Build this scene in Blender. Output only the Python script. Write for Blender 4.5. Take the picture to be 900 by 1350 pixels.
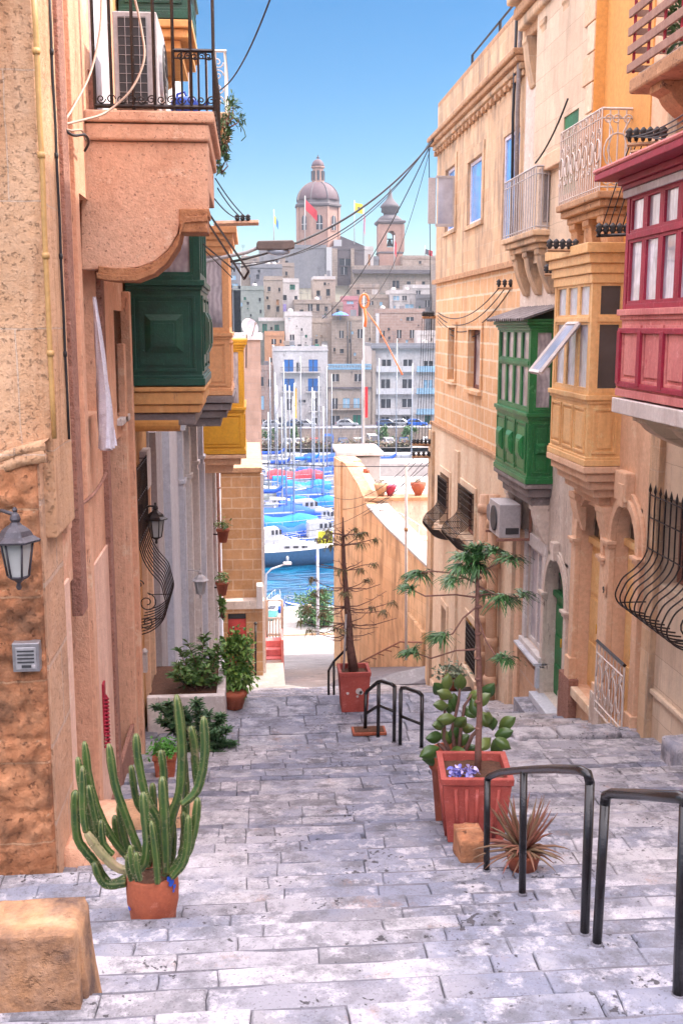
import bpy, bmesh, math, random
from mathutils import Vector, Matrix, noise
R = math.radians
rnd = random.Random(7)
for o in list(bpy.data.objects): bpy.data.objects.remove(o)
sc = bpy.context.scene
col = sc.collection

# ---------------------------------------------------------------- camera
F, CX, CY = 1400.0, 450.0, 675.0
PITCH, YAW = R(9.93), R(4.83)
cam_d = bpy.data.cameras.new('camera'); cam = bpy.data.objects.new('camera', cam_d); col.objects.link(cam)
cam_d.sensor_fit = 'VERTICAL'; cam_d.sensor_height = 36.0; cam_d.lens = 36.0 * F / 1350.0
cam_d.clip_start = 0.05; cam_d.clip_end = 6000
cam.location = (0, 0, 0)
cam.rotation_euler = (R(90) - PITCH, 0, -YAW)
sc.camera = cam
# ---------------------------------------------------------------- light
SKY_LOW, SKY_TOP = .4, 4.6
SUN_EL, SUN_AZ = R(48), R(86)      # azimuth measured from the street axis (+Y) towards +X
w = bpy.data.worlds.new('World'); sc.world = w; w.use_nodes = True
nt = w.node_tree; nt.nodes.clear()
sky = nt.nodes.new('ShaderNodeTexSky'); sky.sky_type = 'NISHITA'; sky.sun_disc = False
sky.sun_elevation = SUN_EL; sky.sun_rotation = SUN_AZ; sky.air_density = 1.0; sky.dust_density = 0.1; sky.ozone_density = 2.0
bg = nt.nodes.new('ShaderNodeBackground'); bg.inputs[1].default_value = 0.15
wo = nt.nodes.new('ShaderNodeOutputWorld')
hs = nt.nodes.new('ShaderNodeHueSaturation'); hs.inputs['Saturation'].default_value = 1.38; nt.links.new(sky.outputs[0], hs.inputs['Color'])
# overhead sky boosted as added fill for the street; horizon band stays deep blue
wtc = nt.nodes.new('ShaderNodeTexCoord'); wsx = nt.nodes.new('ShaderNodeSeparateXYZ'); nt.links.new(wtc.outputs['Generated'], wsx.inputs[0])
wmr = nt.nodes.new('ShaderNodeMapRange'); wmr.interpolation_type = 'SMOOTHSTEP'; nt.links.new(wsx.outputs[2], wmr.inputs[0])
wmr.inputs[1].default_value = .3; wmr.inputs[2].default_value = .62; wmr.inputs[3].default_value = 0; wmr.inputs[4].default_value = 1
wh2 = nt.nodes.new('ShaderNodeHueSaturation'); wh2.inputs['Saturation'].default_value = .22; nt.links.new(sky.outputs[0], wh2.inputs['Color'])
wv1 = nt.nodes.new('ShaderNodeVectorMath'); wv1.operation = 'MULTIPLY'; nt.links.new(hs.outputs[0], wv1.inputs[0]); wv1.inputs[1].default_value = (SKY_LOW, SKY_LOW, SKY_LOW)
wv2 = nt.nodes.new('ShaderNodeVectorMath'); wv2.operation = 'MULTIPLY'; nt.links.new(wh2.outputs[0], wv2.inputs[0]); wv2.inputs[1].default_value = (SKY_TOP * 1.08, SKY_TOP * .95, SKY_TOP * .93)
wmx = nt.nodes.new('ShaderNodeMix'); wmx.data_type = 'RGBA'; nt.links.new(wmr.outputs[0], wmx.inputs[0]); nt.links.new(wv1.outputs[0], wmx.inputs[6]); nt.links.new(wv2.outputs[0], wmx.inputs[7])
nt.links.new(wmx.outputs[2], bg.inputs[0]); nt.links.new(bg.outputs[0], wo.inputs[0])
sd = bpy.data.lights.new('sun', 'SUN'); sun = bpy.data.objects.new('sun', sd); col.objects.link(sun)
sd.energy = 2.4; sd.angle = R(0.6); sd.color = (1.0, 0.93, 0.82)
S = Vector((math.sin(SUN_AZ) * math.cos(SUN_EL), math.cos(SUN_AZ) * math.cos(SUN_EL), math.sin(SUN_EL)))
sun.rotation_euler = S.to_track_quat('Z', 'Y').to_euler()
sc.view_settings.view_transform = 'Standard'; sc.view_settings.look = 'None'
sc.view_settings.exposure = 1.46; sc.view_settings.gamma = 1.0
try: sc.view_settings.use_curve_mapping = False
except Exception: pass
cy = sc.cycles
cy.max_bounces = 8; cy.diffuse_bounces = 4; cy.glossy_bounces = 3; cy.volume_bounces = 0; cy.transparent_max_bounces = 8
cy.use_denoising = True

# ---------------------------------------------------------------- photo measurement helpers
_r = Matrix.Rotation(-YAW, 3, 'Z') @ Matrix.Rotation(R(90) - PITCH, 3, 'X')
def ray(px, py): return _r @ Vector(((px - CX) / F, (CY - py) / F, -1.0))
def at_y(px, py, Y): d = ray(px, py); return d * (Y / d.y)
def at_x(px, py, X): d = ray(px, py); return d * (X / d.x)
def at_z(px, py, Z): d = ray(px, py); return d * (Z / d.z)
def yx(px, X, py=500): return at_x(px, py, X).y
def xy(px, Y, py=500): return at_y(px, py, Y).x
def zy(py, Y, px=450): return at_y(px, py, Y).z

# ---------------------------------------------------------------- materials
def newmat(name):
    m = bpy.data.materials.new(name); m.use_nodes = True
    n = m.node_tree.nodes; n.clear()
    out = n.new('ShaderNodeOutputMaterial'); b = n.new('ShaderNodeBsdfPrincipled')
    m.node_tree.links.new(b.outputs[0], out.inputs[0])
    return m, n, m.node_tree.links, b
def c4(c): return (c[0], c[1], c[2], 1.0)
def mixc(n, l, fac, a, b, mode='MIX'):
    x = n.new('ShaderNodeMix'); x.data_type = 'RGBA'; x.blend_type = mode
    for k, v in ((0, fac), (6, a), (7, b)):
        if hasattr(v, 'is_output'): l.new(v, x.inputs[k])
        else: x.inputs[k].default_value = c4(v) if isinstance(v, tuple) else v
    return x.outputs[2]
def ramp(n, l, src, a, b, lo=0.0, hi=1.0):
    x = n.new('ShaderNodeMapRange'); l.new(src, x.inputs[0])
    x.inputs[1].default_value = a; x.inputs[2].default_value = b; x.inputs[3].default_value = lo; x.inputs[4].default_value = hi
    return x.outputs[0]
def noi(n, l, vec, scale, detail=6, rough=.6):
    x = n.new('ShaderNodeTexNoise'); x.inputs['Scale'].default_value = scale; x.inputs['Detail'].default_value = detail
    x.inputs['Roughness'].default_value = rough
    if vec is not None: l.new(vec, x.inputs['Vector'])
    return x.outputs[0]
def mth(n, l, op, a, b=None):
    x = n.new('ShaderNodeMath'); x.operation = op
    for k, v in ((0, a), (1, b)):
        if v is None: continue
        if hasattr(v, 'is_output'): l.new(v, x.inputs[k])
        else: x.inputs[k].default_value = v
    return x.outputs[0]
def bumpn(n, l, b, h, strength, dist=.02):
    x = n.new('ShaderNodeBump'); x.inputs['Strength'].default_value = strength; x.inputs['Distance'].default_value = dist
    l.new(h, x.inputs['Height']); l.new(x.outputs[0], b.inputs['Normal'])
def M(name, c, rough=.65, c2=None, scale=4, bump=.15, bscale=40, metal=0, spots=None, spot_scale=30, spot_lim=.62, streak=False, dist=.01):
    """paint / plaster / clay: base colour with uneven tone, optional dirt spots and worn streaks"""
    m, n, l, b = newmat(name)
    tc = n.new('ShaderNodeTexCoord').outputs['Object']
    if streak:
        mp = n.new('ShaderNodeMapping'); mp.inputs['Scale'].default_value = (1, 1, .18); l.new(tc, mp.inputs[0]); v = mp.outputs[0]
    else: v = tc
    c2 = c2 or tuple(x * .72 for x in c)
    f = ramp(n, l, noi(n, l, v, scale), .3, .7)
    o = mixc(n, l, f, c, c2)
    f3 = ramp(n, l, noi(n, l, tc, scale * 9, 4), .35, .75, 0, .45)
    o = mixc(n, l, f3, o, tuple(x * .6 for x in c2))
    if bump >= .3 and rough > .4:        # weather stains, and places where the coat has worn pale
        f4 = ramp(n, l, noi(n, l, v, scale * .9, 9, .75), .52, .68, 0, .55)
        o = mixc(n, l, f4, o, tuple(x * y for x, y in zip(c2, (.62, .5, .45))))
        f5 = ramp(n, l, noi(n, l, tc, scale * 2.3, 9, .78), .56, .64, 0, .5)
        o = mixc(n, l, f5, o, tuple(min(.86, x * 1.15 + .09) for x in c))
    if spots:
        f2 = ramp(n, l, noi(n, l, v, spot_scale, 5, .7), spot_lim, spot_lim + .08)
        o = mixc(n, l, f2, o, spots)
    l.new(o, b.inputs['Base Color']); b.inputs['Roughness'].default_value = rough; b.inputs['Metallic'].default_value = metal
    if bump: bumpn(n, l, b, noi(n, l, tc, bscale, 5), bump, dist)
    return m
def boxuv(n, l):
    g = n.new('ShaderNodeNewGeometry'); s = n.new('ShaderNodeSeparateXYZ'); l.new(g.outputs['Position'], s.inputs[0])
    t = n.new('ShaderNodeSeparateXYZ'); l.new(g.outputs['True Normal'], t.inputs[0])
    nx = mth(n, l, 'GREATER_THAN', mth(n, l, 'ABSOLUTE', t.outputs[0]), .7)
    nz = mth(n, l, 'GREATER_THAN', mth(n, l, 'ABSOLUTE', t.outputs[2]), .7)
    def comb(a, bb):
        c = n.new('ShaderNodeCombineXYZ'); l.new(a, c.inputs[0]); l.new(bb, c.inputs[1]); return c.outputs[0]
    def mv(f, a, bb):
        x = n.new('ShaderNodeMix'); x.data_type = 'VECTOR'; l.new(f, x.inputs[0]); l.new(a, x.inputs[4]); l.new(bb, x.inputs[5]); return x.outputs[1]
    v = mv(nx, comb(s.outputs[0], s.outputs[2]), comb(s.outputs[1], s.outputs[2]))
    v = mv(nz, v, comb(s.outputs[0], s.outputs[1]))
    return v, g.outputs['Position']
def stone(name, c1, c2, mort, bw=.55, bh=.27, ms=.012, var=.5, bump=.5, pit=.4, stain=(.12, .09, .07), stain_amt=.35, st0=.5, soft=.12, pscale=30, ssc=(1, 1, .25)):
    """coursed ashlar with uneven blocks, mortar, pitting and rain streaks"""
    m, n, l, b = newmat(name)
    v, pos = boxuv(n, l)
    nn = n.new('ShaderNodeTexNoise'); nn.inputs['Scale'].default_value = 3.5; l.new(pos, nn.inputs['Vector'])
    va = n.new('ShaderNodeVectorMath'); va.operation = 'MULTIPLY_ADD'; l.new(nn.outputs[1], va.inputs[0])
    va.inputs[1].default_value = (.035, .035, 0); l.new(v, va.inputs[2])
    br = n.new('ShaderNodeTexBrick'); l.new(va.outputs[0], br.inputs['Vector'])
    br.inputs['Color1'].default_value = c4(c1); br.inputs['Color2'].default_value = c4(c2); br.inputs['Mortar'].default_value = c4(mort)
    br.inputs['Scale'].default_value = 1; br.inputs['Mortar Size'].default_value = ms; br.inputs['Mortar Smooth'].default_value = soft
    br.inputs['Brick Width'].default_value = bw; br.inputs['Row Height'].default_value = bh; br.inputs['Bias'].default_value = -.1
    f = ramp(n, l, noi(n, l, pos, 1.7, 8, .65), .3, .72, 0, var)
    o = mixc(n, l, f, br.outputs[0], tuple(x * .62 for x in c2))
    f = ramp(n, l, noi(n, l, pos, 7, 6, .7), .45, .8, 0, .4)
    o = mixc(n, l, f, o, mort)
    mp = n.new('ShaderNodeMapping'); mp.inputs['Scale'].default_value = ssc; l.new(pos, mp.inputs[0])
    f = ramp(n, l, noi(n, l, mp.outputs[0], 2.4, 8, .7), st0, st0 + .22, 0, stain_amt)
    o = mixc(n, l, f, o, stain)
    pn = noi(n, l, pos, pscale, 5, .7)
    f = ramp(n, l, pn, .58, .7, 0, pit)
    o = mixc(n, l, f, o, tuple(x * .35 for x in c2))
    l.new(o, b.inputs['Base Color']); b.inputs['Roughness'].default_value = .88
    h = mth(n, l, 'SUBTRACT', mth(n, l, 'MULTIPLY', noi(n, l, pos, 14, 8, .7), .8), mth(n, l, 'MULTIPLY', br.outputs[1], .5))
    h = mth(n, l, 'SUBTRACT', h, mth(n, l, 'MULTIPLY', ramp(n, l, pn, .58, .7), .3))
    bumpn(n, l, b, h, bump, .03)
    return m
def slabmat(name, c1, c2, dark, rough=.8, blue=(.17, .19, .27)):
    """worn paving: tone per stone, pits, dark lichen patches"""
    m, n, l, b = newmat(name)
    g = n.new('ShaderNodeNewGeometry'); pos = g.outputs['Position']; ri = g.outputs['Random Per Island']
    o = mixc(n, l, ramp(n, l, ri, 0, 1), c1, c2)
    pick = mth(n, l, 'GREATER_THAN', mth(n, l, 'FRACT', mth(n, l, 'MULTIPLY', ri, 7.3)), .82)
    o = mixc(n, l, mth(n, l, 'MULTIPLY', pick, .45), o, tuple(x * .45 for x in c1))
    pick = mth(n, l, 'GREATER_THAN', mth(n, l, 'FRACT', mth(n, l, 'MULTIPLY', ri, 13.7)), .75)
    o = mixc(n, l, mth(n, l, 'MULTIPLY', pick, .45), o, (.56, .53, .54))
    sx = n.new('ShaderNodeSeparateXYZ'); l.new(pos, sx.inputs[0])
    trk = ramp(n, l, mth(n, l, 'ABSOLUTE', mth(n, l, 'SUBTRACT', sx.outputs[0], 1.25)), .2, 1.5, .16, 0)     # grime along the walked middle
    f = ramp(n, l, mth(n, l, 'ADD', noi(n, l, pos, .9, 7, .65), trk), .5, .64, 0, .7)
    o = mixc(n, l, f, o, blue)
    f = ramp(n, l, noi(n, l, pos, 3.1, 9, .75), .47, .6, 0, .75)
    o = mixc(n, l, f, o, tuple(x * .42 for x in c2))
    f = ramp(n, l, noi(n, l, pos, 4.3, 9, .75), .52, .62, 0, .7)
    o = mixc(n, l, f, o, tuple(min(.7, x * 1.45) for x in c1))
    f = ramp(n, l, noi(n, l, pos, 10, 9, .8), .58, .68, 0, .6)
    o = mixc(n, l, f, o, dark)
    f = ramp(n, l, noi(n, l, pos, 2.1, 9, .75), .6, .7, 0, .5)
    o = mixc(n, l, f, o, (.36, .2, .13))
    pn = noi(n, l, pos, 24, 3, .55)
    lim = mth(n, l, 'ADD', mth(n, l, 'MULTIPLY', noi(n, l, pos, 1.7, 3, .5), -.6), .99)
    d = mth(n, l, 'SUBTRACT', pn, lim)
    f = ramp(n, l, d, .0, .03, 0, .85)
    o = mixc(n, l, f, o, tuple(x * .45 for x in dark))
    f = ramp(n, l, noi(n, l, pos, 75, 3, .6), .58, .68, 0, .5)
    o = mixc(n, l, f, o, tuple(x * .6 for x in dark))
    l.new(o, b.inputs['Base Color']); b.inputs['Roughness'].default_value = rough
    h = mth(n, l, 'SUBTRACT', noi(n, l, pos, 9, 9, .75), mth(n, l, 'MULTIPLY', ramp(n, l, d, 0, .03), .35))
    bumpn(n, l, b, h, .8, .04)
    return m
def leafmat(name, c1, c2, rough=.5, trans=0):
    m, n, l, b = newmat(name)
    g = n.new('ShaderNodeNewGeometry')
    o = mixc(n, l, g.outputs['Random Per Island'], c1, c2)
    l.new(o, b.inputs['Base Color']); b.inputs['Roughness'].default_value = rough
    return m
def curtainmat(name, c, c2):
    """window pane with pleated net curtains close behind it"""
    m, n, l, b = newmat(name)
    tc = n.new('ShaderNodeTexCoord').outputs['Object']; s = n.new('ShaderNodeSeparateXYZ'); l.new(tc, s.inputs[0])
    u = mth(n, l, 'ADD', mth(n, l, 'ADD', s.outputs[0], s.outputs[1]), mth(n, l, 'MULTIPLY', noi(n, l, tc, 2.2, 3), .25))
    f = mth(n, l, 'ADD', mth(n, l, 'MULTIPLY', mth(n, l, 'SINE', mth(n, l, 'MULTIPLY', u, 75.0)), .25), .5)
    o = mixc(n, l, f, c2, c)
    o = mixc(n, l, ramp(n, l, noi(n, l, tc, 1.3, 4), .42, .6, 0, .8), o, tuple(x * .45 for x in c2))
    l.new(o, b.inputs['Base Color']); b.inputs['Roughness'].default_value = .3
    b.inputs['Coat Weight'].default_value = .9; b.inputs['Coat Roughness'].default_value = .02
    bumpn(n, l, b, noi(n, l, tc, 2.5, 2), .08, .05)
    return m
def glassmat(name, c, rough=.12, c2=None):
    m, n, l, b = newmat(name)
    tc = n.new('ShaderNodeTexCoord').outputs['Object']
    o = mixc(n, l, ramp(n, l, noi(n, l, tc, 1.6, 5), .35, .65), c, c2 or tuple(x * .6 for x in c))
    l.new(o, b.inputs['Base Color']); b.inputs['Roughness'].default_value = rough; b.inputs['IOR'].default_value = 1.55
    b.inputs['Coat Weight'].default_value = .6; b.inputs['Coat Roughness'].default_value = .03
    return m

m_rust = stone('rustic_stone', (.64, .28, .13), (.5, .19, .08), (.72, .42, .24), 1.4, .62, .008, .8, 1.3, .9, stain=(.07, .035, .02), stain_amt=.85, st0=.45, pscale=17, ssc=(1, 1, 1))
m_rust2 = stone('rustic_stone_side', (.74, .45, .28), (.62, .34, .2), (.68, .48, .36), 1.6, .6, .02, .55, 1.1, .6, pscale=32, ssc=(1, 1, 1))
m_smooth = stone('smooth_limestone', (.78, .47, .28), (.66, .36, .19), (.72, .52, .38), 1.6, .85, .006, .7, 1.3, .07, stain=(.36, .15, .06), stain_amt=.7, ssc=(3, 3, .25))
m_pink = M('pink_plaster', (.84, .51, .34), .85, (.7, .36, .22), 1.3, .8, 35, spots=(.34, .16, .1), spot_scale=32, spot_lim=.6, streak=True, dist=.02)
m_pinkl = M('pale_pink_plaster', (.85, .6, .47), .85, (.76, .47, .35), 1.3, .7, 35, spots=(.42, .22, .15), spot_scale=26, spot_lim=.62, streak=True, dist=.02)
m_pinkd = M('brown_roughcast', (.42, .21, .15), .9, (.3, .14, .1), 4, 1.0, 30, spots=(.15, .07, .05), spot_scale=36, spot_lim=.57, dist=.03)
m_gran = M('pink_granite_render', (.78, .47, .32), .85, (.7, .38, .24), 1.6, .8, 40, spots=(.2, .08, .05), spot_scale=36, spot_lim=.59, dist=.015)
m_mould = M('worn_ochre_moulding', (.55, .26, .12), .8, (.34, .14, .06), 4, .8, 30, spots=(.16, .06, .03), spot_scale=28, spot_lim=.57, dist=.02)
m_cream = M('cream_orange_plaster', (.78, .44, .17), .8, (.64, .32, .12), 1.3, .5, 30, streak=True, spots=(.45, .22, .1), spot_scale=12, spot_lim=.62)
m_orange = M('orange_plaster', (.8, .42, .12), .8, (.7, .33, .09), 1.8, .2, 40, streak=True)
m_white = M('white_stone_paint', (.74, .69, .66), .75, (.58, .52, .5), 2, .3, 50, streak=True, spots=(.25, .2, .18), spot_scale=14, spot_lim=.64)
m_bluew = M('pale_blue_plaster', (.66, .66, .7), .8, (.52, .53, .6), 2, .3, 50, streak=True)
m_greyp = M('grey_plaster', (.46, .43, .43), .8, (.34, .31, .33), 2, .3, 50, streak=True)
m_ochre = stone('ochre_ashlar', (.78, .54, .34), (.68, .43, .25), (.76, .55, .37), .62, .3, .01, .55, .8, .45, stain=(.2, .15, .12), stain_amt=.8, st0=.44)
m_brickb = stone('honey_ashlar_light_joints', (.8, .48, .26), (.7, .38, .18), (.84, .68, .5), .75, .36, .025, .35, .6, .3)
m_creamw = M('cream_wall_paint', (.85, .69, .52), .85, (.7, .47, .3), 1.2, .3, 40, streak=True, spots=(.45, .3, .2), spot_scale=10, spot_lim=.66)
m_palew = M('pale_flaking_wall', (.78, .68, .6), .85, (.6, .48, .4), 1.5, .5, 40, streak=True, spots=(.22, .15, .12), spot_scale=16, spot_lim=.6)
m_peach = M('peach_stone_paint', (.82, .55, .37), .8, (.74, .45, .28), 2, .35, 50, streak=True)
m_stonew = stone('pale_ashlar', (.78, .62, .46), (.7, .52, .37), (.52, .38, .27), .85, .42, .006, .45, .5, .35)
m_corb = M('weathered_corbel_stone', (.6, .36, .2), .9, (.4, .22, .12), 4, .7, 40, spots=(.12, .07, .05), spot_scale=12, spot_lim=.58)
m_greyc = M('grey_corbel_stone', (.3, .26, .25), .85, (.2, .17, .17), 3, .5, 40)
m_green = M('dark_green_paint', (.012, .1, .06), .38, (.008, .05, .035), 4, .6, 30, spots=(.05, .16, .11), spot_scale=30, spot_lim=.62)
m_grn2 = M('bright_green_paint', (.02, .24, .06), .45, (.01, .12, .035), 2.5, .5, 30, spots=(.12, .36, .18), spot_scale=20, spot_lim=.62, streak=True)
m_yel = M('apricot_paint', (.88, .56, .26), .55, (.8, .46, .18), 2.0, .4, 30, spots=(.5, .24, .1), spot_scale=14, spot_lim=.66, streak=True)
m_yel2 = M('mustard_paint', (.78, .42, .03), .6, (.66, .33, .02), 2.4, .2, 50)
m_apr = M('peach_paint', (.8, .42, .2), .6, (.68, .33, .14), 2.4, .2, 50)
m_red = M('crimson_paint', (.42, .02, .06), .55, (.3, .012, .04), 4, .3, 60, spots=(.6, .25, .28), spot_scale=35, spot_lim=.66)
m_pnk = M('faded_pink_paint', (.74, .3, .27), .7, (.6, .17, .18), 2.5, .3, 60, spots=(.42, .04, .07), spot_scale=24, spot_lim=.6, streak=True)
m_iron = M('black_iron', (.02, .018, .02), .45, (.035, .02, .015), 8, .3, 90, metal=.3, spots=(.16, .06, .03), spot_scale=50, spot_lim=.66)
m_blk = M('glossy_black_paint', (.008, .008, .01), .22, (.02, .015, .015), 14, .2, 90, spots=(.1, .07, .06), spot_scale=110, spot_lim=.68)
m_wiron = M('white_iron', (.72, .66, .62), .5, (.6, .5, .45), 8, .2, 60, spots=(.3, .12, .06), spot_scale=50, spot_lim=.68)
m_tc = M('terracotta', (.44, .115, .05), .75, (.32, .075, .035), 5, .4, 80, spots=(.2, .06, .03), spot_scale=60, spot_lim=.63)
m_redp = M('red_planter_concrete', (.44, .085, .06), .75, (.33, .055, .042), 4, .4, 90, spots=(.68, .3, .24), spot_scale=110, spot_lim=.62)
m_soil = M('dry_soil', (.2, .085, .045), .95, (.1, .045, .025), 22, 1, 60, spots=(.35, .2, .12), spot_scale=60, dist=.04)
m_wood = M('bleached_wood', (.42, .26, .2), .75, (.3, .17, .13), 9, .4, 60, streak=True)
m_bark = M('young_bark', (.26, .12, .09), .85, (.16, .075, .055), 16, .8, 80)
m_barkd = M('dark_bark', (.22, .11, .08), .85, (.12, .06, .05), 16, .8, 80)
m_acw = M('air_conditioner_casing', (.55, .52, .52), .5, (.42, .39, .4), 3, .1, 40)
m_fin = M('dark_fins', (.05, .05, .055), .6)
m_gl = glassmat('pale_tinted_glass', (.5, .52, .6), c2=(.32, .33, .4))  # whitish reflection put into the base colour
m_glb = glassmat('blue_glass', (.1, .42, .9), c2=(.08, .3, .75))
m_gld = glassmat('dark_glass', (.06, .06, .07))
m_glc = curtainmat('curtained_glass', (.72, .68, .72), (.34, .3, .36))
m_glr = curtainmat('sky_tinted_glass', (.7, .76, .9), (.42, .44, .6))  # bluish sky reflection is painted into the pane colour
m_blue = M('blue_shutter_paint', (.05, .25, .6), .5)
m_lace = M('white_lace', (.8, .76, .82), .9, (.62, .58, .68), 14, .6, 60)
m_pipe = M('beige_pipe', (.66, .42, .27), .6, (.55, .32, .2), 5, .2, 40)
m_cable = M('cable_black', (.02, .02, .025), .6)
m_cord = M('beige_cable', (.5, .36, .28), .6)
m_dark = M('dark_interior', (.03, .022, .02), .9)
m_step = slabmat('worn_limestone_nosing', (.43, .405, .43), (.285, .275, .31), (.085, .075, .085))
m_tread = slabmat('dark_limestone_tread', (.255, .25, .3), (.155, .155, .205), (.06, .055, .07))  # inner tread rows darker than the nosings, to set the step edges apart
m_joint = M('paving_mortar', (.22, .21, .24), .95, (.12, .115, .14), 3, .8, 50, dist=.03)
# ---------------------------------------------------------------- mesh builder
class MB:
    def __init__(s): s.v = []; s.f = []; s.sm = []
    def add(s, vs, fs, smooth=False):
        k = len(s.v); s.v += [tuple(p) for p in vs]; s.f += [tuple(i + k for i in f) for f in fs]; s.sm += [smooth] * len(fs); return s
    def box(s, x0, x1, y0, y1, z0, z1):
        x0, x1 = sorted((x0, x1)); y0, y1 = sorted((y0, y1)); z0, z1 = sorted((z0, z1))
        return s.add([(x, y, z) for z in (z0, z1) for y in (y0, y1) for x in (x0, x1)],
                     [(0, 2, 3, 1), (4, 5, 7, 6), (0, 1, 5, 4), (2, 6, 7, 3), (0, 4, 6, 2), (1, 3, 7, 5)])
    def slab(s, x0, x1, y0, y1, z0, z1, zb, c=.012):
        """worn paving stone: wavy outline, sagging top that slopes from z0 (near) to z1 (far), rounded rim"""
        nx, ny = max(3, int((x1 - x0) / .09)), max(3, int((y1 - y0) / .08)); w = nx + 3; g = {}
        us = [0, .0] + [(i + .0) / nx for i in range(1, nx)] + [1, 1]
        us = [-1] + [i / nx for i in range(nx + 1)] + [-2]; vs_ = [-1] + [j / ny for j in range(ny + 1)] + [-2]
        V = []
        for v in vs_:
            for u in us:
                rim = u < 0 or v < 0
                uu = 0 if u == -1 else 1 if u == -2 else u; vv = 0 if v == -1 else 1 if v == -2 else v
                x = x0 + (x1 - x0) * uu; y = y0 + (y1 - y0) * vv
                ins = 0 if rim else c
                x += (ins if uu == 0 else -ins if uu == 1 else 0); y += (ins if vv == 0 else -ins if vv == 1 else 0)
                nn = noise.noise_vector(Vector((x * 3.1, y * 3.1, 5))) * .018 + noise.noise_vector(Vector((x * 11, y * 11, 9))) * .007
                edge = (uu in (0, 1)) or (vv in (0, 1))
                z = z0 + (z1 - z0) * vv + noise.noise(Vector((x * 5, y * 5, 1))) * .007 + noise.noise(Vector((x * 1.3, y * 1.3, 7))) * .008
                if rim: z -= c * 1.1 + .003
                elif edge: z -= .002
                V.append((x + nn.x, y + nn.y, z))
        W_ = len(us); Hh = len(vs_)
        fs = [(j * W_ + i, j * W_ + i + 1, (j + 1) * W_ + i + 1, (j + 1) * W_ + i) for j in range(Hh - 1) for i in range(W_ - 1)]
        k = len(V); ring = [i for i in range(W_)] + [j * W_ + W_ - 1 for j in range(1, Hh)] + [(Hh - 1) * W_ + i for i in range(W_ - 2, -1, -1)] + [j * W_ for j in range(Hh - 2, 0, -1)]
        V += [(V[i][0], V[i][1], zb) for i in ring]; n = len(ring)
        fs += [(ring[i], ring[(i + 1) % n], k + (i + 1) % n, k + i) for i in range(n)]
        return s.add(V, fs, False)
    def tube(s, pts, r, n=6, cap=True, smooth=True, r1=None, prof=None):
        pts = [Vector(p) for p in pts]; N = len(pts)
        if N < 2: return s
        vs = []; T0 = (pts[1] - pts[0]).normalized()
        up = Vector((0, 0, 1)) if abs(T0.z) < .9 else Vector((1, 0, 0))
        a = T0.cross(up).normalized()
        for i, p in enumerate(pts):
            T = (pts[min(i + 1, N - 1)] - pts[max(i - 1, 0)])
            T = T.normalized() if T.length > 1e-9 else T0
            a = (a - T * a.dot(T)); a = a.normalized() if a.length > 1e-6 else T.orthogonal().normalized()
            bb = T.cross(a)
            rr = r[i] if isinstance(r, (list, tuple)) else (r if r1 is None else r + (r1 - r) * i / (N - 1))
            for k in range(n):
                q = 2 * math.pi * k / n; m = rr * (prof[k % len(prof)] if prof else 1)
                vs.append(p + a * math.cos(q) * m + bb * math.sin(q) * m)
        fs = [(i * n + k, i * n + (k + 1) % n, (i + 1) * n + (k + 1) % n, (i + 1) * n + k) for i in range(N - 1) for k in range(n)]
        if cap: fs += [tuple(range(n))[::-1], tuple((N - 1) * n + k for k in range(n))]
        return s.add(vs, fs, smooth)
    def bar(s, p, q, w=.03, h=None):
        return s.tube([p, q], (w / 2) * 1.414, 4, smooth=False)
    def lathe(s, c, prof, n=20, smooth=True, sx=1, sy=1, rot=0):
        vs = []; c = Vector(c)
        for r, z in prof:
            for k in range(n):
                q = 2 * math.pi * k / n + rot; vs.append(c + Vector((r * math.cos(q) * sx, r * math.sin(q) * sy, z)))
        fs = [(i * n + k, i * n + (k + 1) % n, (i + 1) * n + (k + 1) % n, (i + 1) * n + k) for i in range(len(prof) - 1) for k in range(n)]
        fs += [tuple(range(n))[::-1], tuple((len(prof) - 1) * n + k for k in range(n))]
        return s.add(vs, fs, smooth)
    def prism(s, poly, fn, a, b, smooth=False):
        """poly in 2D, fn(u,v,w) -> point, extruded w from a to b"""
        n = len(poly); vs = [fn(u, v, a) for u, v in poly] + [fn(u, v, b) for u, v in poly]
        fs = [tuple(range(n)), tuple(range(2 * n - 1, n - 1, -1))] + [(i, (i + 1) % n, n + (i + 1) % n, n + i) for i in range(n)]
        return s.add(vs, fs, smooth)
    def quad(s, a, b, c, d): return s.add([a, b, c, d], [(0, 1, 2, 3)])
    def sheet(s, rows, smooth=True):
        n = len(rows[0]); return s.add([p for r_ in rows for p in r_], [(i * n + k, i * n + k + 1, (i + 1) * n + k + 1, (i + 1) * n + k) for i in range(len(rows) - 1) for k in range(n - 1)], smooth)
    def build(s, name, mat, parent=None, bevel=0, origin=None, keep=False):
        me = bpy.data.meshes.new(name)
        if parent is not None: o0 = Vector(ORG[parent.name])
        elif origin is not None: o0 = Vector(origin)
        elif keep: o0 = Vector((0, 0, 0))
        else:
            xs = [v[0] for v in s.v]; ys = [v[1] for v in s.v]; zs = [v[2] for v in s.v]
            o0 = Vector(((min(xs) + max(xs)) / 2, (min(ys) + max(ys)) / 2, min(zs)))
        me.from_pydata([(v[0] - o0.x, v[1] - o0.y, v[2] - o0.z) for v in s.v], [], s.f)
        me.polygons.foreach_set('use_smooth', s.sm); me.update()
        bm = bmesh.new(); bm.from_mesh(me); bmesh.ops.recalc_face_normals(bm, faces=bm.faces); bm.to_mesh(me); bm.free()
        o = bpy.data.objects.new(name, me); col.objects.link(o); me.materials.append(mat)
        if parent is not None: o.parent = parent; ORG[o.name] = tuple(o0)
        else: o.location = o0; ORG[o.name] = tuple(o0)
        if bevel:
            b = o.modifiers.new('bevel', 'BEVEL'); b.width = bevel; b.segments = 2; b.limit_method = 'ANGLE'; b.angle_limit = R(40)
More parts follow.
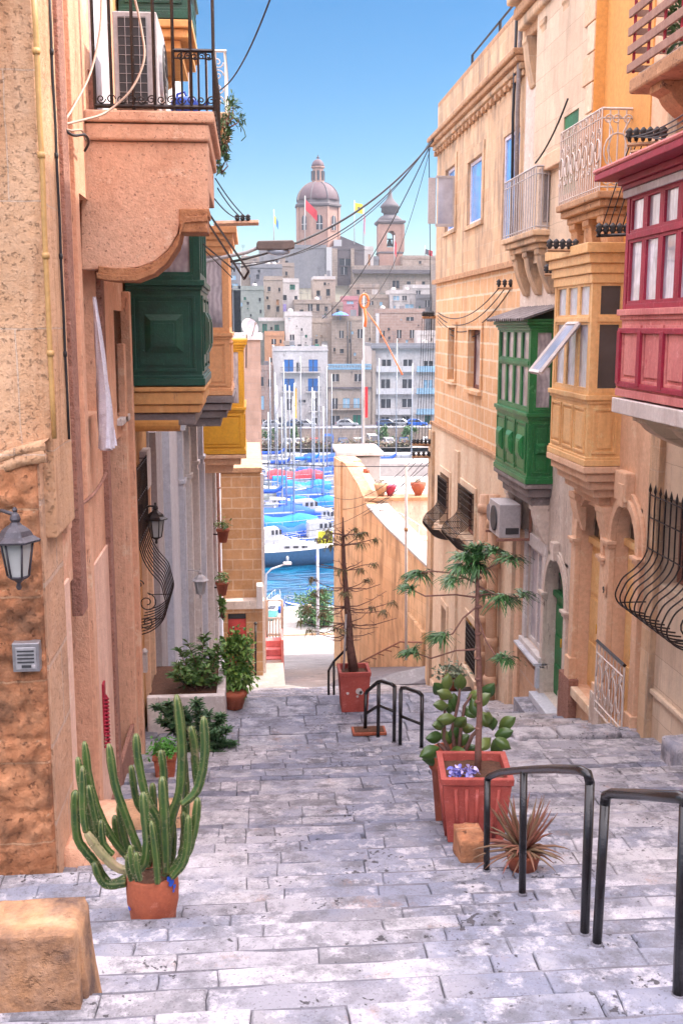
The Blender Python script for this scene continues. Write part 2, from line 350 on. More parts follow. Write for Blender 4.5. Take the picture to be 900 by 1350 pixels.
        return o
ORG = {}
def tag(o, label=None, cat=None, group=None, kind=None):
    if label: o['label'] = label
    if cat: o['category'] = cat
    if group: o['group'] = group
    if kind: o['kind'] = kind
    return o
def thing(name, label, cat, loc=(0, 0, 0), group=None):
    o = bpy.data.objects.new(name, None); col.objects.link(o); o.location = loc; ORG[o.name] = tuple(loc)
    o.empty_display_size = .2
    return tag(o, label, cat, group)
def copy_tree(o, parent=None):
    c = o.copy(); col.objects.link(c); c.parent = parent; ORG[c.name] = ORG[o.name]
    for ch in list(o.children): copy_tree(ch, c)
    return c
def struct(mb, name, mat, **k): return tag(mb.build(name, mat, keep=True, **k), kind='structure')

def facade(mb, m, u0, u1, z0, z1, ops):
    """wall front with recessed openings; m(u,z,depth)->point; ops: (u0,u1,z0,z1,depth)"""
    us = sorted({u0, u1} | {x for o in ops for x in o[:2] if u0 < x < u1})
    zs = sorted({z0, z1} | {x for o in ops for x in o[2:4] if z0 < x < z1})
    for i in range(len(us) - 1):
        for j in range(len(zs) - 1):
            cu, cz = (us[i] + us[i + 1]) / 2, (zs[j] + zs[j + 1]) / 2
            if any(o[0] < cu < o[1] and o[2] < cz < o[3] for o in ops): continue
            mb.quad(m(us[i], zs[j], 0), m(us[i + 1], zs[j], 0), m(us[i + 1], zs[j + 1], 0), m(us[i], zs[j + 1], 0))
    for a, b, c, d, dep in [o[:5] for o in ops]:
        a, b = max(a, u0), min(b, u1)
        P = [(a, c), (b, c), (b, d), (a, d)]
        for k in range(4):
            (p, q), (r_, t) = P[k], P[(k + 1) % 4]
            mb.quad(m(p, q, 0), m(r_, t, 0), m(r_, t, dep), m(p, q, dep))
        mb.quad(*[m(p, q, dep) for p, q in P])
def xwall(mb, X, out, y0, y1, z0, z1, ops, D=3.0):
    facade(mb, lambda u, z, d: (X - out * d, u, z), y0, y1, z0, z1, ops)
    xb = X - out * D
    mb.quad((X, y0, z0), (X, y0, z1), (xb, y0, z1), (xb, y0, z0)); mb.quad((X, y1, z0), (X, y1, z1), (xb, y1, z1), (xb, y1, z0))
    mb.quad((X, y0, z1), (X, y1, z1), (xb, y1, z1), (xb, y0, z1)); mb.quad((xb, y0, z0), (xb, y1, z0), (xb, y1, z1), (xb, y0, z1))
    return mb
def ywall(mb, Y, x0, x1, z0, z1, ops, D=3.0):
    facade(mb, lambda u, z, d: (u, Y + d, z), x0, x1, z0, z1, ops)
    yb = Y + D
    mb.quad((x0, Y, z0), (x0, Y, z1), (x0, yb, z1), (x0, yb, z0)); mb.quad((x1, Y, z0), (x1, Y, z1), (x1, yb, z1), (x1, yb, z0))
    mb.quad((x0, Y, z1), (x1, Y, z1), (x1, yb, z1), (x0, yb, z1)); mb.quad((x0, yb, z0), (x1, yb, z0), (x1, yb, z1), (x0, yb, z1))
    return mb
def arc(cx, cz, r, a0, a1, n=10, ry=None):
    ry = ry or r
    return [(cx + r * math.cos(R(a0 + (a1 - a0) * i / n)), cz + ry * math.sin(R(a0 + (a1 - a0) * i / n))) for i in range(n + 1)]
def spiral(fn, cx, cz, r, turns=1.4, a0=0, sgn=1, n=22):
    return [fn(cx + r * (1 - .8 * i / n) * math.cos(a0 + sgn * 2 * math.pi * turns * i / n), cz + r * (1 - .8 * i / n) * math.sin(a0 + sgn * 2 * math.pi * turns * i / n)) for i in range(n + 1)]
def leaves(mb, pts, L, W, rg, droop=.2, jit=1.0, dirs=None, fold=.15):
    """small folded leaf blades, 4 faces each"""
    for i, p in enumerate(pts):
        p = Vector(p)
        d = Vector((rg.gauss(0, 1), rg.gauss(0, 1), rg.gauss(0, 1) * .7 + .15)) if dirs is None else Vector(dirs[i]) + Vector((rg.gauss(0, jit), rg.gauss(0, jit), rg.gauss(0, jit))) * .5
        d.normalize(); s_ = d.cross(Vector((rg.gauss(0, .4), rg.gauss(0, .4), 1))).normalized(); nn = s_.cross(d)
        l = L * rg.uniform(.7, 1.25); ww = W * rg.uniform(.7, 1.2)
        q = [p, p + d * l * .3 + s_ * ww * .42 + nn * ww * fold, p + d * l * .7 + s_ * ww * .42 + nn * ww * fold + Vector((0, 0, -droop * l * .3)), p + d * l + Vector((0, 0, -droop * l * .7)),
             p + d * l * .7 - s_ * ww * .42 + nn * ww * fold + Vector((0, 0, -droop * l * .3)), p + d * l * .3 - s_ * ww * .42 + nn * ww * fold, p + d * l * .5 + Vector((0, 0, -droop * l * .12))]
        mb.add(q, [(0, 1, 6), (1, 2, 6), (2, 3, 6), (3, 4, 6), (4, 5, 6), (5, 0, 6)])

LX, RX = -1.5, 5.2
# ---------------------------------------------------------------- ground
Y_S, Z_S = 0.9, -1.5
steps = []          # (y0, y1, z_top_near, z_top_far)
y, z = Y_S, Z_S
while y < 13.3:
    t, drop = (.37, .0) if y < 5.8 else ((.45, .015) if y < 8.0 else (.66, .055))
    rise = .155
    t *= rnd.uniform(.95, 1.06)
    steps.append((y, min(y + t, 13.4), z, z - drop)); y += t; z -= rise
Z_L = -5.5
_k = (Z_L + .02 - Z_S) / (steps[-1][3] - Z_S)
steps = [(a_, b_, Z_S + (c_ - Z_S) * _k, Z_S + (d_ - Z_S) * _k) for a_, b_, c_, d_ in steps]
def prof(Y):
    if Y < Y_S: return Z_S
    if Y < 13.4:
        for a, b, c, d in steps:
            if a <= Y < b: return c + (d - c) * (Y - a) / (b - a)
        return Z_L
    if Y < 15.4: return Z_L
    return prof2(Y)
def prof2(Y):
    """street beyond the landing, also the strip on its right"""
    K = [(13.4, -5.62), (30, -10.7), (34, -11.6), (78, -23.2), (86.5, -23.4)]
    for (a, za), (b, zb) in zip(K, K[1:]):
        if Y <= b: return za + (zb - za) * (Y - a) / (b - a)
    return -23.4
base = MB(); sl = MB(); st_ = MB()
def lay_row(mb, x0, x1, y0, y1, za, zb, depth, wmin=.3, wmax=1.05, g=.002):
    x = x0 - rnd.uniform(0, .3)
    while x < x1:
        ww = rnd.uniform(wmin, wmax); a, b = max(x, x0) + g, min(x + ww, x1) - g
        if b - a > .05:
            h = rnd.gauss(0, .004); h2 = rnd.gauss(0, .003)
            mb.slab(a, b, y0 + rnd.uniform(.3, 1) * g * .8, y1 - rnd.uniform(.3, 1) * g * .8, za + h, zb + h + h2, min(za, zb) - depth, rnd.uniform(.003, .01))
        x += ww
for (a, b, za, zb) in steps:
    X0, X1 = -2.4, 5.25
    base.box(X0, X1, a + .03, b + .03, min(za, zb) - .6, min(za, zb) - .024)
    t = b - a
    x = X0
    while x < X1 - .01:
        xe = min(X1, x + rnd.uniform(1.0, 2.6)); xe = X1 if X1 - xe < .5 else xe
        f = rnd.uniform(.35, .6)
        if t > .55 and rnd.random() < .6:
            f1 = rnd.uniform(.28, .4); f2 = rnd.uniform(.62, .72)
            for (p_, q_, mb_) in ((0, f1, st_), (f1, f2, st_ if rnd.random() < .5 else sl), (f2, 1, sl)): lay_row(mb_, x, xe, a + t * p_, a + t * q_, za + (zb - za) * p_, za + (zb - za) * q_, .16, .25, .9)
        else:
            m_ = a + t * f
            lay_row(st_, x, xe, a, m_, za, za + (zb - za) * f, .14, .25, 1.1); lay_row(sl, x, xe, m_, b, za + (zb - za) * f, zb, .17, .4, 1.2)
        x = xe
base.box(-2.4, 5.25, -3, Y_S + .1, Z_S - .5, Z_S - .02)
for k in range(6): lay_row(sl, -2.4, 5.25, Y_S - .5 * (k + 1), Y_S - .5 * k, Z_S, Z_S, .1)
struct(base, 'stairs_bed', m_joint)
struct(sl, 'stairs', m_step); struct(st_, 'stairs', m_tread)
# landing
lb = MB(); lb.box(-1.9, 3.35, 13.38, 15.38, Z_L - .9, Z_L - .026); struct(lb, 'landing_bed', m_joint)
ls = MB(); y = 13.4
while y < 15.35:
    t = min(rnd.uniform(.3, .45), 15.4 - y); lay_row(ls, -1.9, 3.4, y, y + t, Z_L, Z_L, .3, .4, 1.1, .008); y += t + 1e-4
    if 15.4 - y < .12: break
m_land = slabmat('landing_paving', (.34, .335, .38), (.25, .25, .31), (.09, .085, .1))
struct(ls, 'landing', m_land)
# lower flight (full width beyond the landing, narrow strip beside it)
lo = MB(); y = 13.4
m_low = slabmat('lower_flight_stone', (.4, .36, .36), (.3, .27, .28), (.14, .11, .1))
while y < 30:
    t = .5; x0 = 3.42 if y < 15.35 else -1.9
    lay_row(lo, x0, 5.25, y, y + t, prof2(y) + .02, prof2(y) + .02, .5, .6, 1.2, .006); y += t
struct(lo, 'lower_stairs', m_low)
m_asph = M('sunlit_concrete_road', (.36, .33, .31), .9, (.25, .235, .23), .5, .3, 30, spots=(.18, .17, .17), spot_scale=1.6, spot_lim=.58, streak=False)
m_quay = M('quay_concrete', (.42, .38, .34), .9, (.3, .275, .25), .4, .3, 20, spots=(.3, .27, .24), spot_scale=2.0, spot_lim=.62)
rd = MB()
ys = [29.9, 32, 34, 40, 50, 60, 70, 78]
rd.sheet([[(x, yy, prof2(yy)) for x in (-60, -30, -10, 0, 10, 30, 60)] for yy in ys], False)
rd.quad((-60, 29.9, -10.7), (60, 29.9, -10.7), (60, 29.9, -14), (-60, 29.9, -14))
struct(rd, 'street', m_asph)
q = MB(); q.box(-90, 90, 78, 86.5, -27, -23.2); struct(q, 'quay', m_quay)
k_ = MB(); k_.box(-90, 90, 77.7, 78.0, -23.6, -23.05); struct(k_, 'kerb', m_corb)
# water
m_wat, n, l, b = newmat('harbour_water')
tc = n.new('ShaderNodeNewGeometry').outputs['Position']
mp = n.new('ShaderNodeMapping'); mp.inputs['Scale'].default_value = (.35, 1, 1); l.new(tc, mp.inputs[0])
nz = noi(n, l, mp.outputs[0], 1.1, 5, .6)
o = mixc(n, l, ramp(n, l, nz, .42, .66), (.002, .04, .1), (.006, .12, .22))
l.new(o, b.inputs['Base Color']); b.inputs['Roughness'].default_value = .12
bumpn(n, l, b, nz, .8, .25)
wt = MB(); wt.box(-400, 400, 86.4, 196, -27.5, -24.3); struct(wt, 'water', m_wat)
# far shore and hill
m_hill = M('far_ground', (.15, .13, .1), .9, (.1, .1, .07), .05, 0)
hl = MB(); H = [(196, -22.4), (204, -22.4), (204.1, -19.6), (213, -19.6), (240, -10), (275, 2), (310, 12), (360, 19), (460, 14), (460, -40)]
hl.sheet([[(x, yy, zz - (abs(x) / 300) ** 2 * 2) for x in range(-400, 401, 50)] for yy, zz in H], False)
hl.quad((-400, 196, -22.4), (400, 196, -22.4), (400, 196, -30), (-400, 196, -30))
struct(hl, 'hill', m_hill)
bs = MB(); bs.quad((-410, -30, -40), (410, -30, -40), (410, 465, -40), (-410, 465, -40)); struct(bs, 'ground', m_hill)
# ================================================================ LEFT ROW
def pbox(mb, m, u0, u1, z0, z1, d0, d1):
    vs = [m(u, z, d) for d in (d0, d1) for z in (z0, z1) for u in (u0, u1)]
    return mb.add(vs, [(0, 2, 3, 1), (4, 5, 7, 6), (0, 1, 5, 4), (2, 6, 7, 3), (0, 4, 6, 2), (1, 3, 7, 5)])
def mx(X, out): return lambda u, z, d: (X + out * d, u, z)
def my(Y): return lambda u, z, d: (u, Y - d, z)
def window(parent, m, u0, u1, z0, z1, d, frame, glass, cols=2, fw=.05, rows=1, name='window', pane='pane'):
    """window part with its frame and a glass sub-part, set at depth d (negative = inside the opening)"""
    fr = MB(); pbox(fr, m, u0, u1, z0, z0 + fw, d - .03, d + .03); pbox(fr, m, u0, u1, z1 - fw, z1, d - .03, d + .03)
    for i in range(cols + 1):
        u = u0 + (u1 - u0) * i / cols; a = min(max(u - fw / 2, u0), u1 - fw); pbox(fr, m, a, a + fw, z0 + fw, z1 - fw, d - .028, d + .028)
    for j in range(1, rows):
        z = z0 + (z1 - z0) * j / rows; pbox(fr, m, u0 + fw, u1 - fw, z - fw / 3, z + fw / 3, d - .02, d + .02)
    f = fr.build(name, frame, parent)
    g = MB(); pbox(g, m, u0 + fw * .6, u1 - fw * .6, z0 + fw * .6, z1 - fw * .6, d - .012, d - .002); g.build(pane, glass, f)
    return f
def panel(parent, m, u0, u1, z0, z1, mat, name='panel', pyr=False):
    p = MB(); t = min(.035, (u1 - u0) * .12)
    pbox(p, m, u0, u1, z0, z0 + t, 0, .022); pbox(p, m, u0, u1, z1 - t, z1, 0, .022); pbox(p, m, u0, u0 + t, z0 + t, z1 - t, 0, .022); pbox(p, m, u1 - t, u1, z0 + t, z1 - t, 0, .022)
    g = t * 2.2
    pbox(p, m, u0 + g, u1 - g, z0 + g, z1 - g, 0, .018)
    if pyr:
        k = min(u1 - u0, z1 - z0) * .3; uc, zc = (u0 + u1) / 2, (z0 + z1) / 2
        pbox(p, m, uc - k, uc + k, zc - k, zc + k, .018, .035)
        k2 = k * .68
        v = [m(uc - k, zc - k, .035), m(uc + k, zc - k, .035), m(uc + k, zc + k, .035), m(uc - k, zc + k, .035), m(uc - k2, zc - k2, .075), m(uc + k2, zc - k2, .075), m(uc + k2, zc + k2, .075), m(uc - k2, zc + k2, .075)]
        p.add(v, [(4, 5, 6, 7), (0, 1, 5, 4), (1, 2, 6, 5), (2, 3, 7, 6), (3, 0, 4, 7)])
        pbox(p, m, uc - k2 * .8, uc + k2 * .8, zc - k2 * .8, zc + k2 * .8, .07, .085)
    return p.build(name, mat, parent, bevel=.004)
def corbel(parent, X, out, P, ya, yb, zt, H, mat, name='corbel'):
    pl = [(0, 0), (P, 0), (P, -.08), (P * .93, -.1)] + [(P * .88 * (1 - .75 * t ** 1.5), -.12 - (H - .14) * t) for t in [i / 7 for i in range(8)]] + [(P * .12, -H), (0, -H)]
    c = MB(); c.prism(pl, lambda u, v, w_: (X + out * u, w_, zt + v), ya, yb); return c.build(name, mat, parent, bevel=.008)
def gallery(label, X, out, Xo, y0, y1, zb, zs, zt, zc, mat, glass, nst=3, nfr=1, npan=3, ztr=None, mat_low=None, mat_cor=None, nm='enclosed_balcony', over=.12, pyr=False, group=None, frontglass=None, skirt=None, cmat=None):
    t = thing(nm, label, 'balcony', ((X + Xo) / 2, (y0 + y1) / 2, zb), group)
    lm = mat_low or mat; ms_ = mx(Xo, out); mf = my(y0)
    b = MB(); b.box(X, Xo, y0, y1, zb, zs)
    b.build('body', lm, t, bevel=.01)
    mo = MB()
    for zz, h, pr in ((zb - .004, .09, .035), (zb + .085, .04, .018), (zs - .1, .05, .02), (zs - .05, .07, .05)):
        mo.box(X, Xo + out * pr, y0 - pr, y1 + pr, zz, zz + h)
        if pr in (.018, .05): mo.build('moulding', lm, t, bevel=.008); mo = MB()
    L = (y1 - y0 - .1) / npan; zz0, zz1 = zb + .17, zs - .16
    for i in range(npan): panel(t, ms_, y0 + .05 + i * L + .04, y0 + .05 + (i + 1) * L - .04, zz0, zz1, lm if not cmat else cmat, pyr=pyr)
    ua, ub = sorted((X, Xo)); panel(t, mf, ua + .07, ub - .07, zz0, zz1, lm, pyr=pyr)
    # window band: corner posts and rails
    fr = MB(); pw = .09; e = zs + .02
    for yy in (y0, y1 - pw): fr.box(Xo, Xo - out * pw, yy, yy + pw, e, zt)
    fr.box(X, X + out * .06, y0, y0 + pw, e, zt)
    step = (y1 - y0 - 2 * pw) / nst
    for i in range(1, nst): yy = y0 + pw + i * step; fr.box(Xo - out * .005, Xo - out * .07, yy - .03, yy + .03, e, zt)
    fr.box(Xo - out * .002, Xo - out * .07, y0 + pw, y1 - pw, e, e + .06); fr.box(X, Xo - out * pw, y0 + .002, y0 + .07, e, e + .06)
    fr.box(X, Xo - out * .07, y1 - .07, y1 - .002, e, zt)
    if ztr:
        fr.box(Xo + out * .015, Xo - out * .07, y0 + pw, y1 - pw, ztr - .035, ztr + .035); fr.box(X, Xo - out * pw, y0 - .015, y0 + .07, ztr - .035, ztr + .035)
    fr.build('frame', mat, t, bevel=.006)
    bands = [(e + .06, ztr - .035), (ztr + .035, zt)] if ztr else [(e + .06, zt)]
    for (za, zb_) in bands:
        for i in range(nst):
            a = y0 + pw + i * step + .03; bq = y0 + pw + (i + 1) * step - .03
            window(t, ms_, a, bq, za, zb_, -.035, mat, glass, 1, .035)
        w0, w1 = sorted((X + out * .06, Xo - out * pw)); wd = (w1 - w0) / nfr
        for i in range(nfr): window(t, mf, w0 + i * wd, w0 + (i + 1) * wd, za, zb_, -.035, mat, frontglass or glass, 1, .035)
    co = MB(); h = (zc - zt) / 4
    for i, pr in enumerate((.02, .05, .09, over)):
        co.box(X, Xo + out * pr, y0 - pr, y1 + pr, zt + i * h, zt + (i + 1) * h - (.0 if i == 3 else .002))
    co.build('cornice', mat, t, bevel=.01)
    if skirt:
        sk = MB()
        for (za, zb2, pr) in skirt: sk.box(X, Xo + out * pr, y0 - pr, y1 + pr, za, zb2)
        sk.build('base_slab', mat_cor, t, bevel=.012)
    return t
def strip(parent, name, mat, X, out, ya, yb, za, zb, d, bevel=.008):
    q_ = MB(); q_.box(X - out * .02, X + out * d, ya, yb, za, zb); return q_.build(name, mat, parent, bevel=bevel)

# ---- near rubble building on the left
Yc = 7.45
t = thing('rubble_building', 'rough brown stone building corner at the left edge with a sloping ledge', 'building', (-2.4, Yc + .4, -4.4))
xr = LX + .01
rr_ = []
for j in range(150):
    row_ = []
    for i in range(90):
        u_ = -2.9 + (xr + 2.9) * i / 89; ztop = zy(590, Yc) + (u_ - xr) * .26 - .02; v_ = -5 + (ztop + 5) * j / 149
        jr = abs(((v_ + .13 + .03 * noise.noise(Vector((u_ * 2, 0, 3)))) % .56) - .28); jl = min(1, (.28 - jr) / .03)
        row_.append((u_, Yc - .03 - .035 * noise.noise(Vector((u_ * 9, 0, v_ * 9))) - .02 * noise.noise(Vector((u_ * 26, 5, v_ * 26))) + .03 * (1 - jl) + (.03 if i in (0, 89) else 0) , v_))
    rr_.append(row_)
a = MB(); a.sheet(rr_); a.build('quarry_face', m_rust, t)
pl = [(-3.6, -5), (xr, -5), (xr, zy(590, Yc)), (xr - .3, zy(603, Yc)), (-1.95, zy(617, Yc)), (-3.6, zy(700, Yc))]
a = MB(); a.prism(pl, lambda u, v, w_: (u, w_, v), Yc, 8.25); a.build('rough_wall', m_rust, t, bevel=.02)
a = MB(); a.box(xr - .01, xr + .014, Yc + .03, 8.24, -5, zy(598, Yc)); a.build('side_wall', m_rust2, t)
cap = []
for i in range(13):
    u = -3.3 + (xr + .07 + 3.3) * i / 12; cap.append(Vector((u, Yc - .02, zy(584 - (xr + .07 - u) * 0, Yc) - (xr + .07 - u) * .26 + rnd.gauss(0, .008))))
a = MB(); a.tube(cap, [.035 + rnd.gauss(0, .004) for _ in cap], 7); a.tube([p + Vector((0, .01, -.07)) for p in cap], [.05 + rnd.gauss(0, .007) for _ in cap], 7)
a.sheet([[p + Vector((0, 0, .02)) for p in cap], [p + Vector((0, .8, .06)) for p in cap]]); a.build('ledge', m_smooth, t)
xu = xy(57, 7.62, 300)
a = MB(); a.box(-4.5, xu, 7.62, 8.4, -1.5, 6.5); a.build('upper_wall', m_smooth, t, bevel=.015)
a = MB(); a.box(-4.5, xu - .33, 7.50, 7.61, zy(215, 7.6), 6.5); a.build('window_reveal', m_rust, t, bevel=.03)

# ---- pink building
t = thing('pink_building', 'pink rendered building with tall recessed doorways behind the cactus', 'building', (-3, 10.6, -5.5)); pinkb = t
ops = [(8.62, 9.5, -9, zy(748, 9.0), .32), (11.05, 12.4, -9, zy(578, 11.9), .38), (12.1, 13.0, zy(545, 12.6), zy(410, 12.6), .3), (9.75, 10.75, zy(545, 10.2), zy(262, 10.2), .3)]
a = xwall(MB(), LX, 1, 8.24, 13.05, -9, 8, ops); a.build('wall', m_pink, t)
for (ya, yb, za, zb, d, mt) in ((8.63, 9.49, -8, ops[0][3] - .01, .31, m_pinkd), (11.06, 12.39, -8, ops[1][3] - .01, .37, m_pinkd)):
    a = MB(); a.box(LX - d, LX - d + .03, ya, yb, za, zb)
    a.build('door', mt, t)
for ya, yb, za, zb, d in ((9.76, 10.74, ops[3][2] + .01, ops[3][3] - .01, .29),):
    a = MB(); a.box(LX - d, LX - d + .03, ya, yb, za, zb); a.build('shutter', m_pinkd, t)
window(t, mx(LX, 1), 12.11, 12.99, ops[2][2] + .01, ops[2][3] - .01, -.26, m_dark, m_gld, 2)
a = MB(); a.box(LX - .3, LX + .06, 12.05, 13.05, ops[2][2] - .08, ops[2][2] - .003); a.build('sill', m_white, t, bevel=.01)
for ya, yb, za, zb, d, mt in ((8.32, 8.56, -1.6, 8, .05, m_gran), (8.78, 9.06, -2.4, 8, .07, m_pinkd), (9.52, 9.7, -6, 6, .04, m_pink), (10.8, 11.02, -6, 2.4, .05, m_pinkd),
                          (12.42, 12.6, -8, -.2, .06, m_pink), (12.86, 13.04, -8, 0.4, .09, m_pink), (9.6, 10.95, -7, -2.2, .02, m_pinkl), (8.24, 8.5, -7, -2.0, .02, m_pinkl)):
    strip(t, 'pilaster', mt, LX, 1, ya, yb, za, zb, d)
for ya, yb, z in ((8.3, 13, -5.1), ):
    strip(t, 'plinth', m_pinkd, LX, 1, ya + .02, yb, -9, -4.75, .03)
a = MB()
for i in range(14):
    zz = zy(898, 10.3) - i * .038; a.tube([(LX + .03, 9.98, zz), (LX + .07, 10.03, zz - .02), (LX + .03, 10.1, zz)], .012, 5)
a.box(LX + .021, LX + .04, 9.98, 10.1, zy(958, 10.0), zy(893, 10.0))
tag(a.build('ribbed_sign', M('dark_red_paint', (.4, .01, .04), .5)), 'narrow dark red ribbed strip on the pink wall above the cactus', 'sign')

# laundry
a = MB(); rows = []
for j in range(26):
    tt = j / 25; z = zy(395, 9.9) + (zy(588, 9.9) - zy(395, 9.9)) * tt
    wd = .03 + .4 * min(1, tt * 1.5) ** .8
    rows.append([(LX + .13 + .05 * math.sin(k * 1.3 + j * .12) * (.3 + tt) + .04 * tt, 9.72 + wd * k / 18, z + .02 * math.sin(k * .9)) for k in range(19)])
a.sheet(rows); tag(a.build('lace_cloth', m_lace), 'long white lace cloth hung against the pink wall', 'cloth')

# pipes and cables on the left corner
def vpipe(name, px, Y, r, ya, yb, mat, label, clips=True, group=None, X=None):
    X = X if X is not None else xy(px, Y, (ya + yb) / 2)
    za, zb = zy(ya, Y), zy(yb, Y)
    t = thing(name, label, 'pipe' if r > .012 else 'cable', (X, Y, min(za, zb)), group)
    p = MB(); n_ = 10; p.tube([(X + rnd.gauss(0, r * .12), Y, za + (zb - za) * i / n_) for i in range(n_ + 1)], r, 8); p.build('run', mat, t)
    if clips:
        for i in range(1, 5):
            zz = za + (zb - za) * (i - .3) / 4.6; c = MB(); c.lathe((X, Y, zz), [(r * 1.35, -.02), (r * 1.5, 0), (r * 1.35, .02)], 8); c.build('clip', mat, t)
    return t
vpipe('conduit', 58, 7.57, .018, -20, 575, M('ochre_pipe', (.6, .34, .12), .5), 'ochre vertical conduit on the corner of the smooth stone wall at left')
vpipe('conduit', 66, 8.2, .02, -20, 560, m_pink, 'pink painted conduit beside the ochre one at left')
vpipe('wall_cable', 72, 8.2, .009, -20, 575, m_cable, 'thin dark cable running down the pink wall, left of its twin', True)
vpipe('wall_cable', 78, 8.2, .01, -20, 576, m_cable, 'thin dark cable running down the pink wall, right of its twin', True)

# lantern facing the street
def lantern(label, X, Y, z, s, mat, arm, glass=None, name='wall_lantern', group=None):
    t = thing(name, label, 'lantern', (X, Y, z), group)
    a = MB(); N = 6
    a.lathe((X, Y, z), [(.012 * s, -.36 * s), (.022 * s, -.34 * s), (.012 * s, -.31 * s), (.035 * s, -.29 * s), (.075 * s, -.27 * s), (.08 * s, -.255 * s)], N)
    for k in range(N):
        q_ = 2 * math.pi * k / N
        a.tube([(X + .075 * s * math.cos(q_), Y + .075 * s * math.sin(q_), z - .26 * s), (X + .115 * s * math.cos(q_), Y + .115 * s * math.sin(q_), z)], .008 * s, 5)
    a.build('cage', mat, t)
    a = MB(); a.lathe((X, Y, z), [(.165 * s, -.01 * s), (.17 * s, .005 * s), (.12 * s, .035 * s), (.1 * s, .07 * s), (.07 * s, .095 * s), (.045 * s, .11 * s), (.03 * s, .13 * s), (.04 * s, .15 * s), (.03 * s, .18 * s), (.012 * s, .2 * s), (.02 * s, .215 * s), (.01 * s, .235 * s)], N, smooth=False)
    a.build('cap', mat, t)
    a = MB(); a.lathe((X, Y, z), [(.066 * s, -.255 * s), (.106 * s, -.005 * s)], N, smooth=False); a.build('glass', glass or glassmat('frosted_lamp_glass', (.55, .55, .53), .3), t)
    a = MB(); P = [Vector((X, Y, z + .16 * s)), Vector((X, Y, z + .2 * s))]; A = Vector(arm)
    a.tube([P[0] + Vector((0, 0, .02)), P[0] + A * .4 + Vector((0, 0, .03 * s)), P[0] + A * .75 + Vector((0, 0, .0)), P[0] + A], .014 * s, 7)
    e = P[0] + A; a.lathe(e - Vector((0, 0, .07 * s)), [(.035 * s, 0), (.04 * s, .02 * s), (.04 * s, .11 * s), (.03 * s, .13 * s)], 8)
    a.build('arm', mat, t)
    return t
p = at_y(22, 712, 6.9)
m_lant = M('weathered_grey_iron', (.09, .08, .095), .5, (.05, .045, .055), 9, .3, 70, metal=.3, spots=(.25, .2, .18), spot_scale=60, spot_lim=.66)
lantern('grey iron wall lantern with frosted panes on the rough stone pier at left', p.x, p.y, p.z, .92, m_lant, (-.3, .42, -.02))
p = at_y(205.5, 684, 14.2)
lantern('small black wall lantern beside the curled window grille', p.x, p.y, p.z, .95, m_iron, (LX - p.x, .05, -.02))
p = at_y(264, 765, 20)
lantern('small grey lantern between the white door surrounds on the left', p.x, p.y, p.z, 1.0, m_acw, (-.45, .1, .02))

# intercom
p = at_y(38, 862, Yc - .02)
t = thing('intercom', 'silver intercom plate with name slots on the rough stone pier', 'intercom', (p.x, p.y, p.z))
a = MB(); a.box(p.x - .093, p.x + .093, Yc - .11, Yc + .02, p.z - .105, p.z + .105); a.build('plate', M('brushed_metal', (.42, .4, .42), .4, metal=.6), t, bevel=.006)
a = MB(); a.box(p.x - .07, p.x + .07, Yc - .116, Yc - .109, p.z - .085, p.z + .075); a.build('panel', M('light_metal', (.55, .53, .55), .4, metal=.4), t, bevel=.003)
for k in range(4):
    a = MB(); a.box(p.x - .058, p.x + .058, Yc - .122, Yc - .115, p.z + .045 - k * .027, p.z + .055 - k * .027); a.build('name_slot', m_fin, t)
a = MB(); a.box(p.x - .03, p.x + .035, Yc - .122, Yc - .115, p.z - .072, p.z - .052); a.build('slot', m_fin, t)
a = MB(); a.prism(arc(p.x + .052, p.z - .062, .012, 0, 330, 10), lambda u, v, w_: (u, w_, v), Yc - .123, Yc - .115); a.build('button', m_acw, t)

# stone block at the foot of the left corner
t = thing('stone_block', 'chipped ochre stone block with a raised back step in the bottom left corner', 'stone block', (-1.2, 4.0, -2.65))
zb0 = -3.2
A = at_y(103, 1335, 3.72); zt = zy(1218, 3.72); x1 = A.x
m_blk_o = stone('ochre_block_stone', (.66, .36, .17), (.54, .26, .12), (.7, .52, .4), 9, 9, .001, .85, 1.0, .6, stain=(.07, .04, .035), stain_amt=.9, st0=.41, pscale=9, ssc=(1, 1, 1))
def rough_box(x0, x1, y0, y1, z0, z1, amp, n=8, taper=0, ch=1.0):
    bm = bmesh.new(); bmesh.ops.create_cube(bm, size=1)
    bmesh.ops.subdivide_edges(bm, edges=bm.edges, cuts=n, use_grid_fill=True)
    mbx = MB()
    for v in bm.verts:
        u = Vector(v.co) + Vector((.5, .5, .5))
        p_ = Vector((x0 + (x1 - x0) * u.x + taper * (1 - u.z) * (u.x), y0 + (y1 - y0) * u.y - taper * .5 * (1 - u.z) * (1 - u.y), z0 + (z1 - z0) * u.z))
        # round the rims
        e = sum(1 for q_ in (u.x, u.y, u.z) if q_ < .02 or q_ > .98)
        if e >= 2: p_ += (Vector(((x0 + x1) / 2, (y0 + y1) / 2, (z0 + z1) / 2)) - p_).normalized() * amp * ch * (.5 + abs(noise.noise(p_ * 7)) * 3)
        p_ += noise.noise_vector(p_ * 4) * amp * .5 + noise.noise_vector(p_ * 17) * amp * .25
        mbx.v.append(tuple(p_))
    bm.verts.index_update()
    mbx.f = [tuple(v.index for v in f.verts) for f in bm.faces]; mbx.sm = [True] * len(mbx.f); bm.free(); return mbx
rough_box(-2.0, x1, 3.72, 3.82, zb0, zt, .011, 24, .03).build('front_block', m_blk_o, t)
rough_box(-2.0, x1 + .0, 3.8, 4.02, zb0, zy(1186, 3.9), .013, 24, .1).build('back_block', m_blk_o, t)


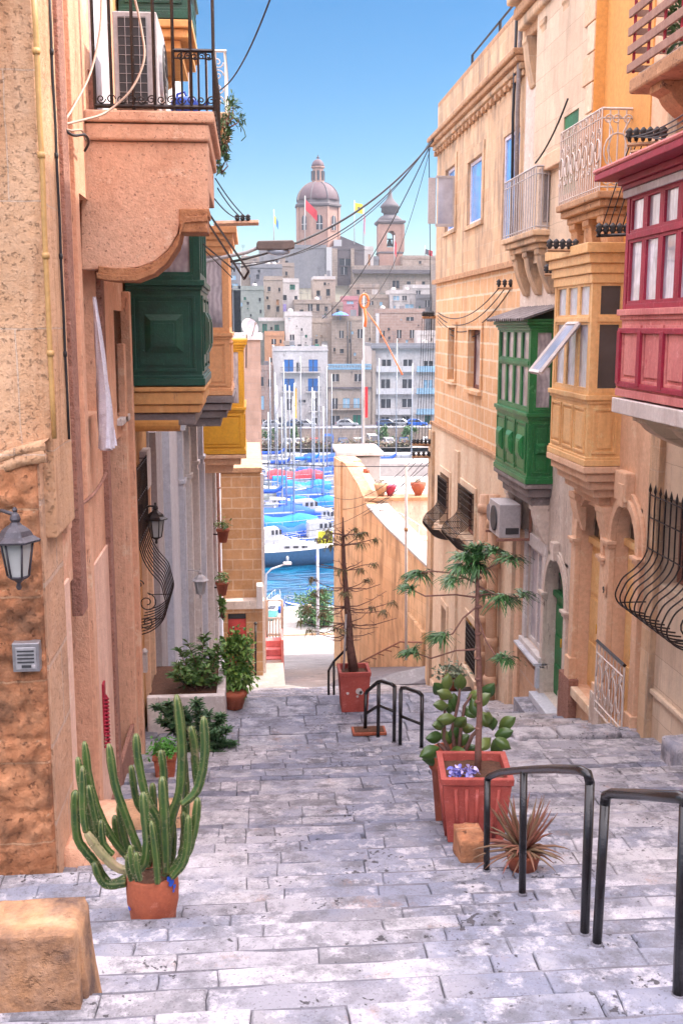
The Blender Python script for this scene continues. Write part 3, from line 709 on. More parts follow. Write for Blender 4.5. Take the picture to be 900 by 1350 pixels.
# ---- stone balcony with the scroll bracket
Yb = 10.5
t = thing('stone_balcony', 'pink rendered stone balcony on a big scroll bracket with black iron railing', 'balcony', (-.9, 11.5, zy(355, Yb)))
xo = xy(276, Yb, 230); xw = LX
Z = lambda py: zy(py, Yb); X_ = lambda px, py: xy(px, Yb, py)
pb = [(X_(128, 190) - .15, Z(190)), (X_(274, 190), Z(190)), (X_(274, 280), Z(280)), (X_(247, 280), Z(280)), (X_(238, 292), Z(292)), (X_(234, 310), Z(310)), (X_(222, 330), Z(330)), (X_(205, 345), Z(345)), (X_(185, 353), Z(353)), (X_(165, 356), Z(356)), (X_(128, 357) - .15, Z(357))]
a = MB(); a.prism(pb, lambda u, v, w_: (u, w_, v), Yb + .02, Yb + .42); a.build('bracket', m_gran, t, bevel=.012)
bt = [c for c in t.children][-1]
rib = [(X_(276, 283), Z(283)), (X_(246, 285), Z(285)), (X_(240, 300), Z(300)), (X_(237, 315), Z(315)), (X_(222, 338), Z(338)), (X_(205, 352), Z(352)), (X_(182, 361), Z(361)), (X_(150, 361), Z(361)), (X_(130, 358), Z(358))]
for off, r_, nm_ in ((0, .045, 'bracket_moulding'), (.055, .035, 'bracket_moulding')):
    a = MB()
    for yy in (Yb + .0, Yb + .42):
        pass
    pts2 = [(u - off * .3, v - off) for u, v in rib] if off else rib
    vs = []
    for (u, v) in pts2: vs += [(u, Yb - .015 - off * .4, v + r_), (u, Yb - .015 - off * .4, v - r_ * .6), (u, Yb + .46, v - r_ * .6), (u, Yb + .46, v + r_)]
    n_ = len(pts2); fs = [(i * 4 + k, i * 4 + (k + 1) % 4, i * 4 + 4 + (k + 1) % 4, i * 4 + 4 + k) for i in range(n_ - 1) for k in range(4)] + [(0, 1, 2, 3), tuple((n_ - 1) * 4 + k for k in range(4))]
    a.add(vs, fs); a.build(nm_, m_mould, t, bevel=.012)
a = MB(); a.box(X_(237, 300), X_(274, 300), Yb - .02, Yb + .44, Z(308), Z(277)); a.build('bracket_foot', m_mould, t, bevel=.012)
a = MB(); a.box(xw, X_(283, 170), Yb - .06, 12.7, Z(166), Z(151)); a.box(xw, X_(276, 170), Yb - .03, 12.67, Z(189), Z(167.5)); a.build('slab', m_gran, t, bevel=.02)
a = MB(); a.box(xw, X_(272, 190) , Yb + .43, 12.6, Z(245), Z(190)); a.build('parapet', m_gran, t, bevel=.012)
z0 = Z(150); zr = z0 + 1.05; xL, xR = X_(125, 120), X_(281, 100)
a = MB()
xs = [X_(q, 100) for q in (125, 147, 176, 204, 229, 252, 282)]
for i, x in enumerate(xs): a.bar((x, Yb - .03, z0), (x, Yb - .03, z0 + 2.6 if i in (0, 2, 3, 4, 6) else zr + .9), .022)
a.bar((xL, Yb - .03, z0 + .03), (xR, Yb - .03, z0 + .03), .03)
zq = Z(72); a.bar((X_(228, 72), Yb - .03, zq), (xR, Yb - .03, zq), .025); a.bar((X_(228, 85), Yb - .03, Z(82)), (xR, Yb - .03, Z(82)), .01)
for yy in [Yb + .25 * k for k in range(1, 9)]: a.bar((xR, yy, z0), (xR, yy, zq), .018)
a.bar((xR, Yb - .03, z0 + .03), (xR, 12.6, z0 + .03), .025); a.bar((xR, Yb - .03, zq), (xR, 12.6, zq), .025)
for x in [X_(q, 100) for q in (240, 262, 272)]: a.bar((x, Yb - .03, z0), (x, Yb - .03, zq), .014)
ff = lambda u, v: (u, Yb - .035, v)
for k in range(12):
    u = xL + .06 + (xR - xL - .08) * k / 11; a.tube(spiral(ff, u, z0 + .09, .042, 1.4, 0, 1 if k % 2 else -1), .006, 4)
for k in range(5):
    u = X_(235, 80) + (xR - X_(235, 80)) * (k + .4) / 5; a.tube(spiral(ff, u, zq - .05, .034, 1.4, 0, 1 if k % 2 else -1), .006, 4)
a.build('railing', m_iron, t)
# AC unit on that balcony
def ac_unit(label, x0, x1, y0, y1, z0, z1, front='y', name='air_conditioner'):
    t = thing(name, label, 'air conditioner', ((x0 + x1) / 2, (y0 + y1) / 2, z0))
    a = MB(); a.box(x0, x1, y0, y1, z0, z1); a.build('casing', m_acw, t, bevel=.012)
    a = MB()
    if front == 'y':
        a.box(x0 + .05, x1 - .1, y0 - .012, y0 - .001, z0 + .04, z1 - .05); fo = a.build('coil', m_fin, t)
        a = MB(); n_ = int((z1 - z0) / .085)
        for k in range(n_): zz = z0 + .06 + (z1 - z0 - .12) * k / max(1, n_ - 1); a.box(x0 + .05, x1 - .1, y0 - .02, y0 - .013, zz, zz + .003)
        for k in range(1, 4): xx = x0 + .05 + (x1 - x0 - .15) * k / 4; a.box(xx, xx + .005, y0 - .027, y0 - .021, z0 + .04, z1 - .05)
        a.build('grille', m_acw, t)
        a = MB(); a.lathe((0, 0, 0), [(.01, 0), (min(.28, (y1 - y0) * .42), .0), (min(.3, (y1 - y0) * .45), .02)], 24)
    return t
t = ac_unit('large grey air conditioner with a dark grille on the pink stone balcony at top left', X_(147, 80), X_(206, 80), Yb + .18, Yb + 1.1, z0 + .05, Z(14))
ff = MB(); cyy, czz, xx = Yb + .66, (z0 + Z(14)) / 2, X_(206, 80)
ff.prism(arc(cyy, czz, .33, 0, 345, 24), lambda u, v, w_: (w_, u, v), xx + .001, xx + .03); ff.build('fan_cover', m_acw, t)
ff = MB()
for rr in (.1, .16, .22, .28): ff.tube([(xx + .035, cyy + rr * math.cos(R(q)), czz + rr * math.sin(R(q))) for q in range(0, 361, 20)], .006, 4)
ff.build('fan_guard', m_fin, t)
for s_ in (0, 1):
    a = MB(); a.box(X_(147, 80) + .03, X_(206, 80) - .03, Yb + .25 + s_ * .6, Yb + .32 + s_ * .6, z0 + .003, z0 + .049); a.build('foot', m_fin, t)
# watering can
wx, wz = X_(242, 140), z0
m_plb = M('blue_plastic', (.01, .1, .62), .4)
t = thing('watering_can', 'blue plastic watering can on the balcony floor beside the air conditioner', 'watering can', (wx, Yb + .25, wz))
a = MB(); a.lathe((wx, Yb + .2, wz), [(.12, 0), (.135, .02), (.13, .12), (.1, .15), (.07, .16)], 16); a.build('body', m_plb, t)
a = MB(); a.tube([(wx + .08, Yb + .25, wz + .04), (wx + .17, Yb + .25, wz + .09), (wx + .22, Yb + .25, wz + .13)], .018, 7); a.build('spout', m_plb, t)
a = MB(); a.tube([(wx - .08, Yb + .25, wz + .1), (wx - .07, Yb + .25, wz + .2), (wx, Yb + .25, wz + .22), (wx + .03, Yb + .25, wz + .14)], .013, 6); a.build('handle', m_plb, t)

# cables draped over the stone balcony
def cable(label, pts, r=.012, mat=None, group=None, n=18, name='overhead_cable', sag=0):
    """pts: control points; between two of them the cable hangs by sag metres"""
    P = [Vector(p) for p in pts]; out = []
    if len(P) == 2:
        for i in range(n + 1): t_ = i / n; out.append(P[0].lerp(P[1], t_) - Vector((0, 0, sag * 4 * t_ * (1 - t_))))
    else:
        for i in range(len(P) - 1):
            p0, p1, p2, p3 = P[max(i - 1, 0)], P[i], P[i + 1], P[min(i + 2, len(P) - 1)]
            for k in range(8):
                t_ = k / 8; out.append(.5 * ((2 * p1) + (p2 - p0) * t_ + (2 * p0 - 5 * p1 + 4 * p2 - p3) * t_ ** 2 + (-p0 + 3 * p1 - 3 * p2 + p3) * t_ ** 3))
        out.append(P[-1])
    a = MB(); a.tube(out, r, 5); return tag(a.build(name, mat or m_cable), label, 'cable', group)
P3 = lambda px, py, Y: at_y(px, py, Y)
cable('beige cable looping down across the air conditioner at top left', [P3(176, -10, 10.2), P3(187, 40, 10.2), P3(190, 80, 10.1), P3(172, 120, 10.0), P3(140, 148, 9.9), P3(110, 158, 9.5), P3(80, 165, 9.0)], .011, m_cord, name='loose_cable')
cable('beige cable hanging left of the air conditioner at top left', [P3(134, -10, 10.2), P3(132, 40, 10.1), P3(120, 95, 9.9), P3(98, 140, 9.5), P3(82, 164, 9.0)], .011, m_cord, name='loose_cable')
cable('short dark cable curling off the cable joint on the pink wall', [P3(80, 164, 8.9), P3(95, 178, 9.1), P3(112, 178, 9.4), P3(117, 188, 9.6), P3(112, 199, 9.7)], .012, m_cable, name='loose_cable')
cable('second curl of cable under the joint on the pink wall', [P3(80, 166, 8.9), P3(93, 172, 9.1), P3(108, 172, 9.4), P3(113, 185, 9.6)], .008, m_cord, name='loose_cable')
cable('knotted cable stub sagging on the pink wall above the doorway', [P3(88, 677, 8.5), P3(103, 668, 8.9), P3(120, 655, 9.4), P3(132, 640, 9.9), P3(140, 624, 10.4)], .016, m_pinkd, name='loose_cable')
cable('pale washing line slanting down the pink wall to the lace cloth', [P3(80, 330, 9.3), P3(88, 400, 9.5), P3(98, 500, 9.7), P3(108, 600, 9.8)], .008, m_lace, name='loose_cable')

# ---- cream building, grey, white
t = thing('cream_building', 'narrow cream orange building front behind the curled black grille on the left', 'building', (-3, 14.2, -6)); 
a = xwall(MB(), LX - .03, 1, 13.07, 15.6, -10, 5, [(14.55, 15.2, -10, zy(640, 14.9), .25), (13.6, 14.25, zy(835, 13.8), zy(612, 13.8), .18)]); a.build('wall', m_cream, t)
a = MB(); a.box(LX - .27, LX - .24, 14.56, 15.19, -10, zy(640, 14.9) - .01); a.build('door', m_white, t)
window(t, mx(LX - .03, 1), 13.61, 14.24, zy(835, 13.8) + .01, zy(612, 13.8) - .01, -.15, m_peach, m_gl, 2)
strip(t, 'door_surround', m_peach, LX - .03, 1, 14.42, 14.54, -10, zy(625, 14.9), .07); strip(t, 'door_surround', m_peach, LX - .03, 1, 15.21, 15.33, -10, zy(625, 14.9), .07)
strip(t, 'niche_panel', m_white, LX - .03, 1, 14.6, 15.15, zy(640, 14.9) + .01, zy(590, 14.9), .1)
strip(t, 'plinth', m_palew, LX - .03, 1, 13.08, 15.58, -10, -6.0, .05)
a = MB(); a.box(LX - .025, LX, 13.3, 13.5, zy(812, 13.4), zy(785, 13.4)); a.build('notice', m_bluew, t)
a = MB(); a.box(LX - .03, LX + .05, 13.9, 14.02, zy(880, 13.9), zy(858, 13.9)); a.lathe((LX + .02, 13.96, zy(856, 13.9)), [(.04, 0), (.05, .02), (.02, .06), (.0, .07)], 8); a.build('door_bell', m_white, t)
# curled grille
def grille(label, Xw, out, ya, yb, zt, zb, n, B, mat, r=.009, belly=.42, name='window_grille', hoops=5, scroll=True):
    t = thing(name, label, 'window grille', (Xw, (ya + yb) / 2, zb))
    H = zt - zb
    prof_ = [(.1, 1), (.1, .75), (.1, .55), (.12, .5), (.1 + B * .12, .45), (.1 + B * .32, .38), (.1 + B * .6, .31), (B * .93, .24), (B, .17), (B * .93, .11), (B * .75, .06), (B * .45, .02), (.03, 0)]
    pts = []
    for i in range(len(prof_) - 1):
        q0, q1, q2, q3 = [Vector(prof_[min(max(j, 0), len(prof_) - 1)]) for j in (i - 1, i, i + 1, i + 2)]
        for k in range(4):
            f = k / 4; v_ = .5 * ((2 * q1) + (q2 - q0) * f + (2 * q0 - 5 * q1 + 4 * q2 - q3) * f ** 2 + (-q0 + 3 * q1 - 3 * q2 + q3) * f ** 3); pts.append((v_.x, v_.y))
    pts.append(prof_[-1])
    a = MB()
    for i in range(n):
        yy = ya + (yb - ya) * i / (n - 1); a.tube([(Xw + out * d, yy, zb + H * h) for d, h in pts], r, 5)
    a.build('bars', mat, t)
    a = MB()
    for h in [(.98), .55, .8, .1, .68, .31, .2, .45, .9][:hoops + 2]:
        d = min(pts, key=lambda q_: abs(q_[1] - h))[0]
        a.tube([(Xw, ya - .005, zb + H * h), (Xw + out * d, ya - .005, zb + H * h), (Xw + out * d, yb + .005, zb + H * h), (Xw, yb + .005, zb + H * h)], r * .9, 5, smooth=False)
    a.build('hoops', mat, t)
    if scroll:
        a = MB()
        g = lambda u, v: (Xw + out * u, ya - .01, zb + v)
        a.tube(spiral(g, B * .42, H * .2, B * .3, 1.5, 1.5, -1), r, 5); a.tube(spiral(g, B * .4, H * .08, B * .22, 1.3, 3, 1), r, 5); a.tube(spiral(g, B * .2, H * .31, B * .14, 1.4, 0, 1), r, 5)
        a.build('scroll', mat, t)
    return t
Yg = 13.3
grille('black wrought iron window grille with a curled belly on the cream wall', LX - .03, 1, 13.25, 14.5, zy(612, 13.3), zy(830, 13.3), 9, .42, m_iron, .008, hoops=3)
t = thing('grey_building', 'grey and pale blue painted building front between the cream one and the white doors', 'building', (-3, 17.5, -7))
a = xwall(MB(), LX, 1, 15.62, 19.6, -11, 5, [(16.9, 17.6, -11, zy(600, 17), .25)]); a.build('wall', m_bluew, t)
strip(t, 'pilaster', m_greyp, LX, 1, 15.66, 16.7, -11, zy(565, 16), .1); strip(t, 'pilaster', m_bluew, LX, 1, 17.7, 19.5, -11, zy(550, 18), .14)
a = MB(); a.box(LX - .24, LX - .2, 16.91, 17.59, -11, zy(600, 17) - .01); a.build('door', m_greyp, t)
t = thing('white_building', 'white painted building with tall arched door surrounds on the left', 'building', (-3, 25, -9))
zt_ = zy(545, 21)
a = xwall(MB(), LX, 1, 19.62, 31.4, -13, 5.5, [(21.0, 22.4, -12, zt_ - 1.2, .35), (24.6, 26.2, -12, zt_ - 1.2, .35)]); a.build('wall', m_white, t)
for (ya, yb) in ((21.0, 22.4), (24.6, 26.2)):
    a = MB(); a.box(LX - .33, LX - .29, ya + .01, yb - .01, -12, zt_ - 1.21); a.build('door', m_creamw, t)
    a = MB(); c_ = (ya + yb) / 2; o_ = arc(c_, zt_ - 1.2, (yb - ya) / 2 + .25, 180, 0, 12, .95); i_ = arc(c_, zt_ - 1.2, (yb - ya) / 2 + .04, 0, 180, 12, .7)
    a.prism(o_ + i_, lambda u, v, w_: (w_, u, v), LX, LX + .22); a.build('arch', m_white, t, bevel=.01)
for k, (ya, yb, d) in enumerate(((19.8, 20.15, .22), (20.5, 20.85, .3), (22.6, 22.9, .34), (23.5, 23.9, .42), (26.4, 26.8, .46), (28.2, 28.9, .5), (30.3, 30.9, .55))):
    a = MB(); a.box(LX, LX + d, ya, yb, -13, zt_ + .2); a.box(LX, LX + d + .06, ya - .05, yb + .05, zt_ - .2, zt_ - .05); a.box(LX, LX + d + .04, ya - .03, yb + .03, zt_ - 1.2, zt_ - 1.12)
    for q_ in range(3): a.box(LX + d, LX + d + .02, ya + (yb - ya) * (q_ + .2) / 3, ya + (yb - ya) * (q_ + .75) / 3, -12, zt_ - 1.3)
    a.build('pilaster', m_white if k % 3 else m_bluew, t, bevel=.012)
a = MB(); a.box(LX, LX + .5, 19.7, 31, zt_ + .2, zt_ + .38); a.box(LX, LX + .4, 19.7, 31, zt_ + .05, zt_ + .2); a.build('cornice', m_white, t, bevel=.02)
vpipe('drain_pipe', 286, 29.5, .09, 545, 800, m_pinkd, 'brown drain pipe at the far end of the white left-hand buildings', True)

# ---- left enclosed balconies
Yg = 13.3; G = lambda py: zy(py, Yg); xg = xy(266, Yg, 450)
t = gallery('dark green enclosed wooden balcony with square raised panels on the left', LX, 1, xg, Yg, 15.3, G(507), G(372), G(228), G(212), m_green, m_glc, 3, 1, 2, None, mat_cor=m_cream, pyr=True, skirt=[(G(515), G(509), .03), (G(532), G(516), .0), (G(543), G(533), -.04)], over=.1)
for ch in t.children:
    pass
a = MB(); a.lathe((0, 0, 0), [(.001, 0)], 3)
bar_ = MB(); xo2 = xy(235, Yg, 558)
bar_.prism(arc(0, 0, .13, 0, 360, 18)[:-1], lambda u, v, w_: (w_, Yg + .3 + u * 1.6, G(556) + v), LX, xo2); bar_.build('round_bearer', m_orange, t)
bar_ = MB(); bar_.box(LX, xg - .1, Yg + .1, 15.2, G(560), G(544)); bar_.build('bearer_slab', m_greyc, t, bevel=.02)
# opened casement on it
a = MB(); A_, B_ = P3(273, 292, 13.4), P3(322, 368, 12.9)
for dx in (0, .09):
    a.bar(A_ + Vector((dx * .3, 0, dx)), B_ + Vector((dx * .6, 0, dx)), .022)
a.bar(A_, A_ + Vector((.03, 0, .09)), .02); a.bar(B_, B_ + Vector((.054, 0, .09)), .02); a.bar(P3(268, 322, 13.3), P3(309, 356, 13.0), .014); a.bar(P3(270, 330, 13.35), P3(306, 366, 13.0), .01)
a.build('open_casement', m_iron, t)
# small balcony above it (green panels, cream base)
Zc = lambda py: zy(py, 13.6)
t = gallery('upper green balcony on a cream moulded base behind the air conditioner', LX, 1, xy(248, 13.6, 30), 13.6, 15.4, Zc(30), Zc(-40), Zc(-120), Zc(-135), m_green, m_glc, 3, 1, 2, None, mat_cor=m_cream, skirt=[(Zc(42), Zc(32), .05), (Zc(54), Zc(43), .0), (Zc(70), Zc(55), -.1)], nm='upper_balcony')
corbel(t, LX, 1, .5, 13.7, 14.0, Zc(70), .55, m_cream); corbel(t, LX, 1, .5, 15.0, 15.3, Zc(70), .55, m_cream)
a = MB(); a.box(LX - .02, LX + .03, 11.0, 12.4, z0, z0 + 2.3); tag(a.build('balcony_shutter', m_bluew), 'bluish shutter folded against the wall behind the air conditioner', 'shutter')
# far balcony at top with plants
Yq = 17.5; Q = lambda py: zy(py, Yq)
t = thing('iron_balcony', 'small high balcony with white scroll railing and trailing plants below the sky at left', 'balcony', (-1, 18, Q(240)))
xq = xy(301, Yq, 200)
a = MB(); a.box(LX, xq, Yq, 19.6, Q(160), Q(150)); a.box(LX, xq - .05, Yq + .05, 19.5, Q(168), Q(161)); a.build('slab', m_peach, t, bevel=.02)
for yy in (17.6, 18.5, 19.3): corbel(t, LX, 1, xq - LX - .08, yy, yy + .25, Q(168), .95, m_cream)
a = MB(); fq = lambda u, v: (u, Yq + .03, v)
for k in range(9): x = LX + .05 + (xq - LX - .08) * k / 8; a.bar((x, Yq + .03, Q(150)), (x, Yq + .03, Q(70)), .014)
for k in range(10): yy = Yq + .05 + 1.95 * k / 9; a.bar((xq - .03, yy, Q(150)), (xq - .03, yy, Q(70)), .014)
a.bar((LX, Yq + .03, Q(70)), (xq, Yq + .03, Q(70)), .03); a.bar((xq - .03, Yq, Q(70)), (xq - .03, 19.5, Q(70)), .03)
for k in range(4): a.tube(spiral(fq, xq - .14, Q(85 + k * 17), .09, 1.3, 0, 1 if k % 2 else -1), .01, 4)
a.build('railing', m_wiron, t)
lf1 = leafmat('trailing_leaves', (.05, .12, .04), (.1, .17, .06))
def bush(name, label, cat, c, rad, n, mat, L=.09, W=.04, seed=1, stem=None, pot=None, group=None, squash=1, holes=.3, droop=.2):
    rg = random.Random(seed); c = Vector(c)
    t = thing(name, label, cat, (c.x, c.y, c.z - rad[2]), group)
    cl = [c + Vector((rg.gauss(0, .42) * rad[0], rg.gauss(0, .42) * rad[1], rg.uniform(-.8, .85) * rad[2])) for _ in range(max(6, n // 90))]
    pts, dr = [], []
    for i in range(n):
        k = rg.choice(cl); o_ = Vector((rg.gauss(0, 1), rg.gauss(0, 1), rg.gauss(0, 1)))
        o_ = Vector((o_.x * rad[0], o_.y * rad[1], o_.z * rad[2])) * .2
        pts.append(k + o_); dr.append(((k + o_ - c).normalized() + Vector((0, 0, .25))))
    a = MB(); leaves(a, pts, L, W, rg, droop, 1.3, dr); a.build('foliage', mat, t)
    a = MB(); root = Vector((c.x, c.y, c.z - rad[2] * 1.0))
    for k in cl[:30]:
        md = root.lerp(k, .5) + Vector((rg.gauss(0, .04), rg.gauss(0, .04), 0)); a.tube([root + Vector((rg.gauss(0, .03), rg.gauss(0, .03), 0)), md, k], [.012, .009, .004], 5)
    a.build('stems', m_bark, t)
    return t
p = P3(300, 148, 17.3); bush('balcony_plant', 'grey green plant spilling over the high balcony rail under the sky', 'plant', p, (.22, .2, .25), 260, lf1, .1, .03, 3)
p = P3(294, 185, 17.4); bush('balcony_plant', 'plant tucked under the high white balcony rail', 'plant', p, (.12, .2, .2), 200, lf1, .1, .035, 4)
p = P3(293, 218, 17.4); bush('balcony_plant', 'lowest small plant on the bracket of the high balcony', 'plant', p, (.1, .15, .12), 120, lf1, .09, .035, 5)
a = MB(); rg = random.Random(8); pts = []
base_ = P3(303, 150, 17.3)
a.tube([base_, P3(315, 160, 17.3), P3(322, 172, 17.3), P3(324, 180, 17.3), P3(318, 186, 17.3)], .008, 4); tag(a.build('trailing_vine', lf1), 'thin vine hanging off the high balcony against the sky', 'vine')

# peach, mustard balconies further down
Yp = 20; Pp = lambda py: zy(py, Yp)
gallery('peach enclosed balcony with tall windows beyond the dark green one', LX, 1, xy(303, Yp, 450), Yp, 22.6, Pp(520), Pp(440), Pp(335), Pp(300), m_apr, m_glc, 4, 2, 2, None, mat_cor=m_greyc, skirt=[(Pp(530), Pp(521), .06), (Pp(540), Pp(531), .0), (Pp(550), Pp(541), -.08), (Pp(562), Pp(551), -.2)], over=.16)
Yy = 26; Py = lambda py: zy(py, Yy)
gallery('mustard yellow enclosed balcony, farthest one on the left row', LX, 1, xy(322, Yy, 550), Yy, 28.6, Py(597), Py(537), Py(462), Py(447), m_yel2, m_glc, 3, 2, 3, None, mat_cor=m_peach, skirt=[(Py(603), Py(598), .04), (Py(612), Py(604), -.1), (Py(624), Py(613), -.3)], over=.1)
# satellite dish
p = P3(329, 432, 27)
t = thing('satellite_dish', 'white satellite dish above the mustard yellow balcony', 'satellite dish', (p.x, p.y, p.z - .3))
a = MB(); ax = Vector((.5, -.8, .35)).normalized(); s1 = ax.cross(Vector((0, 0, 1))).normalized(); s2 = s1.cross(ax)
rows = [[p + (s1 * math.cos(R(q)) + s2 * math.sin(R(q))) * rr + ax * (rr * rr * .5) for q in range(0, 361, 20)] for rr in (.01, .08, .14, .2, .24)]
a.sheet(rows); a.build('dish', m_lace, t)
a = MB(); a.tube([p + s2 * -.23 + ax * .03, p + ax * .3], .012, 5); a.box(*(lambda q: (q.x - .03, q.x + .03, q.y - .03, q.y + .03, q.z - .03, q.z + .03))(p + ax * .3)); a.build('feed_arm', m_acw, t)
a = MB(); a.tube([p - ax * .02, p - ax * .15 + Vector((0, 0, -.1)), (p.x - .1, p.y + .1, p.z - 1.0)], .02, 6); a.build('mast', m_acw, t)
# red and white flag near the dish
a = MB(); rows = [[P3(340 + 3 * math.sin(j * .7), 500 + j * 7, 26.5) + Vector((.02 * k * (1 + .3 * math.sin(j)), .05 * math.sin(k * 1.3 + j * .5), -.05 * k)) for k in range(8)] for j in range(7)]
# street-name style wooden cross arms on the left
p0 = P3(282, 295, 19.5); p1 = P3(341, 293.5, 19.5)
t = thing('cable_bracket', 'timber cross arm with three black insulators at the top of the left row', 'bracket', p0)
a = MB(); a.bar(p0, p1, .07); a.build('arm', m_pink, t)
for px in (313, 320, 327):
    q_ = P3(px, 290, 19.5); a = MB(); a.lathe(q_, [(.025, -.02), (.03, 0), (.05, .02), (.03, .04), (.05, .06), (.03, .085), (.01, .1)], 8); a.build('insulator', m_fin, t)

# street lamp on an arm
Ys = 17.8
A_, B_ = P3(338, 325, Ys), P3(388, 325, Ys)
t = thing('street_lamp', 'grey street lamp head on a long arm from the left wall under the sky', 'street lamp', A_)
a = MB(); c_ = (A_ + B_) / 2; hx = (B_.x - A_.x) / 2
a.prism([(-hx, -.04), (-hx, .05), (-hx * .9, .085), (hx * .92, .1), (hx, .06), (hx, -.03), (hx * .5, -.06), (-hx * .9, -.055)], lambda u, v, w_: (c_.x + u, w_, c_.z + v), Ys - .1, Ys + .12); a.build('lamp_head', M('grey_brown_lamp', (.25, .19, .17), .5), t, bevel=.02)
a = MB(); a.lathe((c_.x + .05, Ys, c_.z - .06), [(.2, 0), (.18, -.05), (.08, -.08), (.01, -.085)], 14, sx=.95, sy=.45); a.build('diffuser', glassmat('lamp_bowl', (.5, .6, .75)), t)
a = MB(); a.tube([P3(270, 345, Ys), P3(300, 338, Ys), P3(325, 333, Ys), A_ + Vector((.02, 0, -.02))], .03, 7); a.build('arm', m_acw, t)
# ================================================================ RIGHT ROW
# ---- far ochre house
t = thing('ochre_house', 'tall ochre stone house with a cream base at the far end of the right row', 'house', (7, 25.5, -11)); och = t
def Zp(py, Y): return zy(py, Y)
zl = Zp(560, 30.2); zm = Zp(372, 30.2); zt = Zp(140, 30.2)
Y0, Y1 = 20.6, 30.2
W = {'w1': (27.45, 28.75, Zp(303, 28), Zp(218, 28)), 'w2': (24.25, 25.85, Zp(293, 25), Zp(206, 25)), 'd1': (20.95, 22.3, Zp(316, 21.6), Zp(170, 21.6)),
     'w3': (27.1, 28.0, Zp(502, 27.5), Zp(432, 27.5)), 'w4': (24.0, 25.4, Zp(515, 24.6), Zp(435, 24.6)),
     'g1': (27.2, 28.5, Zp(700, 27.8), Zp(628, 27.8)), 'g2': (24.0, 25.6, Zp(712, 24.8), Zp(648, 24.8)),
     's1': (27.3, 28.0, Zp(888, 27.6), Zp(805, 27.6)), 's2': (23.5, 24.7, Zp(892, 24), Zp(826, 24))}
up = [W[k] + (.25,) for k in ('w1', 'w2', 'd1')]; md = [W[k] + (.25,) for k in ('w3', 'w4')]; lw = [W[k] + (.3,) for k in ('g1', 'g2', 's1', 's2')]
xwall(MB(), RX, -1, Y0, Y1, zm + .06, zt, up, 7).build('upper_wall', m_ochre, t)
xwall(MB(), RX + .02, -1, Y0, Y1 - .02, zl + .06, zm - .0, md, 7).build('middle_wall', m_brickb, t)
xwall(MB(), RX - .05, -1, Y0, Y1 + .04, -13, zl, lw, 7).build('base_wall', m_creamw, t)
strip(t, 'string_course', m_corb, RX, -1, Y0, Y1 + .05, zm - .06, zm + .06, .1)
strip(t, 'string_course', m_corb, RX, -1, Y0, Y1 + .05, zl, zl + .09, .1)
zc = Zp(185, 30.2)
for i, (dz, pr) in enumerate(((0, .26), (-.12, .2), (-.24, .12), (-.36, .06))):
    a = MB(); a.box(RX, RX - pr, Y0 + .02 * i, Y1 + pr, zc + dz, zc + dz + .118); a.build('cornice', m_corb if i < 2 else m_ochre, t, bevel=.03)
for k in range(22):
    a = MB(); yy = Y0 + .3 + k * .43; a.box(RX - .03, RX - .12, yy, yy + .14, zc - .42, zc - .3); a.build('dentil', m_corb, t, bevel=.01)
a = MB(); a.box(RX + .0, RX + .3, Y0, Y1 + .02, zt, zt + .12); a.build('coping', m_corb, t, bevel=.02)
pr_ = MB()
for yy in (22.6, 25.5, 28.6): pr_.bar((RX + .6, yy, zt), (RX + .6, yy, zt + 1.0), .05)
pr_.bar((RX + .6, 22, zt + 1.0), (RX + .6, 28.6, zt + 1.0), .045); pr_.bar((RX + .6, 28.6, zt + .5), (RX + .6, 22, zt + .5), .03)
pr_.build('roof_railing', m_iron, t)
def surround(parent, X, o, w_, d, mat, out=-1, sill=True, nm='window_frame'):
    a = MB(); ya, yb, za, zb = o[:4]
    a.box(X, X + out * d, ya - w_, ya, za, zb); a.box(X, X + out * d, yb, yb + w_, za, zb); a.box(X, X + out * d, ya - w_, yb + w_, zb + .001, zb + w_ * 1.3)
    if sill: a.box(X + .05, X + out * d * 2.2, ya - w_, yb + w_, za - .1, za - .001)
    return a.build(nm, mat, parent, bevel=.01)
for k in ('w1', 'w2'):
    surround(t, RX, W[k], .2, .03, m_ochre); ya, yb, za, zb = W[k]
    window(t, mx(RX, -1), ya + .01, yb - .01, za + .01, zb - .01, -.08, m_lace, m_glb, 1, .07, 1)
ya, yb, za, zb = W['w1']
a = MB(); a.box(RX - .02, RX - .5, ya - .02, ya + .04, za + .05, za + .12); a.box(RX - .02, RX - .5, ya - .02, ya + .04, zb - .35, zb - .3); a.box(RX - .02, RX - .08, ya - .02, ya + .04, za + .12, zb - .35); a.box(RX - .69, RX - .5, ya - .02, ya + .04, za + .12, zb - .35)
cs = a.build('open_casement', m_acw, t); a = MB(); a.box(RX - .08, RX - .44, ya, ya + .02, za + .12, zb - .35); a.build('pane', m_gl, cs)
ya, yb, za, zb = W['d1']; window(t, mx(RX, -1), ya + .01, yb - .01, za, zb - .01, -.06, m_lace, m_glb, 2, .07, 1, 'balcony_door')
for k in ('w3', 'w4'):
    surround(t, RX + .02, W[k], .12, .05, m_brickb); ya, yb, za, zb = W[k]
    window(t, mx(RX + .02, -1), ya + .01, yb - .01, za + .01, zb - .01, -.14, M('brown_window_paint' if k == 'w3' else 'maroon_window_paint', (.16, .05, .04), .5), m_glc, 2, .09)
for k in ('g1', 'g2', 's1', 's2'):
    ya, yb, za, zb = W[k]; surround(t, RX - .05, W[k], .13, .04, m_creamw)
    if k == 's2': window(t, mx(RX - .05, -1), ya + .01, yb - .01, za + .01, zb - .01, -.06, m_yel2, m_gld, 1, .1)
    else: window(t, mx(RX - .05, -1), ya + .01, yb - .01, za + .01, zb - .01, -.2, m_pinkd, m_gld, 2, .07)
a = MB(); ya, yb, za, zb = W['s2']
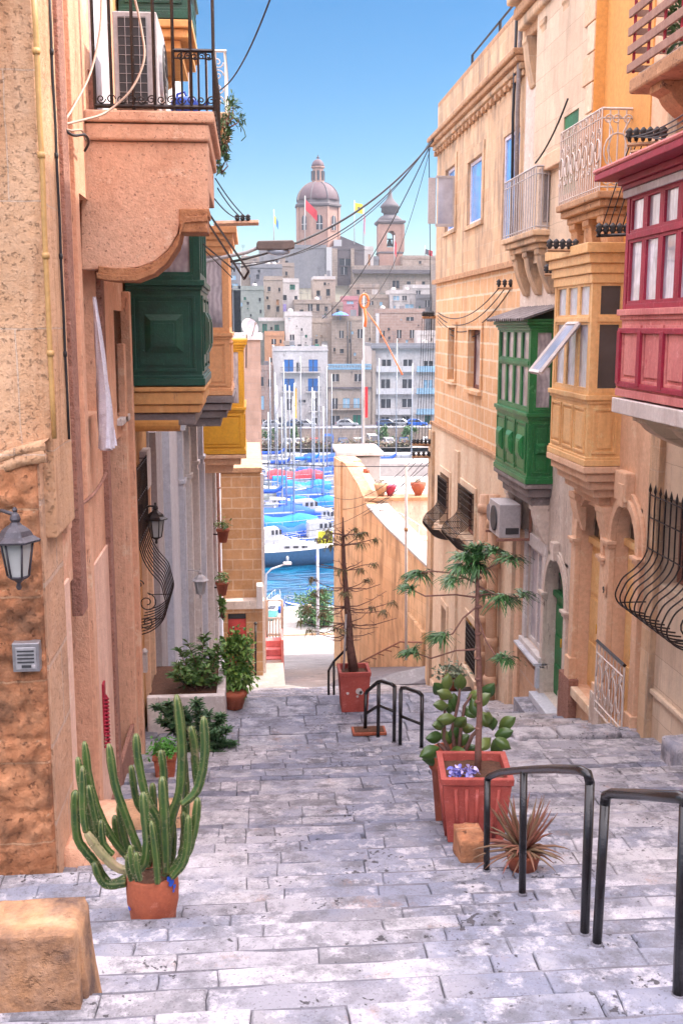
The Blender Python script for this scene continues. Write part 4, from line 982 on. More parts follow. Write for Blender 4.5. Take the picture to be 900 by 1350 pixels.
for i in range(9):
    yy = ya + .08 + (yb - ya - .16) * i / 8; a.bar((RX - .08, yy, za + .1), (RX - .08, yy, zb - .1), .02)
for i in range(9):
    zz = za + .12 + (zb - za - .24) * i / 8; a.bar((RX - .08, ya + .08, zz), (RX - .08, yb - .08, zz), .02)
a.build('diamond_grille', m_iron, t)
grille('bulging wire basket grille over the farther lower window of the ochre house', RX - .05, -1, 27.2, 28.5, Zp(632, 27.8), Zp(708, 27.8), 14, .5, m_iron, .01, scroll=False, hoops=7)
grille('bulging wire basket grille over the nearer lower window of the ochre house', RX - .05, -1, 24.0, 25.6, Zp(645, 24.8), Zp(722, 24.8), 15, .5, m_iron, .01, scroll=False, hoops=7)
strip(t, 'corner_pilaster', m_ochre, RX - .05, -1, 29.6, 30.26, -12, zl - .15, .08); strip(t, 'pilaster', m_creamw, RX - .05, -1, 25.95, 26.4, -12, zl - .3, .06); strip(t, 'plinth', m_stonew, RX - .05, -1, 20.7, 29.5, -13, Zp(905, 30) + .35, .07)
for i, (Y, px) in enumerate(((22.35, 638), (21.45, 651))):
    tt = thing('drain_pipe', ('left' if i == 0 else 'right') + ' one of two beige drain pipes running down the cream base of the ochre house', 'drain pipe', (RX - .22, Y, -9), 'drain pipes on the ochre house')
    a = MB(); za, zb = Zp(655, Y), Zp(900 + 20 * i, Y) - .8; a.tube([(RX - .2, Y, za), (RX - .2, Y, zb)], .12, 12); a.build('run', m_pipe, tt)
    for k in range(6):
        zz = za + (zb - za) * (k + .35 * (i + 1)) / 6; a = MB(); a.lathe((RX - .2, Y, zz), [(.125, -.1), (.16, -.09), (.16, .05), (.13, .1)], 12); a.build('collar', m_pipe, tt)
for i, (Y, px) in enumerate(((21.1, 684), (20.75, 702))):
    tt = thing('downpipe', ('left' if i == 0 else 'right') + ' slim dark pipe high on the near end of the ochre house', 'pipe', (RX - .08, Y, 0), 'cable pipes on the ochre house')
    a = MB(); a.tube([(RX - .08, Y, 6.5), (RX - .1, Y + .03, 4), (RX - .07, Y, Zp(330, Y))], .045 if i else .03, 7); a.build('run', m_greyc if i else m_cable, tt)

# ---- pale flaking house, peach house, ashlar house
zU = 8.5
gw = (18.25, 19.35, Zp(858, 18.8), Zp(728, 18.8)); gd = (16.85, 18.05, Zp(932, 17.6), Zp(742, 17.6))
t = thing('flaking_house', 'pale flaking house front with a grey window and a green arched door on the right', 'house', (7, 18.6, -9))
ops = [(gw[0], gw[1], gw[2], gw[3], .12), (gd[0], gd[1], gd[2], gd[3], .26), (18.3, 19.6, Zp(215, 19), Zp(120, 19), .2)]
xwall(MB(), RX, -1, 16.72, 20.58, -12, zU, ops, 7).build('wall', m_palew, t)
window(t, mx(RX, -1), gw[0] + .01, gw[1] - .01, gw[2] + .01, gw[3] - .01, -.06, m_white, m_glc, 2, .08)
surround(t, RX, gw, .18, .05, m_white)
a = MB(); a.box(RX + .05, RX - .2, 18.05, 19.55, gw[2] - .14, gw[2] - .101); a.box(RX - .1, RX - .16, 18.0, 18.12, gw[2] - .55, gw[2] - .15); a.build('window_sill', m_bluew, t)
def arched(parent, X, ya, yb, zb, zspr, d, mat, w_=.22, pr=.1, door=m_grn2, fan=True, pil=True, dd=.36):
    """stone surround with an arch over a recessed door"""
    c_ = (ya + yb) / 2; r_ = (yb - ya) / 2; rise = r_ * 1.25; top = zspr + rise
    a = MB(); i_ = arc(c_, zspr, r_, 180, 0, 14, rise)
    poly = i_ + [(yb, top + .02), (ya, top + .02)]
    a.prism(poly, lambda u, v, q_: (q_, u, v), X, X + .18); a.build('spandrel', mat, parent)
    a = MB()
    for k, (ro, ri, p_) in enumerate(((w_, .12, pr * .55), (.12, .0, pr))):
        o_ = arc(c_, zspr, r_ + ro, 180, 0, 16, rise + ro); n_ = arc(c_, zspr, r_ + ri, 0, 180, 16, rise + ri)
        a.prism(o_ + n_, lambda u, v, q_: (q_, u, v), X, X - p_)
    a.box(X, X - pr - .06, c_ - .1, c_ + .1, top - .02, top + .3)
    a.build('arch', mat, parent, bevel=.01)
    if pil:
        for (p0, p1) in ((ya - w_, ya), (yb, yb + w_)):
            a = MB(); a.box(X + .0, X - pr, p0, p1, zb - .3, zspr - .09); a.box(X, X - pr - .04, p0 - .03, p1 + .03, zb - .3, zb + .45); a.build('jamb', mat, parent, bevel=.01)
            a = MB(); a.box(X, X - pr - .03, p0 - .02, p1 + .02, zspr - .09, zspr - .03); a.box(X, X - pr - .06, p0 - .05, p1 + .05, zspr - .03, zspr + .02); a.build('capital', mat, parent, bevel=.008)
    D_ = MB(); m_ = mx(X, -1)
    if dd < .3: door = door
    pbox(D_, m_, ya + .005, yb - .005, zb, zspr - .04, -dd, -dd + .05); d_ = D_.build('door', door, parent, bevel=.005)
    a = MB(); H = (zspr - zb - .2) / 3
    for i in range(2):
        for j in range(3):
            u0 = ya + .06 + i * (yb - ya - .06) / 2; u1 = u0 + (yb - ya) / 2 - .1; pbox(a, m_, u0, u1, zb + .1 + j * H, zb + .02 + (j + 1) * H, -dd + .05, -dd + .075)
    a.build('panels', door, d_, bevel=.008)
    a = MB(); pbox(a, m_, (ya + yb) / 2 - .02, (ya + yb) / 2 + .02, zb, zspr - .05, -dd + .05, -dd + .07); a.tube([m_((ya + yb) / 2 + .08, zb + 1.0, -dd + .1), m_((ya + yb) / 2 + .08, zb + 1.15, -dd + .1)], .015, 6); a.build('handle', m_yel2, d_)
    a = MB(); pbox(a, m_, ya + .005, yb - .005, zspr - .04, zspr + .06, -dd, -dd + .12); a.build('transom', door, parent)
    a = MB(); f_ = arc(c_, zspr + .06, r_ - .01, 180, 0, 14, rise - .08); a.prism(f_, lambda u, v, q_: m_(u, v, q_), -dd + .01, -dd + .03); fg = a.build('fanlight', m_gld, parent)
    a = MB()
    for q_ in (30, 60, 90, 120, 150): a.tube([m_(c_, zspr + .06, -dd + .05), m_(c_ + (r_ - .03) * math.cos(R(q_)), zspr + .06 + (rise - .1) * math.sin(R(q_)), -dd + .05)], .012, 4)
    a.tube([m_(u, v, -dd + .05) for u, v in arc(c_, zspr + .06, r_ * .5, 0, 180, 10, rise * .5)], .012, 4); a.build('glazing_bars', door, fg)
sp = Zp(790, 17.6)
arched(t, RX, gd[0], gd[1], gd[2], gd[3] - .72, .4, m_palew, .16, .06, dd=.23)
a = MB(); a.box(RX - .0, RX - .07, gd[1] + .0, gd[1] + .16, Zp(938, 18.1) , Zp(885, 18.1)); a.build('jamb_base', m_greyp, t)
a = MB(); a.box(RX + .3, RX - .25, gd[0] - .1, gd[1] + .1, gd[2] - .14, gd[2] - .003); a.build('doorstep', m_bluew, t, bevel=.01)
a = MB(); a.box(RX + .3, RX - .5, gd[0] - .2, gd[1] + .2, gd[2] - .5, gd[2] - .145); a.build('doorstep', m_step, t, bevel=.01)
strip(t, 'corner_pilaster', m_creamw, RX, -1, 20.0, 20.56, -12, Zp(690, 20), .16); strip(t, 'pilaster', m_peach, RX, -1, 19.62, 19.95, -12, Zp(700, 20), .1)
strip(t, 'eroded_plinth', m_rust2, RX, -1, 18.1, 19.6, -12, Zp(880, 19), .05)
# striped step at the foot of the pilaster
p = P3(664, 945, 20.4)
t2 = thing('striped_step', 'pale doorstep with two dark stripes at the foot of the drain pipes', 'step', (RX - .5, 20.6, p.z - .5))
a = MB(); a.box(RX, RX - .72, 20.3, 21.3, p.z - .75, p.z); a.build('block', m_creamw, t2, bevel=.01)
a = MB(); a.box(RX - .02, RX - .7, 20.32, 21.28, p.z + .001, p.z + .03); a.build('slab', m_bluew, t2, bevel=.006)
for k in (0, 1): a = MB(); a.box(RX - .28 - k * .14, RX - .33 - k * .14, 20.34, 21.26, p.z + .031, p.z + .036); a.build('stripe', m_fin, t2)

d1 = (15.0, 16.2, Zp(925, 15.7), Zp(672, 15.7)); d2 = (13.6, 14.6, Zp(965, 14.3), Zp(672, 14.2))
t = thing('peach_house', 'peach painted house front with two arched amber doors on the right', 'house', (7, 15, -8)); pch = t
xwall(MB(), RX - .01, -1, 13.3, 16.70, -10, zU, [d1 + (.27,), d2 + (.27,)], 7).build('wall', m_peach, t)
arched(t, RX - .01, d1[0], d1[1], d1[2], d1[3] - .62, .4, m_peach, .2, .09, m_yel, dd=.24)
arched(t, RX - .01, d2[0], d2[1], d2[2], d2[3] - .6, .4, m_peach, .2, .09, m_yel, dd=.24)
for dd_ in (d1, d2):
    a = MB(); a.box(RX + .35, RX - .12, dd_[0] - .05, dd_[1] + .05, dd_[2] - .16, dd_[2] - .003); a.build('doorstep', m_creamw, t, bevel=.01)
strip(t, 'plinth', m_pinkd, RX - .01, -1, 16.1, 16.68, -10, Zp(900, 16.3), .14); strip(t, 'plinth', m_palew, RX - .01, -1, 14.55, 15.0, -10, Zp(925, 14.8), .16)
strip(t, 'quoin_strip', m_ochre, RX - .01, -1, 16.2, 16.69, Zp(640, 16.5), zU, .05)
# door number on the jamb: built as small raised plate with the digit 9
p = P3(817, 784, 14.62)
# step threshold tile etc.
t3 = thing('door_number', 'small plaque with the number 9 between the amber doors', 'door number', (RX - .13, 14.56, Zp(786, 14.6)))
cu = bpy.data.curves.new('digit', 'FONT'); cu.body = '9'; cu.size = .14; cu.extrude = .004; cu.align_x = 'CENTER'
co_ = bpy.data.objects.new('digit', cu); col.objects.link(co_)
bpy.context.view_layer.update(); dg = bpy.context.evaluated_depsgraph_get(); me = bpy.data.meshes.new_from_object(co_.evaluated_get(dg)); bpy.data.objects.remove(co_)
do = bpy.data.objects.new('digit', me); col.objects.link(do); me.materials.append(m_fin); do.parent = t3; do.rotation_euler = (R(90), 0, R(-90)); do.location = (-.012, .1, -.05)
a = MB(); a.box(RX - .13, RX - .12, 14.6, 14.72, Zp(786, 14.6) - .08, Zp(786, 14.6) + .1); a.build('plate', m_peach, t3, bevel=.003)
# white iron gate
t = thing('iron_gate', 'low white wrought iron gate in front of the nearer amber door', 'gate', (RX - .12, 14.1, Zp(972, 14.2)))
zg0, zg1 = Zp(955, 14.3), Zp(866, 14.3); ya, yb = 13.5, 14.65
a = MB(); gm = lambda u, v: (RX - .2, u, v)
for k in range(9): yy = ya + (yb - ya) * k / 8; a.bar(gm(yy, zg0), gm(yy, zg1), .022 if k in (0, 8) else .014)
for zz in (zg0, zg0 + .12, zg1 - .14, zg1): a.bar(gm(ya, zz), gm(yb, zz), .02)
H = zg1 - zg0
for k in range(4):
    c_ = ya + (yb - ya) * (k + .5) / 4
    a.tube([gm(c_ + .12 * math.cos(R(q_)), zg0 + H * .5 + .22 * math.sin(R(q_))) for q_ in range(0, 361, 30)], .01, 4)
    a.tube(spiral(gm, c_, zg0 + H * .25, .08, 1.3, 0, 1), .009, 4); a.tube(spiral(gm, c_, zg0 + H * .76, .08, 1.3, 3, -1), .009, 4)
a.build('leaf', m_wiron, t); a = MB(); a.bar(gm(ya, zg1 + .03), gm(yb, zg1 + .03), .045); a.build('top_rail', m_iron, t)

# upper projecting block with orange flank
Yo = 15.9; xo_ = xy(783, Yo, 100)
t = thing('projecting_upper_storey', 'orange flanked upper storey jutting out above the white iron balcony', 'upper storey', (5, 16.2, 1.2))
xe = yx(728, xo_, 200)
xwall(MB(), xo_, -1, Yo, 19.2, Zp(330, Yo), 9, [(16.6, 17.4, Zp(240, 16), Zp(125, 16), .2)], 1.6).build('wall', m_stonew, t)
a = MB(); a.box(xo_ - .006, RX + .5, Yo - .02, Yo + .06, Zp(330, Yo), 9); a.box(RX - .03, RX + .1, 14.0, Yo - .021, Zp(330, 14.6), 9); a.build('flank_wall', m_orange, t)
for k in range(18):
    zz = Zp(300, Yo) + k * .42; L = .5 if k % 2 else .32; a = MB(); a.box(xo_, xo_ - .03, Yo + .0, Yo + L, zz, zz + .4); a.build('quoin', m_peach if k % 2 else m_creamw, t, bevel=.012)
a = MB(); a.box(xo_ + .02, xo_ + .16, 16.61, 17.39, Zp(240, 16) + .01, Zp(125, 16)); a.build('green_shutter', m_grn2, t)
# top cornice balcony on brackets
Yt = 18.4
t = thing('top_cornice', 'carved stone cornice on brackets at the top of the right row against the sky', 'cornice', (4.5, 18.5, 4.4))
zc_ = Zp(40, 19.3); xq_ = xy(668, 20.3, 20)
for i, (dz, pr) in enumerate(((.75, .0), (.5, .12), (.3, .2), (.12, .32))): a = MB(); a.box(RX, xq_ + pr, 17.0, 20.4 - pr * .5, zc_ + dz - .0, zc_ + dz + (.6 if i == 0 else .2) - .003); a.build('slab', m_corb if i % 2 else m_ochre, t, bevel=.04)
for yy in (17.3, 18.6, 19.8): corbel(t, RX, -1, RX - xq_ - .25, yy, yy + .35, zc_ + .12, .85, m_ochre)
a = MB(); a.box(RX, RX - .1, 17.0, 18.2, Zp(195, 18), Zp(50, 18)); a.box(RX, RX - .3, 17, 18.3, Zp(200, 18) - .25, Zp(200, 18)); a.build('panel', m_peach, t, bevel=.02)

# ---- balconies on the right
def open_balcony(label, Xo, y0, y1, zf, H, mat_r, mat_s, ornate=False, ncor=3, hc=.8, group=None, nbar=12, pr=.08):
    t = thing('iron_balcony', label, 'balcony', ((RX + Xo) / 2, (y0 + y1) / 2, zf - .3), group)
    for i, (dz, d) in enumerate(((-.1, .0), (-.2, .06), (-.3, .14))):
        a = MB(); a.box(RX, Xo + d, y0 + d, y1 - d, zf + dz, zf + dz + .098); a.build('slab', mat_s, t, bevel=.018)
    for k in range(ncor):
        w_ = .3; yy = y0 + .18 + (y1 - y0 - .36 - w_) * k / max(1, ncor - 1); corbel(t, RX, -1, RX - Xo - .16, yy, yy + w_, zf - .3, hc, mat_s)
    a = MB(); xi = Xo + .04
    for k in range(nbar): yy = y0 + .04 + (y1 - y0 - .08) * k / (nbar - 1); a.bar((xi, yy, zf), (xi, yy, zf + H), .018)
    nf = max(4, int((RX - Xo) / .13))
    for k in range(nf): x = xi + (RX - xi) * k / nf; a.bar((x, y0 + .04, zf), (x, y0 + .04, zf + H), .016)
    for h in (.05, H - .12, H):
        a.bar((xi, y0 + .04, zf + h), (xi, y1 - .04, zf + h), .028 if h == H else .018); a.bar((xi, y0 + .04, zf + h), (RX, y0 + .04, zf + h), .028 if h == H else .018)
    a.build('railing', mat_r, t)
    if ornate:
        a = MB(); g1 = lambda u, v: (xi - .012, u, v); g2 = lambda u, v: (u, y0 + .025, v)
        n_ = int((y1 - y0) / .28)
        for k in range(n_):
            c_ = y0 + (y1 - y0) * (k + .5) / n_
            a.tube([g1(c_ + .1 * math.cos(R(q_)), zf + H * .5 + .15 * math.sin(R(q_))) for q_ in range(0, 361, 30)], .012, 4)
            a.tube(spiral(g1, c_ - .05, zf + H * .72, .06, 1.2, 0, 1), .009, 4); a.tube(spiral(g1, c_ + .05, zf + H * .3, .06, 1.2, 0, -1), .009, 4)
            a.tube(spiral(g1, c_, zf + H - .06, .05, 1.2, 1, 1), .008, 4)
        c_ = (xi + RX) / 2
        a.tube([g2(c_ + .19 * math.cos(R(q_)), zf + H * .48 + .24 * math.sin(R(q_))) for q_ in range(0, 361, 24)], .012, 4)
        for dx in (-.14, .14): a.tube([g2(c_ + dx * .4, zf + .1), g2(c_ + dx * .4, zf + H * .3), g2(c_ + dx, zf + H * .5), g2(c_ + dx * .5, zf + H * .72), g2(c_ + dx * 1.1, zf + H - .14)], .011, 4)
        for u in (xi + .09, RX - .1, RX - .25): a.tube(spiral(g2, u, zf + H - .14, .07, 1.4, 0, 1), .009, 4); a.tube(spiral(g2, u, zf + .14, .07, 1.4, 0, -1), .009, 4)
        a.build('scrollwork', mat_r, t)
    return t
Y = 18.0; Xo = xy(703, Y, 260); Yf = yx(660, Xo, 300)
t = open_balcony('plain grey railed balcony in front of the blue glazed door', Xo, Y, Yf, Zp(300, Y), Zp(215, Y) - Zp(300, Y), m_acw, m_ochre, ncor=3, hc=.75, nbar=15)
a = MB(); a.box(Xo + .1, RX, Y + .08, Y + .12, Zp(298, Y), Zp(218, Y)); a.build('side_panel', m_palew, t)
a = MB(); x0_, x1_ = xy(718, Y, 250), xy(733, Y, 250); a.box(x0_, x1_, Y + .062, Y + .075, Zp(290, Y), Zp(226, Y)); a.build('vent_grille', m_greyc, t)
Y = 14.6; Xo = xy(788, Y, 220); Yf = yx(732, Xo, 270)
open_balcony('ornate white wrought iron balcony on carved ochre corbels', Xo, Y, Yf, Zp(247, Y), Zp(136, Y) - Zp(247, Y), m_wiron, m_corb, ornate=True, ncor=3, hc=.9, nbar=20)
# green
Y = 17.95; Xo = xy(697, Y, 520); Yf = yx(655, Xo, 520); g = lambda py: Zp(py, Y)
t = gallery('bright green enclosed balcony with a ribbed tin roof on the right', RX, -1, Xo, Y, Yf, g(641), g(548), g(436), g(420), m_grn2, m_glc, 4, 1, 3, g(480), mat_cor=m_greyc, skirt=[(g(648), g(642), .03), (g(660), g(649), -.04), (g(672), g(661), -.12)], over=.08, pyr=True, frontglass=m_glc)
a = MB(); rows = []
for k in range(60):
    yy = Y - .25 + (Yf - Y + .4) * k / 59; hh = .02 * math.sin(k * 1.9)
    rows.append([(Xo - .22, yy, g(416) + hh - .05), (RX, yy, g(404) + hh + .03), (RX, yy, g(404) + hh), (Xo - .22, yy, g(416) + hh - .075)])
a.sheet(rows, False); a.build('tin_roof', m_greyc, t)
for yy in (Y + .1, Yf - .4): corbel(t, RX, -1, RX - Xo - .15, yy, yy + .28, g(672), .7, m_palew)
# yellow
Y = 14.6; Xo = xy(775, Y, 520); Yf = yx(727, Xo, 500); g = lambda py: Zp(py, Y)
t = gallery('apricot yellow enclosed balcony with one window propped open on the right', RX, -1, Xo, Y, Yf, g(618), g(525), g(372), g(318), m_yel, m_glr, 3, 1, 3, g(421), mat_cor=m_peach, skirt=[(g(628), g(619), .04), (g(640), g(629), -.02), (g(652), g(641), -.1), (g(664), g(653), -.2), (g(676), g(665), -.32)], over=.14, frontglass=m_gld)
for yy in (Y + .1, Yf - .45): corbel(t, RX, -1, RX - Xo - .3, yy, yy + .34, g(676), .6, m_peach)
yw = yx(765, Xo, 430); yw2 = yw + .55
A_ = Vector((Xo - .03, yw, g(427))); H_ = (g(427) - g(512)) * 1.0; th = R(38)
B_ = A_ + Vector((-math.sin(th) * H_, 0, -math.cos(th) * H_)); dy_ = Vector((0, .55, 0))
a = MB()
for P0, P1 in ((A_, B_), (A_ + dy_, B_ + dy_), (A_, A_ + dy_), (B_, B_ + dy_)): a.bar(P0, P1, .05)
sh = a.build('open_sash', m_white, t); a = MB(); nrm = Vector((-math.cos(th), 0, math.sin(th))) * .01; a.add([A_ + nrm, A_ + dy_ + nrm, B_ + dy_ + nrm, B_ + nrm, A_ - nrm, A_ + dy_ - nrm, B_ + dy_ - nrm, B_ - nrm], [(0, 1, 2, 3), (4, 5, 6, 7), (0, 1, 5, 4), (2, 3, 7, 6), (1, 2, 6, 5), (0, 3, 7, 4)]); a.build('pane', m_glc, sh)
# wall bracket beside it
a = MB(); xx = xy(835, 13.9, 655); a.box(xy(823, 13.95, 650), RX, 13.95, 14.4, Zp(668, 14), Zp(628, 14)); a.build('base_return', m_peach, t, bevel=.02)
# red
Xo = 4.3; Yf = yx(820, Xo, 400); Y0r = 8.2; g = lambda py: Zp(py, Yf)
t = gallery('long crimson and pink enclosed balcony at the right edge', RX, -1, Xo, Y0r, Yf, g(523), g(410), g(259), g(222), m_red, m_glr, 8, 2, 6, g(311), mat_low=m_pnk, mat_cor=m_white, skirt=[(g(546), g(526), .06)], over=.3)
for k in range(7):
    yy = Y0r + .05 + (Yf - Y0r - .1) * k / 6; a = MB(); a.box(Xo, Xo - .055, yy - .05, yy + .05, g(507), g(436)); a.build('stile', m_red, t, bevel=.006)
for py in (507, 436): a = MB(); a.box(Xo, Xo - .045, Y0r, Yf, g(py) - .03, g(py) + .03); a.build('rail', m_red, t, bevel=.006)
a = MB(); a.box(RX, Xo - .32, Y0r, Yf + .32, g(222) + .002, g(215)); a.build('weathered_top', m_pnk, t, bevel=.03)
a = MB(); a.box(Xo - .02, Xo - .05, Y0r, Yf, g(258), g(247)); a.build('frieze', m_bluew, t)
a = MB(); rows = []
for yy in (8.6, 9.8, 11.0): corbel(t, RX, -1, .7, yy, yy + .26, g(547), .4, m_stonew)
corbel(t, RX, -1, .75, Yf - .4, Yf - .1, g(547), .42, m_stonew)
# top right slatted balcony
Xo = 4.25; Yf = yx(830, Xo, 60); g = lambda py: Zp(py, Yf)
t = thing('slatted_balcony', 'stone balcony with weathered wooden boards as railing at the top right corner', 'balcony', (4.7, 10, g(120)))
a = MB(); a.box(RX, Xo, 8, Yf, g(118), g(97)); a.build('slab', m_corb, t, bevel=.03)
a = MB(); a.box(RX, Xo + .08, 8.05, Yf - .05, g(97) + .003, g(90)); a.build('slab_top', m_white, t, bevel=.02)
for py in (83, 58, 33, 8, -18):
    a = MB(); zz = g(py); a.box(Xo - .02, Xo + .01, 8, Yf + .03, zz - .045, zz + .045); a.build('board', m_wood, t, bevel=.004)
    a = MB(); a.box(Xo, RX, Yf - .03, Yf - .003, zz - .035, zz + .035); a.build('board', m_wood, t, bevel=.004)
a = MB()
for k in range(9): yy = Yf - .05 - k * .45; a.bar((Xo + .03, yy, g(90)), (Xo + .03, yy, g(-40)), .025)
a.build('posts', m_red, t)
for yy in (Yf - .75, Yf - 1.75, Yf - 2.9): corbel(t, RX, -1, .85, yy, yy + .36, g(118), .55, m_corb)
p = Vector((Xo + .35, Yf - .9, g(70)))
bush('balcony_shrub', 'potted shrub half hidden behind the boards of the top right balcony', 'plant', p, (.25, .4, .35), 420, lf1, .12, .045, 11)

# ashlar house at right edge
go = (11.3, 13.0, Zp(790, 12.5), Zp(660, 12.9))
t = thing('ashlar_house', 'pale ashlar house wall at the right edge below the crimson balcony', 'house', (7, 10, -5))
xwall(MB(), RX, -1, 3.0, 13.28, -8, zU, [go + (.35,)], 7).build('wall', m_stonew, t)
window(t, mx(RX, -1), go[0] + .01, go[1] - .01, go[2] + .01, go[3] - .01, -.28, m_pinkd, m_gld, 3, .07, 2)
strip(t, 'band', m_stonew, RX, -1, 3.0, 13.27, Zp(868, 13.2) - .5, Zp(868, 13.2) - .44, .05); strip(t, 'pier', m_ochre, RX, -1, 12.95, 13.27, -7.5, zU, .08)
tg = grille('large bulging iron window grille with spear tips at the right edge', RX, -1, 11.4, 13.15, Zp(655, 13.1), Zp(820, 13.1), 11, .5, m_iron, .011, hoops=2)
a = MB()
for i in range(11): yy = 11.4 + 1.75 * i / 10; a.lathe((RX - .1, yy, Zp(655, 13.1)), [(.014, 0), (.022, .03), (.001, .12)], 5); a.build('spear_tip', m_iron, tg); a = MB()
# AC unit on the right
Y = 19.95
p0, p1 = xy(670, Y, 680), xy(690, Y, 680)
t = ac_unit('white air conditioner on a brown bracket under the bright green balcony', RX - .62, RX - .22, 19.2, 20.05, Zp(703, Y), Zp(660, Y), front='x', name='air_conditioner')
a = MB(); a.box(RX, RX - .68, 19.15, 19.19, Zp(703, Y) - .05, Zp(703, Y) - .003); a.box(RX, RX - .68, 20.06, 20.1, Zp(703, Y) - .05, Zp(703, Y) - .003); a.box(RX - .02, RX - .06, 19.15, 19.2, Zp(703, Y) - .003, Zp(665, Y)); a.build('bracket', m_pinkd, t)
a = MB(); cyy, czz = 19.62, (Zp(703, Y) + Zp(660, Y)) / 2
a.prism(arc(cyy, czz, .24, 0, 345, 20), lambda u, v, w_: (w_, u, v), RX - .622, RX - .65); a.build('fan_guard', m_fin, t)
a = MB(); a.box(RX - .5, RX - .25, 19.19, 19.197, Zp(698, Y), Zp(690, Y)); a.build('label_plate', m_fin, t)
# smaller condenser hanging behind
t = thing('wall_fan', 'round grey extractor fan beside the white air conditioner', 'fan', (RX - .3, 20.9, Zp(690, 20.9)))
a = MB(); a.prism(arc(20.95, Zp(678, 20.95), .25, 0, 345, 20), lambda u, v, w_: (w_, u, v), RX, RX - .4); a.build('drum', m_acw, t, bevel=.03)
a = MB(); a.prism(arc(20.95, Zp(678, 20.95), .17, 0, 345, 20), lambda u, v, w_: (w_, u, v), RX - .4, RX - .44); a.build('hub', m_greyc, t, bevel=.01)
# rubble kerb at the top of the right hand strip
rb = random.Random(4)
for i, (x0_, x1_, yy, h_) in enumerate(((3.45, 4.05, 13.42, .16), (4.08, 4.9, 13.38, .2), (4.9, 5.18, 13.3, .17), (3.6, 4.2, 13.05, .1))):
    t = rough_box(x0_, x1_, yy - .2, yy + .16, Z_L - .12, Z_L + h_ * .6, .02, 8).build('kerb_stone', m_step)
    tag(t, ['whitish rubble kerb stone beside the landing edge, leftmost of the row', 'longest rubble kerb stone in front of the white iron gate', 'short kerb stone against the ashlar wall', 'low flat kerb stone lying in front of the row'][i], 'stone', 'kerb stones by the landing')
t = rough_box(4.72, 5.17, 10.9, 11.5, -5.4, Zp(1004, 11.0), .03, 9).build('wall_rock', m_step); tag(t, 'dark rounded rock against the wall at the right edge', 'rock')
m_wdeck = M('whitewashed_terrace', (.5, .47, .45), .8, (.38, .355, .35), .8, .3, 20)
# ================================================================ MIDDLE DISTANCE
# stone end house on the left
Y = 32.0; Zm = lambda py: zy(py, Y, 320)
x0, x1 = xy(268, Y, 750), xy(345, Y, 750)
t = thing('corner_house', 'honey stone house end wall with a red shutter below the mustard balcony', 'house', (-1.5, 34, Zm(885)))
m_blk2 = stone('honey_block_wall', (.62, .34, .16), (.5, .26, .11), (.7, .5, .34), .62, .32, .018, .6, .5, .3, stain=(.2, .12, .09), stain_amt=.5)
ywall(MB(), Y, x0 - 1.5, x1, Zm(795), Zm(624), [], 7).build('upper_wall', m_blk2, t)
dx0, dx1 = xy(301, Y, 840), xy(325, Y, 840)
ywall(MB(), Y - .25, x0 - 1.5, x1, -13, Zm(800), [(dx0, dx1, -13, Zm(806), .25)], 7).build('lower_wall', m_blk2, t)
a = MB(); a.box(x0 - 1.5, x1 + .06, Y - .4, Y + .3, Zm(799), Zm(788)); a.build('ledge', m_palew, t, bevel=.02)
a = MB(); a.box(x0 - 1.5, x1 + .05, Y - .08, Y + 7, Zm(623), Zm(616)); a.build('coping', m_corb, t, bevel=.02)
a = MB(); a.box(dx0 + .01, dx1 - .01, Y - .08, Y - .03, -13, Zm(815)); a.build('red_shutter', M('coral_red_shutter', (.75, .09, .08), .6), t)
a = MB(); a.box(dx0 + .01, dx1 - .01, Y - .12, Y - .03, Zm(814), Zm(807)); a.build('shutter_box', m_fin, t)
a = MB(); a.box(xy(338, Y, 780), x1 + .02, Y - .5, Y - .0, Zm(798), Zm(768)); a.build('parapet_block', m_white, t, bevel=.02)
a = MB(); X_s = x1 + .003; a.box(X_s, X_s + .09, Y - .02, Y + .2, -12, Zm(625)); a.build('corner_strip', m_white, t)  # thin white strip along the right corner of the wall
# pale tall house behind it
Y2 = 46; Z2 = lambda py: zy(py, Y2, 330)
t = thing('pink_stone_house', 'plain pinkish stone house rising behind the honey stone end wall', 'house', (-3, 48, -14))
ywall(MB(), Y2, xy(270, Y2, 500) - 2, xy(344, Y2, 500), -16, Z2(448), [], 6).build('wall', stone('pink_stone', (.55, .36, .28), (.47, .3, .23), (.42, .3, .25), .6, .3, .01, .5, .4, .3), t)
a = MB(); a.box(xy(300, Y2, 500), xy(344, Y2, 500) + .1, Y2 - .1, Y2 + 6, Z2(448) , Z2(440)); a.build('coping', m_white, t)
# pots hanging on the left far wall
for i, (px, py) in enumerate(((293, 705), (292, 775))):
    p = P3(px + 1, py, 27.5)
    t = thing('wall_pot', ('upper' if i == 0 else 'lower') + ' flower pot hung on the far white wall at left', 'flower pot', p)
    a = MB(); a.lathe(p, [(.1, -.2), (.16, .1), (.18, .1), (.18, .16), (.14, .16)], 12); a.build('pot', m_tc, t)
    a = MB(); a.bar((p.x, p.y, p.z), (LX, p.y, p.z + .05), .03); a.build('hook', m_iron, t)
    a = MB(); rg = random.Random(i); leaves(a, [p + Vector((rg.gauss(0, .1), rg.gauss(0, .1), .25 + rg.gauss(0, .08))) for _ in range(90)], .12, .05, rg); a.build('foliage', leafmat('pot_leaves', (.07, .16, .03), (.2, .3, .06)), t)
p = P3(293, 800, 27); bush('hanging_plant', 'leafy plant trailing down the far white wall at left', 'plant', p, (.12, .15, .3), 240, leafmat('fresh_leaves', (.06, .15, .03), (.17, .28, .05)), .1, .05, 21)
t = thing('red_railing', 'red railed juliet balcony on the far white wall at left', 'railing', P3(291, 740, 28))
a = MB()
for k in range(6): yy = 26.6 + k * .35; a.bar((LX + .35, yy, zy(745, 28)), (LX + .35, yy, zy(680, 28)), .05)
